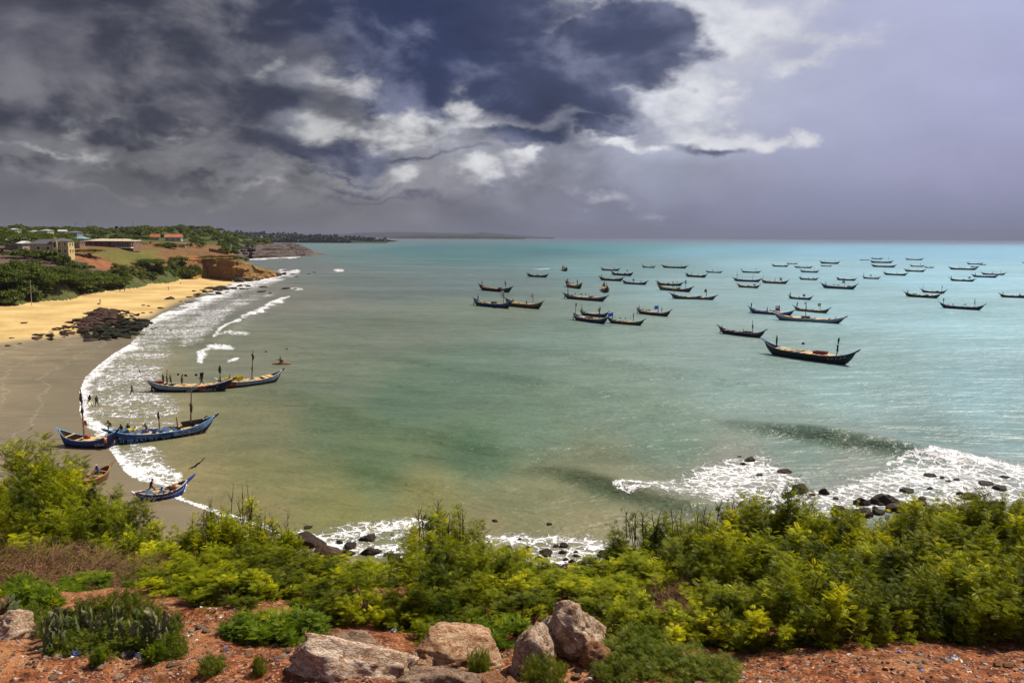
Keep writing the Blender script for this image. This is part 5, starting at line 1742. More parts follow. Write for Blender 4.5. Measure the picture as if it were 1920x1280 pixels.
# (left px, right px, waterline row, turn in degrees, class, strake, rail, options, label)
MOORED = [
    (987, 1027, 521, -8, 'A', 'black', 'grey', dict(box=('navy', .0, .5), masts=((-.78, 1.6, 1), (.6, 1.2, 0))), 'small dark canoe lying alone at the left edge of the anchored fleet'),
    (1045, 1070, 512, -50, 'B', 'brown', 'brown', dict(masts=((-.6, 2.2, 3), (.1, 2.0, 1), (.6, 2.2, 2)), flags=((0, ('red',), .6, .5, True),)), 'short brown canoe with three masts and small red flag, seen end-on far left'),
    (1126, 1162, 508.5, -3, 'A', 'brown', 'brown', dict(masts=((-.8, 1.2, 1), (.35, 1.3, 1)), flags=((1, ('maroon',), .5, .4, False),)), 'dark brown low canoe behind the white-flag canoe, top left of the fleet'),
    (1203, 1228, 503, -6, 'C', 'blue', 'blue', dict(masts=((-.85, 2.4, 2), (.5, 1.8, 1)), flags=((0, ('red', 'white'), .6, .5, True),)), 'small blue canoe with red and white pennant at its stern, far back'),
    (1145, 1186, 518, -2, 'A', 'navy', 'grey', dict(box=('blue', .28, .6), masts=((-.4, 1.1, 1), (.55, 2.6, 0)), flags=((1, ('white',), .9, .8, True),)), 'dark canoe with blue deck punt and white flag in the left rear group'),
    (1122, 1168, 528, -7, 'A', 'black', 'brown', dict(masts=((-.78, 2.0, 2), (.5, 1.2, 0)), tarp=('brown', -.4, .8)), 'dark canoe with lumpy brown nets just left of the light-blue bundle'),
    (1166, 1213.5, 535, -6, 'D', 'blue', 'blue', dict(tarp=('lightblue', .05, .5), masts=((-.05, 2.2, 3), (.5, 2.2, 2)), flags=((0, ('ochre',), .5, .9, True),)), 'blue canoe with light-blue bundle and ochre pennant amidships'),
    (1058.5, 1088, 542, -38, 'B', 'ochre', 'grey', dict(masts=((-.7, 2.0, 1), (.45, 2.4, 4)), bunting=(-.7, .4, 2.3), flags=((0, ('blue', 'red', 'white'), .8, .7, True),)), 'short canoe with bright deck and blue-red flag turned towards the camera'),
    (1121, 1145, 557, -60, 'D', 'brown', 'brown', dict(masts=((-.5, 2.4, 3), (.5, 2.6, 1)), flags=((1, ('white',), .5, .5, False), (0, ('blue',), .5, .8, True))), 'brown canoe seen nearly end-on behind the long red-punt canoe'),
    (896, 958.5, 549, -9, 'A', 'black', 'black', dict(box=('brown', .28, .7), masts=((-.82, 2.4, 3), (.63, 3.0, 2)), flags=((1, ('white',), .7, .8, True),)), 'black canoe with rusty punt and thin white flag, leftmost row at the back'),
    (884.5, 958, 579, -6, 'D', 'blue', 'sky', dict(box=('navy', .08, .9), masts=((-.72, 2.2, 2), (.55, 3.4, 1)), flags=((1, ('white',), 1.1, 1.3, True),)), 'blue canoe with a big white flag, leftmost of the whole fleet'),
    (945, 1015, 580, -8, 'A', 'brown', 'grey', dict(masts=((.15, 1.1, 2), (.5, 2.8, 0)), flags=((1, ('white',), .9, .8, True),), thwarts=9), 'brown canoe with many bright thwarts and small white flag, moored bow to stern'),
    (1054, 1137, 566, -5, 'C', 'grey', 'sky', dict(box=('orange', .3, .8), masts=((-.78, 2.4, 2), (.2, 1.0, 0)), bunting=(-.75, .3, 2.2), tarp=('black', -.6, .5)), 'long grey canoe with orange-brown punt and string of drying cloth'),
    (1085, 1139, 596, -5, 'B', 'blue', 'white', dict(tarp=('teal', -.4, .9), masts=((-.8, 3.0, 2), (.4, 2.6, 3)), flags=((1, ('cream', 'red'), .6, 1.0, True),)), 'blue canoe heaped with pale nets, hindmost in the cluster of three'),
    (1071, 1137, 608, -9, 'A', 'blue', 'white', dict(tarp=('cream', -.45, .8), box=('ochre', .0, .8), masts=((-.86, 3.0, 3), (.5, 3.6, 4)), wood='yellow'), 'dark canoe with yellow deck and red bundle at the front of the cluster'),
    (1137, 1207, 611, -8, 'D', 'grey', 'grey', dict(tarp=('blue', -.62, .9), masts=((-.72, 2.6, 3), (.42, 3.0, 2)), bunting=(-.7, .4, 2.6), flags=((0, ('brightblue',), 1.2, 1.0, True),)), 'grey canoe with bright blue flag and blue net heap, right of the cluster'),
    (1191, 1256, 594, -9, 'D', 'grey', 'white', dict(masts=((-.82, 1.9, 1), (.28, 2.3, 1), (.48, 1.9, 2)), bunting=(-.7, -.1, 1.9), flags=((1, ('brightblue',), 1.2, .9, True),)), 'canoe flying a bright blue flag with dark laundry strung over its stern'),
    (1239.6, 1289, 504, -3, 'C', 'black', 'grey', dict(masts=((-.6, 1.0, 1), (.55, 1.2, 3))), 'long low black canoe on its own between the left and middle groups'),
    (1284, 1324.6, 521, -4, 'A', 'black', 'black', dict(masts=((-.8, 1.8, 1), (-.45, 1.2, 2), (.2, 1.2, 2), (.65, 1.8, 0))), 'black canoe with four short masts in the middle of the fleet'),
    (1322.5, 1354, 512.5, -5, 'C', 'sky', 'pale', dict(masts=((-.2, 1.4, 2), (.5, 1.4, 1))), 'small pale blue canoe behind the middle group'),
    (1230, 1280, 537, -5, 'A', 'black', 'grey', dict(box=('navy', -.1, .6), tarp=('red', .3, .2), masts=((-.85, 2.0, 1), (.55, 1.3, 1))), 'black canoe with small red bundle, rear one of the close pair'),
    (1231, 1297, 549, -6, 'A', 'grey', 'ochre', dict(masts=((-.1, 2.2, 2), (.6, 3.0, 2)), box=('black', .2, .7), flags=((1, ('lightblue',), .7, .9, True),)), 'grey canoe with a light-blue flag, front one of the close pair'),
    (1256, 1342, 565, -5, 'C', 'grey', 'grey', dict(box=('navy', .3, .8), masts=((-.85, 2.4, 2), (.57, 2.8, 2)), flags=((1, ('ochre', 'black'), .6, .7, True),)), 'long grey canoe with a dark blue punt in the centre of the fleet'),
    (1389.6, 1426, 512.5, -4, 'C', 'black', 'ochre', dict(masts=((-.95, 1.3, 2), (.5, 2.4, 0)), flags=((1, ('cream',), .4, .4, True),)), 'dark canoe with leaning thin pole above the blue-flag pair'),
    (1374, 1427, 529.5, -5, 'C', 'blue', 'blue', dict(tarp=('brightblue', -.7, .3), masts=((-.75, 4.0, 1), (.4, 3.0, 0))), 'long blue canoe with bright blue bundle and very tall stern pole'),
    (1381, 1424, 541, -6, 'A', 'black', 'ochre', dict(box=('black', .0, .5), masts=((-.85, 1.6, 0), (.6, 1.6, 2)), flags=((1, ('brightblue',), .8, .7, True),)), 'short black canoe with yellow deck and blue flag by its bow'),
    (1426.6, 1477.7, 533, -6, 'D', 'grey', 'ochre', dict(masts=((-.9, 2.6, 0), (.0, 2.2, 1), (.55, 2.4, 0)), flags=((2, ('lime',), .8, 1.3, True),), bunting=(-.8, -.3, 1.7)), 'grey canoe flying a lime green flag'),
    (1446.5, 1478.5, 501, -3, 'A', 'grey', 'grey', dict(box=('grey', .0, .4), masts=((-.85, 1.8, 1), (.6, 1.4, 2))), 'grey canoe at the left of the rear trio below the horizon'),
    (1474.6, 1495.4, 496, -4, 'C', 'black', 'grey', dict(masts=((-.1, 2.0, 1), (.5, 2.4, 2)), flags=()), 'tiny dark canoe hindmost of the rear trio'),
    (1488.5, 1523, 503.5, -3, 'C', 'black', 'ochre', dict(bunting=(-.7, .4, 2.2), masts=((-.6, 1.8, 0), (.45, 2.0, 0))), 'dark canoe with washing line, right of the rear trio'),
    (1536.5, 1574.4, 495.5, -2, 'A', 'black', 'grey', dict(bunting=(-.7, .3, 2.0), masts=((-.5, 2.8, 1), (.5, 2.6, 0))), 'dark canoe with strung laundry standing behind a tiny one'),
    (1538, 1559.6, 500.5, -3, 'C', 'black', 'black', dict(masts=((-.3, 1.3, 2),), thwarts=4), 'tiny black canoe in front of the one with strung laundry'),
    (1499.4, 1535, 512, -4, 'C', 'grey', 'grey', dict(masts=((-.5, 1.2, 1), (.5, 3.2, 0)), tarp=('grey', 0, .6)), 'grey canoe with one tall thin mast, upper middle right'),
    (1497.3, 1534, 526, -6, 'A', 'black', 'pale', dict(masts=((-.85, 1.8, 2), (0, 1.0, 1), (.5, 1.6, 1))), 'black canoe with pale rail right of the lime green flag'),
    (1477, 1523, 563, -9, 'D', 'grey', 'white', dict(masts=((-.85, 2.4, 3), (-.1, 1.2, 1), (.35, 2.2, 2)), flags=((2, ('purple',), .7, .8, True),)), 'grey canoe with purple flag above the yellow-flag canoe'),
    (1487, 1554.6, 588.5, -9, 'D', 'brown', 'grey', dict(tarp=('navy', -.05, 1.0), masts=((-.85, 2.6, 3), (.45, 2.9, 0)), flags=((1, ('red', 'brightyellow', 'green'), .7, .9, True),)), 'brown canoe with long blue net heap and red-yellow-green flag'),
    (1401.7, 1486.5, 595, -8, 'A', 'blue', 'sky', dict(tarp=('blue', .25, .8), masts=((-.86, 1.8, 2), (-.15, 1.6, 2), (.4, 2.2, 2)), bunting=(-.1, .3, 1.9), flags=((2, ('white', 'red'), 1.1, 1.2, True),)), 'blue canoe with white and red banner left of the long pale canoe'),
    (1449, 1583, 609.5, -2, 'C', 'pale', 'white', dict(box=('brown', -.08, 1.1), tarp=('red', -.52, .22), masts=((-.08, 3.4, 2), (.75, 1.0, 0)), thwarts=12, flags=((0, ('white',), .4, .4, True),)), 'very long pale canoe with brown deck punt and blue name board'),
    (1344.8, 1432.7, 634, -13, 'D', 'navy', 'blue', dict(box=('green', .28, 1.0), masts=((-.85, 1.2, 1), (.1, 1.3, 0), (.5, 3.4, 2), (.72, .5, 0)), wood='yellow'), 'dark blue canoe carrying a green deck punt'),
    (1427.5, 1601, 686, -9, 'B', 'black', 'sky', dict(box=('red', .27, 1.3), masts=((-.70, 1.7, 4), (.60, 3.0, 4), (.80, .4, 0)), thwarts=10, tarp=('cream', -.58, .8)), 'largest and nearest canoe, black with a red deck punt'),
    (1567.5, 1605.6, 527, -5, 'A', 'black', 'black', dict(box=('black', -.3, .5), masts=((-.8, 1.5, 2), (.55, 1.4, 2))), 'black canoe with two clothed masts above the purple pennant'),
    (1538, 1606, 543.5, -4, 'D', 'grey', 'sky', dict(box=('navy', .55, .6), masts=((-.7, 2.2, 2), (.35, 2.6, 0)), bunting=(-.5, .2, 2.0), flags=((1, ('purple',), .8, .7, True),)), 'long grey canoe with purple pennant and blue punt near its bow'),
    (1617, 1650, 524, -8, 'A', 'black', 'black', dict(masts=((-.9, 3.4, 3), (.0, 2.6, 1), (.5, 1.6, 2)), flags=((1, ('brightyellow', 'black'), .8, .7, True),)), 'dark canoe with black and yellow flag and tall stern mast'),
    (1655, 1701, 517.5, -5, 'C', 'black', 'ochre', dict(masts=((-.85, 1.8, 0), (.15, 1.8, 1))), 'plain dark canoe between the yellow flag and the right rear group'),
    (1612, 1629.4, 489, -3, 'C', 'black', 'grey', dict(masts=((-.8, 1.6, 0),), thwarts=4), 'tiny canoe leftmost of the farthest row'),
    (1633, 1655, 486.7, -2, 'A', 'black', 'grey', dict(masts=((-.7, 3.0, 0), (.6, 2.6, 0)), bunting=(-.7, .6, 2.4)), 'tiny canoe with a line between two masts in the farthest row'),
    (1631, 1674.6, 494, -2, 'A', 'black', 'black', dict(masts=((-.5, 2.0, 1), (.6, 4.4, 1)), bunting=(-.5, .1, 2.0)), 'dark canoe with a very tall bow mast in the second farthest row'),
    (1632.7, 1680, 502, -3, 'C', 'black', 'black', dict(tarp=('brightblue', .1, .2), masts=((.1, .6, 0),)), 'dark canoe without masts but a bright blue bundle amidships'),
    (1697, 1731, 488.4, -1, 'C', 'black', 'white', dict(masts=((-.3, 1.0, 1), (.6, 2.0, 0)), bunting=(-.6, .5, 1.2)), 'thin canoe with pale rail at the top right of the fleet'),
    (1705, 1732.5, 501, -3, 'A', 'black', 'brown', dict(masts=((-.7, 1.8, 2), (.5, 2.6, 3)), tarp=('brown', .1, .6)), 'dark canoe touching a shorter one end to end, right rear'),
    (1732.5, 1751, 503, -4, 'C', 'black', 'black', dict(masts=((-.6, 2.6, 0), (.3, 2.0, 2)), thwarts=4), 'short dark canoe touching the stern of a longer one, right rear'),
    (1694.6, 1734.7, 510.7, -4, 'A', 'black', 'ochre', dict(masts=((-.6, 1.4, 1), (.3, 1.6, 0)), bunting=(-.6, .3, 1.5)), 'dark canoe lying in front of the two that touch, right rear'),
    (1778.4, 1833.7, 507, -2, 'C', 'black', 'grey', dict(bunting=(-.3, .1, 1.8), masts=((-.3, 1.4, 0), (.1, 1.4, 0))), 'long low black canoe left of the blue pair on the right'),
    (1812, 1843, 496.8, -4, 'A', 'navy', 'blue', dict(masts=((-.8, 1.8, 2), (.5, 2.2, 2)), tarp=('black', .3, .6)), 'navy canoe in the far right pair, the rear one'),
    (1837, 1849, 497.7, -4, 'C', 'black', 'blue', dict(masts=(), thwarts=4), 'bow of a canoe showing from behind the navy one, far right'),
    (1819, 1834.7, 501.9, -2, 'C', 'navy', 'black', dict(masts=((-.4, 1.2, 1),), thwarts=4), 'tiny navy canoe at the bow of the long low black one'),
    (1839.4, 1886, 516.5, -4, 'C', 'black', 'ochre', dict(masts=((-.1, 1.8, 2), (.6, 3.0, 0))), 'dark canoe behind the cobalt blue one on the right'),
    (1821, 1871, 521.5, -5, 'C', 'cobalt', 'cobalt', dict(masts=((-.7, 2.0, 2),), low='navy'), 'cobalt blue canoe on the right side of the fleet'),
    (1780, 1828.7, 528.7, -5, 'A', 'black', 'black', dict(box=('black', .1, .5), masts=((-.85, 1.8, 3), (.6, 2.4, 0)), flags=((1, ('green',), .7, .8, True),)), 'black canoe flying a green flag on the right'),
    (1725.4, 1773.7, 551, -9, 'D', 'brown', 'ochre', dict(box=('black', .3, .6), masts=((-.85, 2.8, 0), (-.1, 1.4, 0), (.6, 3.2, 2))), 'brown canoe with two tall thin masts behind a black one, right'),
    (1694.6, 1763, 560, -6, 'A', 'black', 'black', dict(box=('black', .25, .6), masts=((-.82, 1.9, 2), (.55, 1.6, 0)), bunting=(-.6, -.2, 1.9)), 'black canoe with black flag overlapping the brown one, right'),
    (1760, 1845, 582.5, -7, 'D', 'navy', 'sky', dict(masts=((-.8, 2.3, 2), (.6, 3.2, 3)), bunting=(-.75, .3, 2.1), tarp=('red', -.62, .4)), 'navy canoe with a string of bunting, nearest on the right'),
    (1873, 1937, 560, -3, 'A', 'black', 'black', dict(box=('black', .35, 1.0), masts=((-.75, 2.0, 2), (.2, 1.6, 2)), bunting=(-.7, .5, 1.7)), 'dark canoe cut by the right edge of the picture'),
    (1916, 1932, 494, -3, 'C', 'navy', 'navy', dict(masts=(), thwarts=4), 'tiny navy canoe at the extreme right edge far off'),
]


def mark_mesh(h, t, s0):
    mb = MB()
    for k in range(2):
        a = h.pt(t + .012 * k, s0, -1, .03); b = h.pt(t + .03 + .012 * k, s0 + .10, -1, .03); c = h.pt(t + .036 + .012 * k, s0 + .02 * k, -1, .03)
        mb.tube([a, b, c], .025, 3)
    return mb.mesh('painted_mark', PM('white'))


def place_moored():
    for i, (x0, x1, y, deg, kind, strake, rail, opt, label) in enumerate(MOORED):
        th = R(-47 + (deg + 6) * 0.75 + random.Random(i).uniform(-9, 9))           # the whole fleet swings to the same wind
        A = gp(x1 - (x1 - x0) * .06, y - .5); u0 = gp(x0 + (x1 - x0) * .04, y)[0] / gp(x0, y)[1]
        cs, sn = math.cos(th), math.sin(th)
        Lw = (A[0] - u0 * A[1]) / (cs - u0 * sn)
        L = min(24.0, Lw / .90)                   # water-line mark to mark, beaks left out
        Ln = min((7, 9, 11, 13, 15, 17, 20), key=lambda q: abs(q - L))
        kw = dict(opt)
        s = L / Ln; zs = min(1.2, max(.66, L / 16.5))
        pos = (A[0] - cs * Lw / 2 - sn * zs * .6, A[1] - sn * Lw / 2 + cs * zs * .6, 0.0)
        root, h, kit = make_boat(pos, th, Ln, strake, kind, rail=rail, label=label, seed=i + 1, scale=(s, zs, zs), **kw)
        if y > 540:      # painted marks along the bow
            for q in range(5):
                me = cached(('mark', Ln, kind, q), lambda: mark_mesh(h, .50 + .075 * q, .74))
                link('painted_mark', me, root)


place_moored()
# round mooring float behind the nearest canoe
c = gp(1506, 645)
tag(MB().blob((0, 0, 0), (.36, .36, .36), 4, .04, 8, 10).build('mooring_buoy', M_DARK, smooth=True, loc=(c[0], c[1], .1)), 'round black float in open water behind the nearest canoe', 'buoy')

# ================================================================== PEOPLE
M_SKIN = plain('dark_skin', (0.045, 0.022, 0.014), 0.5, 0.06)
M_HAIR = plain('black_hair', (0.008, 0.007, 0.007), 0.9, 0.05)
WEAR = lambda k: plain('wear_' + k, PAINT.get(k, (0.1, 0.1, 0.1)), 0.9, 0.08)


def skin_mesh(name, pts, edges, radii, mat):
    me = bpy.data.meshes.new('sk')
    me.from_pydata(pts, edges, [])
    o = bpy.data.objects.new('sk', me)
    COL.objects.link(o)
    o.modifiers.new('s', 'SKIN')
    o.modifiers['s'].use_smooth_shade = True
    o.modifiers.new('u', 'SUBSURF').levels = 1
    for i, v_ in enumerate(me.skin_vertices[0].data):
        v_.radius = (radii[i], radii[i])
        v_.use_root = (i == 0)
    dg = bpy.context.evaluated_depsgraph_get()
    out = bpy.data.meshes.new_from_object(o.evaluated_get(dg))
    out.name = name
    bpy.data.objects.remove(o)
    bpy.data.meshes.remove(me)
    out.materials.clear(); out.materials.append(mat)
    return out


def rotx(v_, a):
    c, s = math.cos(a), math.sin(a)
    return Vector((v_[0], v_[1] * c - v_[2] * s, v_[1] * s + v_[2] * c))


# pose: lean, (hip, knee) left/right, (shoulder, elbow, spread) left/right, head tilt - degrees, + = forwards (+y)
POSES = {
    'stand': (2, (3, 2), (-3, 3), (5, 10, 10), (-4, 14, 10), 5),
    'stand2': (6, (8, 8), (-6, 4), (30, 60, 12), (20, 50, 14), 12),
    'walk': (4, (28, 8), (-24, 22), (-26, 12, 10), (26, 20, 10), 6),
    'stride': (16, (46, 18), (-42, 14), (-38, 30, 14), (40, 45, 14), 14),
    'sit': (14, (86, 84), (80, 78), (38, 40, 14), (30, 52, 14), 12),
    'bend': (62, (18, 14), (6, 10), (84, 12, 14), (70, 18, 12), 10),
    'reach': (20, (12, 10), (-8, 6), (96, 8, 16), (60, 20, 14), 6),
    'crouch': (38, (100, 110), (92, 108), (60, 40, 18), (70, 30, 18), 10),
    'kneel': (20, (60, 120), (30, 110), (50, 50, 14), (40, 60, 14), 10),
    'arm_up': (4, (4, 6), (-6, 4), (8, 24, 20), (165, 14, 10), 0),
}


def joints(pose):
    lean, hl, hr, al, ar, hd = POSES[pose]
    J = {}
    P = Vector((0, 0, 0))
    up = lambda l, a: rotx(Vector((0, 0, l)), -R(a))
    dn = lambda l, a: rotx(Vector((0, 0, -l)), R(a))
    J['pelvis'] = P
    J['belly'] = P + up(.16, lean * .6)
    J['chest'] = J['belly'] + up(.24, lean)
    J['neck'] = J['chest'] + up(.13, lean)
    J['head'] = J['neck'] + up(.10, lean * .5 + hd)
    J['crown'] = J['head'] + up(.12, lean * .3 + hd)
    for sd, (hip, knee), (sh, elb, spread) in ((-1, hl, al), (1, hr, ar)):
        k = 'l' if sd < 0 else 'r'
        J[k + 'hip'] = P + Vector((sd * .095, 0, -.03))
        J[k + 'knee'] = J[k + 'hip'] + dn(.42, hip)
        J[k + 'ankle'] = J[k + 'knee'] + dn(.41, hip - knee)
        J[k + 'toe'] = J[k + 'ankle'] + rotx(Vector((0, .15, -.045)), R((hip - knee) * .35))
        J[k + 'sho'] = J['chest'] + rotx(Vector((sd * .175, 0, .07)), -R(lean))
        sp = Vector((sd * math.sin(R(spread)), 0, 0))
        d1 = rotx(Vector((0, 0, -1)), R(sh - lean * .2)) + sp
        J[k + 'elb'] = J[k + 'sho'] + d1.normalized() * .29
        d2 = rotx(Vector((0, 0, -1)), R(sh + elb)) + sp * .4
        J[k + 'wri'] = J[k + 'elb'] + d2.normalized() * .25
        J[k + 'hand'] = J[k + 'wri'] + d2.normalized() * .12
        J[k + 'thumb'] = J[k + 'wri'] + (d2.normalized() * .06 + Vector((-sd * .05, .02, 0)))
    low = min(J['lankle'].z, J['rankle'].z) - .07
    for q in J: J[q] = J[q] - Vector((0, 0, low))
    return J


BODY = [('pelvis', 'belly'), ('belly', 'chest'), ('chest', 'neck'), ('neck', 'head'), ('head', 'crown')] + \
       [e for k in 'lr' for e in (('pelvis', k + 'hip'), (k + 'hip', k + 'knee'), (k + 'knee', k + 'ankle'), (k + 'ankle', k + 'toe'),
                                  ('chest', k + 'sho'), (k + 'sho', k + 'elb'), (k + 'elb', k + 'wri'), (k + 'wri', k + 'hand'), (k + 'wri', k + 'thumb'))]
RAD = dict(pelvis=.125, belly=.115, chest=.135, neck=.052, head=.098, crown=.068, hip=.088, knee=.055, ankle=.036, toe=.028, sho=.062, elb=.042, wri=.028, hand=.032, thumb=.014)


def limb_mesh(name, J, edges, grow, mat):
    ns = []
    for a, b in edges:
        for q in (a, b):
            if q not in ns: ns.append(q)
    r = [RAD.get(q, RAD.get(q[1:], .05)) + grow for q in ns]
    return skin_mesh(name, [tuple(J[q]) for q in ns], [(ns.index(a), ns.index(b)) for a, b in edges], r, mat)


def person(pos, rz, pose, label, shirt=None, shorts='grey', h=1.0, group=None, cap=None, cut=None):
    J = joints(pose)
    root = tag(empty('person', pos, rz, h), label, 'person', group)
    link('body', cached(('body', pose), lambda: limb_mesh('body', J, BODY, 0, M_SKIN)), root)
    hc = J['head'].lerp(J['crown'], .55)
    link('hair', cached(('hair', pose), lambda: MB().blob(hc - Vector((0, .012, -.015)), (.098, .108, .098), 1, .05, 6, 8).mesh('hair', M_HAIR, True)), root)
    link('face', cached(('face', pose), lambda: MB().blob(hc + Vector((0, .085, -.055)), (.014, .022, .02), 1, .05, 4, 5).blob(hc + Vector((0, .078, -.095)), (.026, .014, .009), 2, .05, 4, 5)
                        .blob(hc + Vector((-.035, .082, -.03)), (.012, .01, .008), 2, .05, 4, 5).blob(hc + Vector((.035, .082, -.03)), (.012, .01, .008), 2, .05, 4, 5)
                        .blob(hc + Vector((-.1, 0, -.04)), (.012, .02, .03), 2, .05, 4, 5).blob(hc + Vector((.1, 0, -.04)), (.012, .02, .03), 2, .05, 4, 5).mesh('face', M_SKIN, True)), root)
    if shirt:
        link('shirt', cached(('shirt', pose, shirt), lambda: limb_mesh('shirt', {**J, 'lelb': J['lsho'].lerp(J['lelb'], .6), 'relb': J['rsho'].lerp(J['relb'], .6), 'neck': J['chest'].lerp(J['neck'], .55)},
             [('pelvis', 'belly'), ('belly', 'chest'), ('chest', 'neck'), ('chest', 'lsho'), ('chest', 'rsho'), ('lsho', 'lelb'), ('rsho', 'relb')], .022, WEAR(shirt))), root)
    if shorts:
        link('shorts', cached(('shorts', pose, shorts), lambda: limb_mesh('shorts', {**J, 'lknee': J['lhip'].lerp(J['lknee'], .8), 'rknee': J['rhip'].lerp(J['rknee'], .8), 'belly': J['pelvis'].lerp(J['belly'], .5)},
             [('pelvis', 'belly'), ('pelvis', 'lhip'), ('pelvis', 'rhip'), ('lhip', 'lknee'), ('rhip', 'rknee')], .026, WEAR(shorts))), root)
    if cap:
        link('cap', cached(('cap', pose, cap), lambda: MB().blob(hc + Vector((0, 0, .05)), (.115, .125, .075), 1, .03, 6, 8).box(hc + Vector((0, .13, .03)), (.15, .12, .02)).mesh('cap', WEAR(cap), True)), root)
    return root


def pdrop(px, py, z=0.0, dY=0.0):
    c = gp(px, py, z)
    return (c[0], c[1] + dY, z)


# ================================================================== CANOES AT THE BEACH
def between(a, b, contact=.78, beam=1.0):
    A = gp(*a); B = gp(*b)
    d = B - A
    ang = math.atan2(d[1], d[0])
    c = (A + B) / 2 + np.array([-math.sin(ang), math.cos(ang), 0]) * beam * .75
    return (c[0], c[1], 0.0), ang, float(np.hypot(d[0], d[1])) / contact


def wrap_side(h, mb_or_mesh, t_c, s_c, size_x, side=-1, out=0.05):
    """bend a flat design (x right, y up) on to the near side of the hull"""
    me = mb_or_mesh
    for v_ in me.vertices:
        t = t_c + v_.co.x * size_x / (h.L / 2)
        H = h.sheer(t) - h.keel(t)
        s = min(1.0, max(0.02, s_c + v_.co.y * size_x / H))
        p = h.pt(t, s, side, out)
        v_.co = p
    return me


def letters(text, mat):
    cu = bpy.data.curves.new('lettering', 'FONT')
    cu.body = text; cu.size = 1.0; cu.align_x = 'CENTER'; cu.align_y = 'CENTER'; cu.resolution_u = 2
    o = bpy.data.objects.new('tmp', cu); COL.objects.link(o)
    dg = bpy.context.evaluated_depsgraph_get()
    me = bpy.data.meshes.new_from_object(o.evaluated_get(dg))
    bpy.data.objects.remove(o)
    me.materials.clear(); me.materials.append(mat)
    me.name = 'lettering'
    return me


def lettering(root, h, text, t, s, size, mat):
    link('lettering', wrap_side(h, letters(text, mat), t, s, size), root)


def panel(root, h, name, t0, t1, s0, s1, mat, out=.03):
    link(name, h.skin(s0, s1, n=10, m=2, out=out, t0=t0, t1=t1).mesh(name, mat, True), root)


def dressed(a, b, kind, strake, rail, label, low='black', seed=1, group='fishing canoes at the beach', contact=.78, **kw):
    pos, ang, L = between(a, b, contact)
    Ln = round(L * 2) / 2
    root, h, kit = make_boat(pos, ang, Ln, strake, kind, low=low, rail=rail, label=label, group=group, seed=seed, **kw)
    return root, h, pos, ang


# --- pair of canoes farther out
ra, ha, pa, aa = dressed((290, 735), (418, 734), 'M', 'pale', 'white', 'white-railed canoe with four men standing aboard, left one of the overlapping pair', seed=71, thwarts=10,
                         masts=((-.55, 2.3, 2), (.72, 2.8, 3)), contact=.80, bunting=(-.35, .35, 2.9))
panel(ra, ha, 'red_panel', .18, .42, .60, 1.0, PM('red')); panel(ra, ha, 'black_panel', .42, .97, .55, 1.0, PM('navy'))
lettering(ra, ha, 'EMNEE.A', .45, .50, .62, PM('white'))
for q in range(9):
    me = cached(('deckb', q % 3), lambda: MB().box((0, 0, 0), (.95, 1.7, .06)).mesh('deck_board', (M_WOOD, PM('ochre'), M_WOOD)[q % 3]))
    link('deck_board', me, ra, ((-.30 + .115 * q) * ha.L / 2, 0, ha.sheer(0) + .03 + .01 * (q % 2)))
link('crate', MB().box((0, 0, .2), (1.2, .6, .35)).mesh('crate', PM('red')), ra, (-.72 * ha.L / 2, 0, ha.sheer(.72) - .1))
link('plank', MB().box((0, 0, 0), (1.8, .05, .28)).mesh('plank', PM('pale')), ra, (.10 * ha.L / 2, -ha.half(.1) - .12, .42), (0, -.42, 0))
rb, hb, pb, ab = dressed((428, 729), (519, 717), 'N', 'pale', 'white', 'pale blue canoe with tall clothed mast, right one of the overlapping pair', seed=72, thwarts=11, contact=.74,
                         masts=((.02, 3.9, 2), (-.65, 1.4, 1)), low='navy')
panel(rb, hb, 'red_panel', -.86, -.52, .56, 1.0, PM('red'))
for q in range(4):
    link('scallop', wrap_side(hb, MB().blob((0, 0, 0), (.5, .34, .01), q, .1, 5, 8).mesh('scallop', M_DARK), .30 + .14 * q, .42 + .02 * q, .95, out=.02), rb)
link('deck_punt', side_box_mb(3.4, .95, .62, 1.2).mesh('deck_punt', PM('brightyellow')), rb, (-.58 * hb.L / 2, .25, hb.sheer(.5) - .05), (0, 0, 0))
tag(MB().tube([(hb.L / 2 * 1.0, 0, 1.9), (hb.L / 2 * 1.0 + 4, .5, .9), (hb.L / 2 + 10, 0, .02)], .02, 4).build('mooring_rope', M_ROPE, loc=pb, rot=(0, 0, ab)), 'thin rope running from the bow of the pale blue canoe out to sea', 'rope')


def on_boat(px, pos, ang, h, z=None, side=0.0):
    """point on the boat's axis under the photograph's column px"""
    best = None
    for i in range(-95, 96):
        t = i / 100
        w = Vector((pos[0], pos[1], 0)) + Matrix.Rotation(ang, 3, 'Z') @ Vector((t * h.L / 2, side, 0))
        q = project(np.array([w.x, w.y, 1.0]))[0]
        if best is None or abs(q - px) < best[0]: best = (abs(q - px), t, w)
    _, t, w = best
    return (w.x, w.y, z if z is not None else h.sheer(t) - .05), t


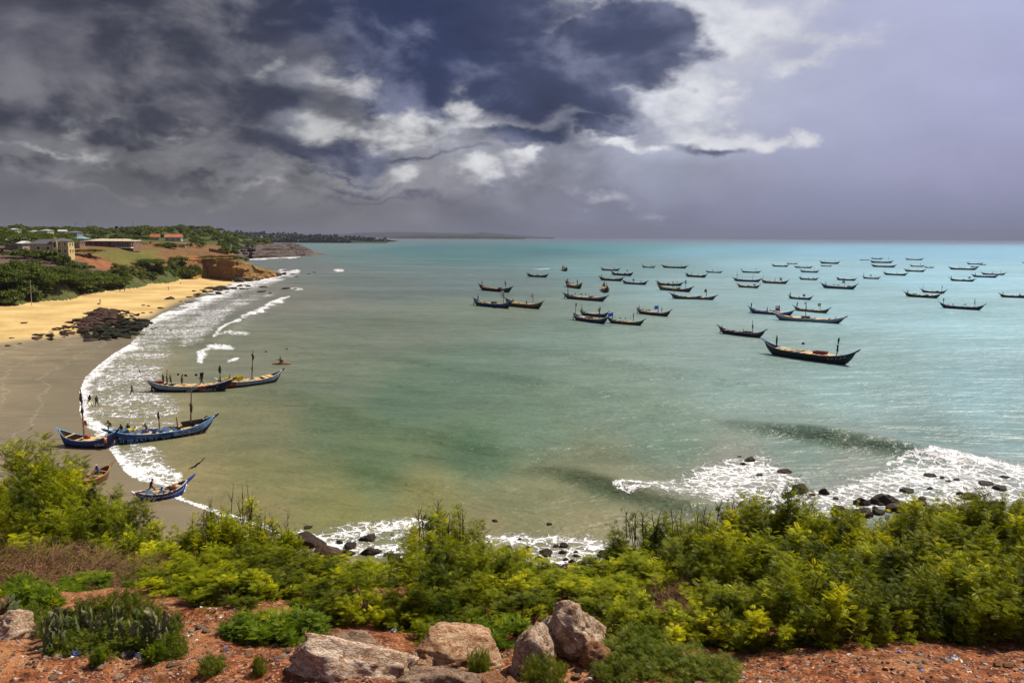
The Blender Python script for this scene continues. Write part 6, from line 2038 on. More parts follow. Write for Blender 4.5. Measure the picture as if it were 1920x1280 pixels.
G = 'crew and helpers of the canoes at the beach'
for px, pose, rz, sh, so, lab, hh in (
        (307, 'stand', 2.6, 'black', 'navy', 'man in dark clothes standing nearest the stern of the white-railed canoe', .92),
        (320, 'stand2', 1.2, None, 'black', 'bare-chested man by the stern mast of the white-railed canoe', .92),
        (341, 'stand', -1.9, 'maroon', 'navy', 'man in dark red shirt standing amidships on the white-railed canoe', .90),
        (378, 'walk', 1.4, 'black', 'black', 'man striding on the yellow deck with clothes hung beside him', .95)):
    p, t = on_boat(px, pa, aa, ha)
    person((p[0], p[1], p[2] + .03), rz, pose, lab, sh, so, hh, G)
link('hung_cloth', MB().box((0, 0, 0), (.4, .1, 1.0), taper=1.3).mesh('hung_cloth', M_CLOTH_BLACK), ra, (.27 * ha.L / 2, .1, ha.H + 1.5))
link('hung_cloth', MB().box((0, 0, 0), (.3, .1, .5), taper=1.3).mesh('hung_cloth', PM('brightyellow')), ra, (.24 * ha.L / 2, 0, ha.H + 1.1))
person(pdrop(291, 739, -.55), 1.2, 'bend', 'helper wading at the stern end of the white-railed canoe, pushing', None, 'black', 1.0, G)
person(pdrop(313, 739, -.6), 1.9, 'bend', 'second helper bent over in the shallows under the white-railed canoe', 'pale', 'black', 1.0, G)
person(pdrop(248, 741, -.1), 1.3, 'walk', 'lone boy walking through the foam between shore and canoes', None, 'black', .93, G)
person(pdrop(168, 761, -.05), -2.2, 'stride', 'man in navy clothes with yellow shorts walking up out of the surf', 'navy', 'brightyellow', 1.06, G)
person(pdrop(182, 763, -.05), .9, 'walk', 'slim figure in black walking beside the man in navy at the surf edge', 'black', 'black', 1.0, G)

# --- blue pair
rc, hc_, pc, ac = dressed((228, 834), (385, 813), 'M', 'blue', 'sky', 'long dark blue canoe lettered along its side, crew aboard, at the beach', seed=73, low='navy', thwarts=9, contact=.79,
                          masts=((.52, 4.0, 3), (-.05, 2.0, 1), (.30, 1.4, 0)), box=('black', .56, 1.25), tarp=('navy', -.5, 2.2))
panel(rc, hc_, 'sky_blue_panel', .16, .97, .60, .995, PM('sky'))
lettering(rc, hc_, 'SUBAN PA YE', -.36, .42, .92, PM('lightblue')); lettering(rc, hc_, 'NYAME NKWITI', -.32, .82, .34, PM('sky'))
lettering(rc, hc_, 'Pure Winfas', .50, .78, .62, PM('maroon'))
for q in range(4):
    link('trim_mark', wrap_side(hc_, MB().blob((0, 0, 0), (.22, .07, .01), q, .1, 4, 6).mesh('trim_mark', PM('orange')), .34 + .12 * q, .44, 1.0), rc)
for k, (t, y_) in enumerate(((-.55, -.2), (-.2, .3), (.0, -.1), (-.75, .2), (.1, .2))):
    link('net_heap', MB().blob((0, 0, 0), (1.1, .7, .38), k, .25, 6, 9).mesh('net_heap', M_NET), rc, (t * hc_.L / 2, y_, hc_.sheer(t) - .02))
for k in range(9):
    link('float', cached('float', lambda: MB().blob((0, 0, 0), (.09, .09, .09), 1, .05, 5, 6).mesh('float', PM('cream'))), rc, ((-.78 + .12 * k) * hc_.L / 2, -.5 + .2 * (k % 3), hc_.H + .35 + .05 * (k % 2)))
for px, pose, rz, sh, so, lab, hh, dz, sd in (
        (209, 'crouch', 2.6, 'black', 'brown', 'man crouching on the nets at the stern end of the lettered canoe', .95, .15, 0), (229, 'sit', 3.0, 'navy', 'black', 'man in navy sitting on nets, left of the two in yellow', 1.0, .0, .2),
        (241, 'sit', 3.4, 'black', 'black', 'man in black sitting just behind the two in yellow', 1.0, .1, .4), (243, 'kneel', .6, 'brightyellow', 'black', 'person in bright yellow shirt, left one of the two in yellow', .82, -.1, -.5),
        (252, 'kneel', .2, 'brightyellow', 'brown', 'person in yellow shirt bent forward, right one of the two in yellow', .82, -.1, -.5), (275, 'reach', 1.6, 'black', 'navy', 'man reaching back with one arm beside the thin upright pole', .8, -.3, .2),
        (384, 'bend', -1.4, 'black', 'black', 'small figure bent over in the bow of the lettered canoe', .5, -.1, 0)):
    p, t = on_boat(px, pc, ac, hc_, side=sd)
    drop = {'sit': -.42, 'kneel': -.2, 'crouch': 0}.get(pose, 0) * hh
    person((p[0], p[1], p[2] + dz + drop + .1), rz, pose, lab, sh, so, hh, G)
rd, hd_, pd, ad = dressed((122, 838), (194, 841), 'M', 'blue', 'lightblue', 'small blue canoe with bright blue rails beached in front of the lettered one', seed=74, low='navy', thwarts=4, contact=.66,
                          masts=((-.12, 4.6, 3),))
lettering(rd, hd_, 'Alfee', .55, .62, .5, PM('white'))
link('cloth_bundle', MB().blob((0, 0, 0), (.34, .3, .3), 2, .2, 5, 7).mesh('cloth_bundle', PM('red')), rd, (.0, -.1, hd_.H + .2))
link('red_flag', flag_mesh('red_flag', .35, .55, [CM_('red')], seed=2), rd, (-.1 * hd_.L / 2, 0, 3.0))
for k in range(3): link('deck_board', MB().box((0, 0, 0), (1.0, 1.7, .06)).mesh('deck_board', M_WOOD), rd, ((.08 + .2 * k) * hd_.L / 2, 0, hd_.H + .04))
p, t = on_boat(197, pd, ad, hd_, side=-1.0)
person((p[0], p[1], .15), .4, 'bend', 'person in orange leaning on the side of the small beached canoe', 'orange', 'brown', .95, G)
tag(MB().tube([(0, 0, .9), (-6, 1.5, .3), (-12, 3.5, .12), (-22, 6, .1)], .02, 4).build('mooring_rope', M_ROPE, loc=(pd[0] - 2, pd[1], 0)), 'thin rope running from the small blue canoe up the wet sand', 'rope')
# --- royal blue canoe and unpainted canoe in front
re_, he, pe, ae = dressed((268, 944), (347, 929), 'S', 'cobalt', 'white', 'royal blue canoe with white scalloped trim and white rails beside the bushes', seed=76, low='cobalt', thwarts=6, contact=.80, masts=(), wood='dull')
for q in range(15):
    a0 = -.86 + .115 * q
    mb = MB().tube([(-.32, .16, 0), (-.2, -.05, 0), (0, -.15, 0), (.2, -.05, 0), (.32, .16, 0)], .055, 4)
    link('scallop', wrap_side(he, mb.mesh('scallop', PM('white')), a0, .80, .42), re_)
panel(re_, he, 'dark_band', -.9, .9, .80, .99, PM('navy'), .015)
for (t0, c) in ((-.96, 'red'), (.36, 'red'), (-.42, 'blue'), (.16, 'blue')):
    link('rail_band', MB().tube([he.pt(t0, 1, -1) + Vector((0, -.01, .03)), he.pt(t0 + .1, 1, -1) + Vector((0, -.01, .03))], .085, 6).mesh('rail_band', PM(c)), re_)
pole = MB().tube([(0, 0, 0), (1.9, .3, 1.75)], .03, 6).mesh('pole', PM('brightyellow'))
po = link('pole', pole, re_, (.38 * he.L / 2, 0, he.H * .8))
fl = [(0, 0), (.45, .12), (.8, .38), (1.15, .50), (1.5, .82), (1.75, 1.0), (1.42, .62), (1.05, .30), (.72, .12), (.62, -.12), (.5, -.02), (.2, -.14), (-.25, -.12)]
mf = bpy.data.meshes.new('torn_flag'); nf = len(fl)
mf.from_pydata([(x - .1, .02 * math.sin(4 * x), z) for x, z in fl] + [(x - .1, .05 + .02 * math.sin(4 * x), z) for x, z in fl], [], [tuple(range(nf)), tuple(range(nf, 2 * nf))[::-1]] + [(i, (i + 1) % nf, nf + (i + 1) % nf, nf + i) for i in range(nf)])
mf.materials.append(M_CLOTH_BLACK)
link('torn_flag', mf, po, (1.95, .3, 1.8), (0, .0, 0), .85)
link('board', MB().box((0, 0, 0), (1.1, .5, .06)).mesh('board', PM('white')), re_, (.33 * he.L / 2, .1, he.H + .45), (0, .75, 0))
link('orange_float', MB().blob((0, 0, 0), (.32, .3, .26), 2, .1, 5, 8).mesh('orange_float', PM('orange')), re_, (.52 * he.L / 2, -.1, he.sheer(.5) + .1))
for k, c in enumerate(('cream', 'green', 'brightyellow', 'white')): link('bowl', MB().blob((0, 0, 0), (.24, .24, .13), k, .05, 5, 8).mesh('bowl', PM(c)), re_, ((-.45 + .12 * k) * he.L / 2, .1 * (k % 2), he.H + .02))
p, t = on_boat(283, pe, ae, he, side=.1)
person((p[0], p[1], p[2] - .02), -1.1, 'stride', 'man in maroon vest stepping along the royal blue canoe', 'maroon', 'navy', .88, G)
p, t = on_boat(305, pe, ae, he, side=-.55)
person((p[0], p[1] - .1, p[2] - .48), -2.9, 'sit', 'man in pale blue shirt sitting on the rail of the royal blue canoe', 'lightblue', 'black', .85, G, cap='navy')
rf, hf, pf, af = dressed((156, 916), (204, 900), 'S', 'brown', 'ochre', 'unpainted orange-brown canoe half hidden by the bushes', seed=78, low='brown', thwarts=4, contact=.62, masts=(), wood='dull')
panel(rf, hf, 'bare_planking', -.98, .99, .30, .995, plain('orange_timber', (.42, .17, .045), .8, .15), .02)
p, t = on_boat(183, pf, af, hf)
person((p[0], p[1], p[2] - .55), 2.6, 'stand2', 'man in cobalt shirt and pale cap standing in the unpainted canoe', 'cobalt', 'green', .92, G, cap='cream')
person(pdrop(141, 898, 0), 2.0, 'bend', 'man in pale green shirt bending behind the bush at the left', 'pale', 'grey', .95, G, cap='cream')
r7, h7, p7, a7 = dressed((-70, 936), (2, 930), 'S', 'brown', 'ochre', 'end of a brown canoe peeping out at the left edge above the bush', seed=80, thwarts=4, contact=.8, masts=(), wood='dull')

# --- swimmers and paddler
G2 = 'swimmers in the bay'
for px, py, lab in ((260, 697, 'swimmer in the surf just left of the overlapping canoes'), (498, 660, 'swimmer farther out, left of the two heads beyond the paddler'),
                    (539, 655, 'swimmer farthest out, right of the two heads beyond the paddler'), (526, 676, 'swimmer just behind the paddler on the board')):
    c = gp(px, py)
    person((c[0], c[1], -1.30), 2.0 + px, 'reach', lab, None, 'black', 1.0, G2)
c = gp(529, 683)
tag(MB().tube([(-1.9, 0, .08), (-1.2, 0, .10), (0, 0, .12), (1.1, 0, .12), (1.7, 0, .08)], [.06, .2, .26, .22, .08], 8).build('paddle_board', plain('board_orange', (.35, .12, .03), .6, .1), loc=(c[0], c[1], 0)), 'narrow dark board with orange end carrying a crouched paddler', 'board')
person((c[0] + .1, c[1], -.02), 1.4, 'crouch', 'paddler crouched on the narrow board beyond the pale blue canoe', None, 'black', 1.25, G2)
# --- people on the far sand
G3 = 'people on the sunlit beach'
for px, py, pose, sh, so, lab, hh in (
        (188, 571, 'stand', 'navy', 'black', 'lone figure in dark clothes nearest on the yellow sand', 1.0), (220, 545, 'walk', 'brown', 'brown', 'figure in brown, leftmost of the three walking together', .95),
        (225, 548, 'walk', 'black', 'black', 'dark figure in the middle of the three walking together', 1.0), (234, 547, 'stand', 'white', 'navy', 'figure in pale top, rightmost of the three walking together', 1.0),
        (311, 532, 'stand', 'brown', 'black', 'distant figure standing below the cliff, the farther of two', .95), (316, 545, 'stand2', 'navy', 'black', 'distant figure in navy below the cliff, the nearer of two', .9),
        (282, 517, 'bend', 'lightblue', 'navy', 'figure in pale blue stooping by the bushes at the top of the beach', 1.15), (338, 533, 'crouch', 'black', 'black', 'figure crouched alone on the sand right of the two standing', .8)):
    for Yq in np.arange(150, 440, 1.0):      # first ground met along the line of sight
        q = at(px, py, Yq)
        Z = ground_z(q[0], q[1])
        if q[2] <= Z: break
    person((q[0], q[1], Z), px * 1.3, pose, lab, sh, so, hh * 1.12, G3)

# ================================================================== FOREGROUND BUSHES, ROCKS, CACTI, LITTER
def leaf_template(nl=13, wl=.13, curve=.7):
    """one feathery compound leaf, length 1 along +x, leaflets in pairs, drooping a little"""
    V = []; F = []
    for i in range(nl):
        t = .12 + .84 * i / (nl - 1)
        x = t; z = -curve * .35 * t * t
        L = wl * 1.9 * math.sin(math.pi * (.18 + .72 * t)) + .05
        for s in (-1, 1):
            if i == nl - 1 and s == 1: continue
            dx = .42 if i < nl - 1 else 1.0
            dy = s * .90 if i < nl - 1 else 0.0
            base = np.array([x, 0, z]); tip = base + np.array([dx * L * .6, dy * L, -.28 * L])
            mid = (base + tip) / 2; perp = np.array([.9, -s * .42, 0]) * (L * .125)
            n = len(V)
            V += [base, mid + perp, tip, mid - perp]; F.append((n, n + 1, n + 2, n + 3))
    return np.array(V), np.array(F)


def shoots(g, n, shape, clumps, droop=.3, base_z=.1, fill=.6):
    """leaf roots and directions grouped on leafy shoots inside a dome of radius 1"""
    th = g.uniform(0, 2 * np.pi, clumps); r = np.sqrt(g.uniform(0.0, 1, clumps)) * .80
    zc = g.uniform(base_z, 1.0, clumps) * np.sqrt(np.maximum(.04, 1 - r ** 2 * .9))
    C = np.stack([r * np.cos(th), r * np.sin(th), zc], -1)
    k = g.integers(0, clumps, n)
    out = unit(np.stack([C[:, 0] * 1.0, C[:, 1] * 1.0, C[:, 2] * .7 + .55], -1) + g.normal(size=(clumps, 3)) * .25)
    along = g.uniform(-.16, .18, n)
    P = C[k] + out[k] * along[:, None] + g.normal(size=(n, 3)) * .062
    az = g.uniform(0, 2 * np.pi, n)
    D = unit(out[k] * .55 + np.stack([np.cos(az), np.sin(az), g.uniform(-.35, .5, n)], -1))
    return P * np.array(shape), D, C * np.array(shape), out


def leafy_mesh(name, seed, mat, n, size, shape=(1, 1, 1), clumps=90, nl=11, wl=.16, keep_up=.6):
    g = np.random.default_rng(seed)
    P, D, C, out = shoots(g, n, shape, clumps)
    LV, LF = leaf_template(nl, wl)
    up = unit(g.normal(size=(n, 3)) * .35 + np.array([0, 0, keep_up]) + P * .35)
    Y = unit(np.cross(up, D)); Z = np.cross(D, Y)
    s = size * g.uniform(.55, 1.1, n)
    V = P[:, None, :] + s[:, None, None] * (LV[None, :, 0, None] * D[:, None, :] + LV[None, :, 1, None] * Y[:, None, :] + LV[None, :, 2, None] * Z[:, None, :])
    F = (LF[None] + (np.arange(n) * len(LV))[:, None, None]).reshape(-1, 4)
    hz = P[:, 2] / shape[2]
    tint = np.clip(.16 + .46 * g.random(n) + .80 * fbm(P * 1.6 / max(shape), 2, seed=seed) * 2 + .30 * (hz - .4), 0, 1)   # random tint; sunlit bush tops painted in, leaves yellower with height
    me = np_mesh(name, V.reshape(-1, 3), F, [mat], smooth=False, attrs={'tint': np.repeat(tint, len(LV))})
    return me, C


def branch_mesh(C, seed, mat=None, r=.022, bare=0, shape=(1, 1, 1)):
    g = random.Random(seed); mb = MB()
    for c in C:
        a = Vector((g.uniform(-.12, .12), g.uniform(-.12, .12), -.1)); c = Vector(c)
        m = a.lerp(c, .5) + Vector((g.uniform(-.08, .08), g.uniform(-.08, .08), -.06))
        mb.tube([a, m, c], [r, r * .7, r * .3], 4, cap=False)
    for k in range(bare):
        c = Vector(C[g.randrange(len(C))]) ; c.z = shape[2] * g.uniform(.8, .95); c.x *= .7; c.y *= .7
        t = c + Vector((g.uniform(-.28, .28), g.uniform(-.1, .1), g.uniform(.18, .42) * shape[2]))
        mb.tube([c - Vector((0, 0, .2)), c.lerp(t, .5) + Vector((g.uniform(-.03, .03), 0, 0)), t], [r * .6, r * .45, r * .15], 4, cap=False)
        for q in range(3):
            s = c.lerp(t, g.uniform(.2, .8))
            mb.tube([s, s + Vector((g.uniform(-.16, .16), g.uniform(-.1, .1), g.uniform(.05, .2)))], [r * .35, r * .1], 3, cap=False)
    return mb.mesh('branches', mat or M_BARK)


def twig_mesh(seed, n=900, shape=(1, 1, .8), mat=None, r=.006):
    """tangle of dry arching twigs"""
    g = np.random.default_rng(seed)
    th = g.uniform(0, 2 * np.pi, n); rr = np.sqrt(g.random(n)) * .9
    B = np.stack([rr * np.cos(th), rr * np.sin(th), g.uniform(-.05, .55, n)], -1)
    d = unit(np.stack([g.normal(size=n) * .7, g.normal(size=n) * .7, g.uniform(.1, 1.2, n)], -1))
    L = g.uniform(.25, .65, n)
    V = []; F = []
    side = unit(np.cross(d, g.normal(size=(n, 3))))
    bend = g.normal(size=(n, 3)) * .12; bend[:, 2] -= .12
    pts = [B + d * (L * t)[:, None] + bend * (t * t) for t in (0, .5, 1.0)]
    other = np.cross(d, side)
    ang = [0, 2.1, 4.2]
    for i, p in enumerate(pts):
        w = r * (1 - .38 * i)
        for a in ang:
            V.append(p + (side * math.cos(a) + other * math.sin(a)) * w)
    V = np.stack(V, 1) * np.array(shape)     # n,9,3
    fs = []
    for i in (0, 1):
        for k in range(3):
            a, b = i * 3 + k, i * 3 + (k + 1) % 3
            fs.append((a, b, b + 3, a + 3))
    F = (np.array(fs)[None] + (np.arange(n) * 9)[:, None, None]).reshape(-1, 4)
    return np_mesh('twigs', V.reshape(-1, 3), F, [mat or M_TWIG], smooth=False)


BUSH = []
for k in range(5):
    me, C = leafy_mesh('foliage', 500 + k, M_NEEM, 3000, .165, (1, 1, 1.15), 52, 11, .14)
    BUSH.append((me, branch_mesh(C[::2], k), branch_mesh(C[::2], k + 9, bare=9, shape=(1, 1, 1.15))))
FERN = []
for k in range(2):
    me, C = leafy_mesh('foliage', 540 + k, M_FERN, 1500, .30, (1, 1, .8), 60, 13, .12)
    FERN.append((me, branch_mesh(C[::2], 30 + k, r=.012)))
WEEDV = []
for k in range(2):
    me, C = leafy_mesh('foliage', 560 + k, M_WEED, 2200, .15, (1, 1, .55), 110, 6, .22)
    WEEDV.append((me, branch_mesh(C[::2], 40 + k, r=.008)))
TWIGS = [twig_mesh(70 + k) for k in range(2)]


def near_spot(px, Y):
    x = (px - 960) / FPX * Y
    for _ in range(3):
        z = ground_z(x, Y)
        d = rays(px, 900.0)
        x = (px - 960) / FPX * (Y * math.cos(PITCH) + (CAM_Z - z - 1) * math.sin(PITCH))
    return (x, Y, z)


def bush(px, yt, Y, wpx, label, kind='neem', bare=False, seed=0, group=None, twigs=0.0, z=None):
    g = random.Random(seed * 7 + 1)
    if kind == 'neem' and Y < 17.2: yt += g.uniform(-32, 14); wpx *= g.uniform(.9, 1.3); Y += g.uniform(-.6, .6)
    elif kind == 'neem' and yt > 1000: yt += g.uniform(0, 14)
    elif kind == 'neem': yt -= 8
    if kind == 'neem' and Y > 17.5: wpx *= 1.16
    if kind == 'weed' and px < 340 and Y > 12: yt -= 14
    p = near_spot(px, Y)
    if z is not None: p = (p[0], p[1], z)
    h = max(.3, h_for(px, yt, Y, p[2]))
    w = wpx * math.hypot(Y, CAM_Z - p[2]) / FPX / 2
    root = tag(empty('bush' if kind != 'weed' else 'weed_patch', p, 0), label, 'bush' if kind != 'weed' else 'weeds', group)
    a = g.uniform(0, 6)
    if kind == 'neem':
        fo, br, bb = BUSH[g.randrange(5)]; hs = min(h / 1.12, w * 1.30)
        o = link('foliage', fo, root, (0, 0, h - hs * 1.12), (0, 0, a), (w, w, hs)); o['kind'] = 'stuff'
        link('branches', bb if bare else br, root, (0, 0, 0), (0, 0, a), (w, w, h / 1.12))
    elif kind == 'fern':
        fo, br = FERN[g.randrange(2)]; hs = h / .9
        o = link('foliage', fo, root, (0, 0, 0), (0, 0, a), (w, w, hs)); o['kind'] = 'stuff'
        link('branches', br, root, (0, 0, 0), (0, 0, a), (w, w, hs))
    elif kind == 'weed':
        fo, br = WEEDV[g.randrange(2)]; hs = h / .62
        o = link('foliage', fo, root, (0, 0, 0), (0, 0, a), (w, w, hs)); o['kind'] = 'stuff'
        link('branches', br, root, (0, 0, 0), (0, 0, a), (w, w, hs))
    if kind == 'twigs' or twigs:
        o = link('twigs', TWIGS[g.randrange(2)], root, (0, 0, 0), (0, 0, a), (w * 1.05, w * 1.05, (h if kind == 'twigs' else h * twigs) / .85)); o['kind'] = 'stuff'
    return root


BB = [  # px, top y, distance, width px, kind, bare twigs, label
    # left tree and the slope of scrub falling from it
    (66, 864, 25, 200, 'neem', 0, 'tall leafy crown at the far left, topmost of the foreground bushes'),
    (118, 888, 24, 110, 'neem', 0, 'leafy crown just right of the topmost one at the left'),
    (178, 928, 23.5, 110, 'neem', 0, 'bush below the unpainted canoe at the left'),
    (240, 955, 23, 100, 'neem', 0, 'bush at the stern of the royal blue canoe'),
    (-10, 925, 24, 110, 'neem', 0, 'bush cut by the left edge under the tall crown'),
    (60, 930, 22, 150, 'neem', 0, 'shaded bush under the tall left crown'), (150, 960, 21.5, 160, 'neem', 0, 'bush in the middle of the left scrub slope'),
    (285, 1000, 22, 110, 'neem', 0, 'low bush where the left scrub meets the open sand'), (225, 1010, 20.5, 140, 'neem', 0, 'yellow-green bush in the left scrub above the dry twigs'),
    (345, 1010, 21, 90, 'neem', 0, 'bush right of the open sand gap'), (395, 985, 21, 100, 'neem', 1, 'bush with spindly tips just left of the bare twigs over the surf'),
    (455, 968, 21.5, 120, 'neem', 1, 'bush with many bare twigs standing against the foam line'), (515, 1000, 21, 90, 'neem', 1, 'bush left of the brown ledge with thin twigs on top'),
    (20, 1000, 19, 160, 'twigs', 0, 'brown dry thicket at the left edge'), (120, 1020, 18.5, 190, 'twigs', 0, 'brown dry thicket under the left scrub slope'), (225, 1050, 18, 180, 'twigs', 0, 'tangle of dry brown stems left of centre'),
    (330, 1060, 18.3, 170, 'twigs', 0, 'dry brown stems behind the cactus patch'), (415, 1080, 18, 130, 'twigs', 0, 'dry stems at the foot of the left-centre bushes'),
    (300, 1030, 19.5, 130, 'neem', 0, 'thin green bush rising out of the dry stems'), (60, 1010, 20, 130, 'neem', 0, 'dull green bush above the dry thicket at the left'),
    (385, 1035, 18.5, 130, 'neem', 0, 'bush sloping down left of the bright green one'), (450, 1030, 18, 140, 'neem', 0, 'green bush under the bare twigs'),
    (345, 1105, 16.5, 120, 'neem', 0, 'bright small bush standing in front of the dry stems'), (290, 1092, 17, 110, 'neem', 0, 'small bush between dry stems and the weeds above the cacti'), (395, 1120, 15.6, 110, 'fern', 0, 'feathery bush at the top of the litter strip'), (150, 1085, 17, 100, 'fern', 0, 'feathery bush in the gap right of the one at the left edge'),
    # centre-left bright bushes
    (545, 1045, 19, 150, 'neem', 0, 'bright yellow-green bush below the brown ledge'), (625, 1048, 19.5, 150, 'neem', 0, 'bright bush under the oblong rock'), (705, 1062, 19.5, 130, 'neem', 0, 'bright bush between the rock pool and the tall twiggy bush'),
    (435, 1085, 15.5, 150, 'neem', 0, 'darker leafy bush above the strip of red litter'), (520, 1095, 15, 150, 'neem', 0, 'leafy bush left of the boulders, middle row'), (600, 1100, 15, 150, 'neem', 0, 'leafy bush above the grey-topped boulder'), (680, 1105, 15, 150, 'neem', 0, 'leafy bush right above the boulder pair'),
    (500, 1150, 13, 110, 'fern', 0, 'feathery bush left of the boulders, front row'), (560, 1150, 13, 110, 'fern', 0, 'feathery bush touching the left boulder'), (450, 1165, 13.2, 80, 'fern', 0, 'small feathery bush at the edge of the litter strip'),
    # tall centre bush
    (835, 985, 17.5, 170, 'neem', 1, 'tall bush with long bare twigs in the middle of the picture'), (790, 1040, 16.5, 130, 'neem', 0, 'left shoulder of the tall twiggy bush'), (890, 1045, 16.5, 150, 'neem', 0, 'right shoulder of the tall twiggy bush'),
    (820, 1085, 14.5, 190, 'neem', 0, 'dark leafy bush in front of the tall twiggy one'), (920, 1085, 14.3, 170, 'neem', 0, 'dark leafy bush with large fronds behind the brown boulder'), (760, 1130, 13.6, 130, 'neem', 0, 'dark bush filling the gap between the two boulder groups'), (850, 1140, 13.2, 130, 'neem', 0, 'shaded leaves directly above the rough brown boulder'), (940, 1160, 13.0, 110, 'fern', 0, 'fresh fronds left of the upright boulder pair'),
    (970, 1040, 18, 120, 'neem', 0, 'bush under the small upright rock'), (1020, 1062, 17, 120, 'neem', 0, 'bush behind the upright boulder pair, left'), (1085, 1075, 18, 130, 'neem', 0, 'low bright bush right of the brown shelf'), (1140, 1050, 18.5, 110, 'neem', 0, 'low bush left of the right-hand thicket'),
    (1060, 1105, 15, 170, 'neem', 0, 'yellow-green bush right behind the upright boulder pair'), (1150, 1110, 15, 150, 'neem', 0, 'bush right of the boulder pair'), (990, 1110, 14.6, 120, 'neem', 0, 'dark bush left above the boulder pair'),
    # right thicket, back row
    (1215, 995, 18.5, 150, 'neem', 1, 'dark-topped bush at the left end of the right-hand thicket'), (1290, 990, 19, 130, 'neem', 1, 'bush with upright sticks against the shallow water'), (1350, 985, 19, 130, 'neem', 1, 'bush with sticks, second from the left in the right-hand thicket'),
    (1410, 958, 19.5, 130, 'neem', 0, 'bush rising towards the high crown of the right-hand thicket'), (1475, 938, 19.5, 150, 'neem', 0, 'highest crown of the right-hand thicket, over the surf'), (1530, 968, 19, 120, 'neem', 0, 'bush right of the highest crown, under the mossy boulder'),
    (1590, 985, 18.5, 130, 'neem', 0, 'bush below the gap with grey water'), (1660, 985, 19, 140, 'neem', 0, 'bush under the broad brown-topped rock'), (1730, 965, 19, 140, 'neem', 0, 'bush with yellow tips right of the water gap'),
    (1800, 955, 19.5, 140, 'neem', 0, 'tall bush near the right end of the thicket'), (1855, 950, 19, 130, 'neem', 0, 'yellow-topped bush second from the right edge'), (1920, 965, 18.5, 140, 'neem', 0, 'bush cut by the right edge, back row'), (1990, 970, 18, 150, 'neem', 0, 'bush beyond the right edge'),
    # middle row
    (1200, 1060, 16.5, 150, 'neem', 0, 'deep green bush at the left end, middle row of the thicket'), (1290, 1060, 16, 160, 'neem', 0, 'open bush through which sand shows, middle row'), (1380, 1040, 16.5, 170, 'neem', 0, 'bush under the stick-topped ones, middle row'),
    (1470, 1020, 16.5, 180, 'neem', 0, 'bright bush below the highest crown'), (1560, 1040, 16, 170, 'neem', 0, 'leafy bush in the middle of the right-hand thicket'), (1650, 1050, 16, 170, 'neem', 0, 'bush below the water gap, middle row'), (1740, 1035, 16, 170, 'neem', 0, 'bush with pale fronds, middle row right'),
    (1830, 1020, 16, 180, 'neem', 0, 'dark-hearted bush near the right edge, middle row'), (1925, 1030, 15.5, 160, 'neem', 0, 'bush cut by the right edge, middle row'),
    # front row
    (1190, 1130, 13.8, 140, 'neem', 0, 'shaded bush behind the low green weeds'), (1260, 1135, 13.8, 150, 'neem', 0, 'stemmy dark bush at the left of the front row'), (1345, 1130, 13.8, 150, 'neem', 0, 'dark bush with bare lower stems, front row'), (1430, 1120, 13.6, 160, 'neem', 0, 'dark brown-hearted bush, front row'),
    (1510, 1105, 13.4, 160, 'neem', 0, 'bush whose fronds reach the red soil, front row'), (1595, 1110, 13.2, 160, 'neem', 0, 'lush bush hanging lowest over the red soil'), (1680, 1110, 13.4, 160, 'neem', 0, 'bush right of the lowest one, front row'), (1765, 1100, 13.5, 160, 'neem', 0, 'deep green bush above the grey stone, front row'), (1850, 1095, 13.5, 160, 'neem', 0, 'deep green bush near the right corner'), (1935, 1090, 13.3, 150, 'neem', 0, 'bush in the right corner above the soil'),
    (1300, 1090, 15, 150, 'twigs', 0, 'tangle of dark stems inside the right-hand thicket, left part'), (1420, 1080, 15, 170, 'twigs', 0, 'tangle of brown stems in the shaded hollow of the thicket'),
    # lower left
    (35, 1082, 15.3, 110, 'fern', 0, 'feathery light green bush at the left edge above the layered rock'), (85, 1105, 14.8, 60, 'fern', 0, 'small feathery bush beside the one at the left edge'),
    (60, 1150, 13.6, 100, 'weed', 0, 'yellow-green weeds behind the layered rock at the left'), (105, 1165, 13.3, 90, 'weed', 0, 'yellow-green weeds between the layered rock and the cacti'),
    (175, 1130, 13.2, 100, 'weed', 0, 'weeds rising behind the left cacti'), (240, 1120, 13.2, 120, 'weed', 0, 'brightest weeds above the cactus patch'), (290, 1160, 12.7, 110, 'weed', 0, 'weeds at the right end of the cactus patch'), (205, 1185, 12.4, 130, 'weed', 0, 'weeds growing among the cacti'), (135, 1195, 12.3, 90, 'weed', 0, 'weeds among the leftmost cacti'), (320, 1200, 12.2, 60, 'weed', 0, 'thin weeds beside the litter strip'),
    (180, 1232, 11.7, 30, 'fern', 0, 'tiny seedling in front of the cacti'), (285, 1208, 11.9, 40, 'fern', 0, 'light green seedling at the front right of the cacti'),
    # lower centre and right
    (1200, 1185, 12.2, 150, 'weed', 0, 'low green weeds right of the upright boulders'), (1270, 1215, 11.8, 150, 'weed', 0, 'low weeds spreading over the soil, middle part'), (1350, 1235, 11.5, 110, 'weed', 0, 'low weeds at the right end of the green carpet'), (1170, 1235, 11.5, 110, 'weed', 0, 'weeds at the right foot of the tilted boulder'),
    (1022, 1228, 11.3, 90, 'weed', 0, 'pale weeds growing over the lower front boulder'), (900, 1215, 11.7, 50, 'weed', 0, 'small green tuft on the rough brown boulder'), (1200, 1175, 12.6, 60, 'fern', 0, 'yellow fronds right of the tilted boulder'), (1230, 1180, 12.6, 50, 'fern', 0, 'second sprig of yellow fronds right of the tilted boulder'),
    (395, 1262, 11.4, 50, 'weed', 0, 'small weeds among the red stones at the bottom'), (485, 1262, 11.3, 30, 'weed', 0, 'tiny weed by the round stone at the bottom'),
]
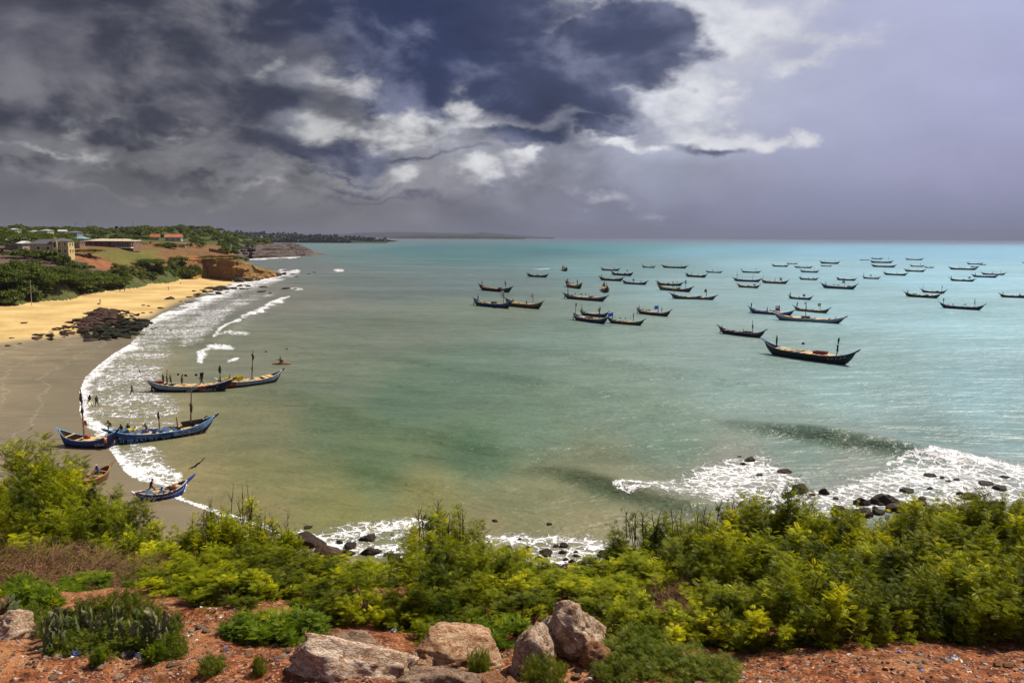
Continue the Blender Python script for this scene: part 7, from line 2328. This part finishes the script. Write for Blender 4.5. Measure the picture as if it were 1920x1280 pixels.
for i, (px, yt, Y, w, kd, bare, lab) in enumerate(BB):
    bush(px, yt, Y, w, lab, kd, bool(bare), i + 1, 'bushes on the near slope' if kd != 'weed' else 'weeds on the near ground', twigs=.55 if (kd == 'neem' and 150 < px < 480 and Y > 18) else 0.0)

# ------------------------------------------------------------------ boulders
M_BOULD = mat_rock('laterite_boulder', (0.075, 0.030, 0.014), (0.40, 0.24, 0.14), (0.78, 0.62, 0.46), 2.4, 0.10, spots=(0.30, 0.125, 0.05), bs=1.3)
M_BOULDG = mat_rock('weathered_boulder', (0.055, 0.035, 0.024), (0.20, 0.125, 0.080), (0.38, 0.26, 0.18), 2.2, 0.1, spots=(0.14, 0.065, 0.03), bs=.9)
M_BOULDR = mat_rock('red_boulder', (0.070, 0.022, 0.010), (0.25, 0.095, 0.036), (0.50, 0.27, 0.14), 2.6, 0.2, spots=(0.09, 0.04, 0.03), bs=.9)
M_BOULDO = mat_rock('ochre_boulder', (0.09, 0.035, 0.015), (0.34, 0.17, 0.08), (0.62, 0.42, 0.26), 2.6, 0.1, spots=(0.24, 0.09, 0.035), bs=1.2)
BOULD = [  # px, y centre, distance, w px, h px, material, tilt, label
    (682, 1268, 11.1, 235, 120, M_BOULD, (-.1, .15, .1), 'big cream and rust boulder at the bottom, left of centre', 6),
    (667, 1222, 12.1, 125, 62, M_BOULDG, (0, .1, 0), 'rounded grey-brown boulder behind the big cream one', 14),
    (600, 1265, 11.5, 60, 70, M_BOULDR, (0, -.4, .2), 'rust-coloured slab leaning against the left of the big cream boulder', 7),
    (825, 1288, 10.9, 150, 60, M_BOULDG, (0, .1, .2), 'flat brown boulder half cut by the bottom edge', 7),
    (872, 1236, 12.0, 175, 62, M_BOULDO, (.1, .15, 0), 'rough orange-brown boulder behind the flat one', 12),
    (1072, 1192, 12.4, 118, 100, M_BOULD, (.1, .55, -.3), 'tall tilted cream and rust boulder, highest of all', 8),
    (1005, 1245, 11.9, 92, 118, M_BOULD, (.1, .35, .2), 'pointed boulder leaning in front of the tilted one', 7),
    (1120, 1232, 11.9, 60, 50, M_BOULDR, (0, .3, 0), 'rusty lower end of the tilted boulder', 9),
    (12, 1190, 13.0, 100, 66, M_BOULD, (0, -.2, .1), 'layered orange rock at the left edge', 9),
    (62, 1224, 12.5, 52, 42, M_BOULDR, (0, .2, 0), 'small broken rust rock under the layered one', 7),
    (88, 1256, 12.0, 96, 36, M_BOULD, (.1, -.12, .1), 'wedge-shaped rock lying at the lower left', 6),
    (4, 1142, 13.8, 40, 46, M_BOULDR, (0, 0, 0), 'red rock standing at the left edge behind the layered one', 7),
    (538, 1268, 11.4, 74, 34, M_BOULDR, (0, .1, 0), 'low red-brown stone left of the rust slab', 9),
    (466, 1268, 11.4, 64, 32, M_BOULDR, (0, 0, .3), 'flat reddish stone at the bottom, third from the big boulder', 8),
    (395, 1234, 11.9, 46, 22, M_BOULDR, (0, 0, .1), 'flat stone beside the litter strip', 8),
    (1330, 1288, 11.0, 50, 20, M_BOULDR, (0, 0, .1), 'low stone on the red soil at the bottom right of the weeds', 8),
    (1180, 1272, 11.3, 46, 20, M_BOULDR, (0, 0, .1), 'small stone below the weeds right of the boulders', 8),
    (925, 1275, 11.3, 60, 24, M_BOULDR, (0, .2, .4), 'narrow stone between the flat boulder and the pointed one', 8),
    (960, 1282, 11.1, 44, 26, M_BOULDR, (0, 0, 1.4), 'orange stone at the bottom under the pointed boulder', 8),
    (1780, 1262, 12.0, 18, 16, M_BOULDG, (0, 0, .4), 'small grey stone on red soil under the right-hand thicket', 12),
]
for i, (px, yc, Y, w, h, mt, rot, lab, npl) in enumerate(BOULD):
    c = at(px, yc + 7, Y)
    D_ = math.hypot(Y, CAM_Z - c[2])
    W_ = w * D_ / FPX / 2 * 1.22; H_ = h * D_ / FPX / 2 * 1.30
    o = link('boulder' if w > 60 else 'stone', rock_mesh('boulder', 900 + i, mt, 5 if w > 70 else 4, npl + 5, (1, .85, 1), .27), None, (c[0], c[1] + W_ * .25, c[2] - H_ * .10), rot, (W_, W_ * .75, H_ * 1.05))
    tag(o, lab, 'rock')

# stones of medium size, one by one
g = random.Random(44)
var = [rock_mesh('stone', 700 + k, (M_BOULDR, M_BOULD, M_BOULDG)[k % 3], 2, 8, (1, .8, .6), .14, True) for k in range(6)]
for i in range(110):
    px = g.choice((g.uniform(-20, 620), g.uniform(-20, 620), g.uniform(880, 1960))); y = g.uniform(1235, 1290) if px > 620 or g.random() < .5 else g.uniform(1150, 1260)
    q = gp(px, y, 17.2)
    if q[1] > 14.5: continue
    q[2] = ground_z(q[0], q[1]); s = g.uniform(.035, .11)
    tag(link('stone', var[g.randrange(6)], None, q + np.array([0, 0, s * .2]), (g.uniform(-.3, .3), g.uniform(-.3, .3), g.uniform(0, 6)), s), 'one of the fist-sized broken stones lying on the near red soil', 'stone', 'broken stones on the near red soil')


def scatter(name, n, smin, smax, mats, seed, label, region, flatz=.5):
    g = np.random.default_rng(seed); V = []; F = []; M = []
    k = 0
    while k < n:
        px = g.uniform(-120, 2040); y = g.uniform(1120, 1400)
        if not region(px, y, g): continue
        q = gp(px, y, 17.0)
        z = ground_z(q[0], q[1]); s = smin + (smax - smin) * g.random() ** 3
        a = unit(g.normal(size=3)); b = unit(np.cross(a, g.normal(size=3))); c = np.cross(a, b)
        cc = np.array([q[0], q[1], z + s * .2])
        base = len(V)
        sx, sy, sz = s * g.uniform(.6, 1.2), s * g.uniform(.5, 1), s * g.uniform(.3, .9)
        for p in ((1, 0, 0), (-1, 0, 0), (0, 1, 0), (0, -1, 0), (0, 0, 1), (0, 0, -1)):
            v_ = a * p[0] * sx + b * p[1] * sy + c * p[2] * sz
            v_[2] *= flatz + .3
            V.append(cc + v_ * g.uniform(.8, 1.2))
        for t in ((0, 2, 4), (2, 1, 4), (1, 3, 4), (3, 0, 4), (2, 0, 5), (1, 2, 5), (3, 1, 5), (0, 3, 5)): F.append([base + i for i in t])
        M += [int(g.integers(0, len(mats)))] * 8
        k += 1
    me = np_mesh(name, np.array(V), np.array(F), mats, smooth=False)
    me.polygons.foreach_set('material_index', M)
    tag(link(name, me), label, kind='stuff')


scatter('gravel', 5200, .010, .050, [plain('chip_red', (.24, .085, .035), .9, .2), plain('chip_tan', (.42, .26, .15), .9, .15), plain('chip_grey', (.20, .17, .15), .9, .15), plain('chip_dark', (.06, .03, .02), .9, .15)], 5,
        'broken red and tan stone chips covering the near soil', lambda x, y, g: y > 1150 - 0 * x)
scatter('litter', 520, .018, .060, [plain('scrap_white', (.62, .62, .62), .6, .06), plain('scrap_blue', (.12, .20, .42), .5, .1), plain('scrap_grey', (.30, .33, .36), .5, .1), plain('scrap_black', (.02, .02, .022), .4, .1), plain('scrap_cream', (.55, .50, .40), .6, .06)], 6,
        'scraps of plastic and paper strewn over the near soil', lambda x, y, g: (300 < x < 520 and 1140 < y < 1215 and g.random() < 1) or (60 < x < 330 and 1125 < y < 1175) or (y > 1245 and g.random() < .18) or (1010 < x < 1080 and 1200 < y < 1250), .3)
M_BAGB = plain('black_plastic', (.012, .012, .014), .3, .1, spec=.6); M_BAGW = plain('white_plastic', (.5, .52, .58), .4, .1, spec=.5); M_BAGU = plain('blue_plastic', (.10, .14, .45), .4, .1)
for i, (px, y, s, mt, lab) in enumerate(((143, 1259, .07, M_BAGU, 'blue and white crumpled packet beside the wedge rock'), (246, 1258, .09, M_BAGB, 'black plastic bag in front of the cacti'), (262, 1256, .06, M_BAGW, 'pale plastic scrap beside the black bag'),
        (172, 1250, .08, plain('grey_plastic', (.10, .11, .13), .4, .1), 'grey crumpled bag at the foot of the cacti'), (194, 1142, .10, M_BAGB, 'dark plastic bag caught behind the cacti'), (120, 1132, .12, M_BAGB, 'black bag lying under the dry thicket'),
        (454, 1197, .08, M_BAGW, 'white bag beside the feathery bush'), (425, 1240, .035, M_BAGU, 'small blue bottle cap on the red soil'), (739, 1192, .045, M_BAGW, 'small white bottle lying in the dark leaves above the boulders'),
        (340, 1190, .035, plain('red_plastic', (.5, .04, .02), .5, .1), 'tiny red scrap right of the cactus patch'), (1787, 1258, .06, M_BAGW, 'pale stone-like scrap at the foot of the right-hand thicket'), (820, 1249, .05, plain('red_plastic', (.5, .04, .02), .5, .1), 'red scrap between the flat and the rough boulder'))):
    q = gp(px, y, 17.0); q[2] = ground_z(q[0], q[1]) + s * .4
    tag(MB().blob((0, 0, 0), (s, s * .8, s * .7), i, .5, 7, 9).build('plastic_scrap', mt, loc=q), lab, 'litter')

# ------------------------------------------------------------------ prickly pears
M_PAD = plain('cactus_pad', (0.075, 0.095, 0.030), .7, .18, sc=6)
M_PADO = plain('old_cactus_pad', (0.16, 0.15, 0.07), .8, .2, sc=6)


def cactus_mesh(seed):
    g = random.Random(seed); mb = MB()
    def pad(base, d, w, h, yaw):
        u = Vector((math.cos(yaw), math.sin(yaw), 0)); d = d.normalized(); n_ = u.cross(d)
        ring = []
        c = base + d * h * .5
        vs = []; fs = []
        for i in range(10):
            a = 2 * math.pi * i / 10
            e = c + u * math.cos(a) * w * .5 * (1 - .15 * math.sin(a + math.pi)) + d * math.sin(a) * h * .5
            vs.append(e)
        vs.append(c + n_ * w * .11); vs.append(c - n_ * w * .11)
        for i in range(10): fs += [(i, (i + 1) % 10, 10), ((i + 1) % 10, i, 11)]
        mb.add(vs, fs)
        return base + d * h * .95
    mb.blob((0, 0, -.03), (.3, .22, .06), seed)
    for s in range(g.randint(3, 5)):
        p = Vector((g.uniform(-.22, .22), g.uniform(-.15, .15), -.03)); yaw = g.uniform(0, 3.1)
        for q in range(g.randint(3, 5)):
            d = Vector((g.uniform(-.28, .28), g.uniform(-.28, .28), 1))
            p2 = pad(p, d, g.uniform(.07, .12), g.uniform(.14, .22), yaw + g.uniform(-.5, .5))
            if g.random() < .45: pad(p.lerp(p2, .85), Vector((g.choice((-1, 1)) * .9, g.uniform(-.3, .3), .8)), .08, .13, yaw)
            p = p2
    return mb


PADS = [cactus_mesh(k) for k in range(5)]
PADM = [m_.mesh('cactus', M_PAD if k % 5 else M_PADO) for k, m_ in enumerate(PADS)] + [PADS[0].mesh('cactus', M_PADO)]
k = 0
for i, (px, y) in enumerate([(95 + 11 * (q % 22) + (q * 37) % 7, 1190 + 14 * (q // 11) + (q * 13) % 9) for q in range(46)]):
    if px > 345: continue
    q = gp(px, y + 8, 17.0); q[2] = ground_z(q[0], q[1])
    tag(link('cactus', PADM[i % 6], None, q, (0, 0, i * 1.7), .62 + .25 * ((i * 7) % 5) / 4), ('one of the prickly pear stems crowded together at the lower left', 'cactus') and 'one of the prickly pears crowded together at the lower left', 'cactus', 'prickly pears at the lower left')
for px, y, lab in ((8, 1170, 'single tall cactus stem at the left edge above the layered rock'), (18, 1168, 'cactus with one round pad beside the tall stem at the left edge')):
    q = gp(px, y, 17.0); q[2] = ground_z(q[0], q[1])
    tag(link('cactus', PADM[3], None, q, (0, 0, 1), 1.0), lab, 'cactus')

# ================================================================== AIR
def build_haze():
    mb = MB().box((0, 7400, 75), (34000, 16200, 152))
    m, n = material('air_haze')
    pv = n.new('ShaderNodeVolumePrincipled')
    n.put(pv.inputs['Color'], (0.31, 0.33, 0.42))
    pv.inputs['Density'].default_value = 6.5e-5
    o = n.new('ShaderNodeOutputMaterial')
    n.t.links.new(pv.outputs[0], o.inputs['Volume'])
    tag(mb.build('haze', m), kind='stuff')


build_haze()
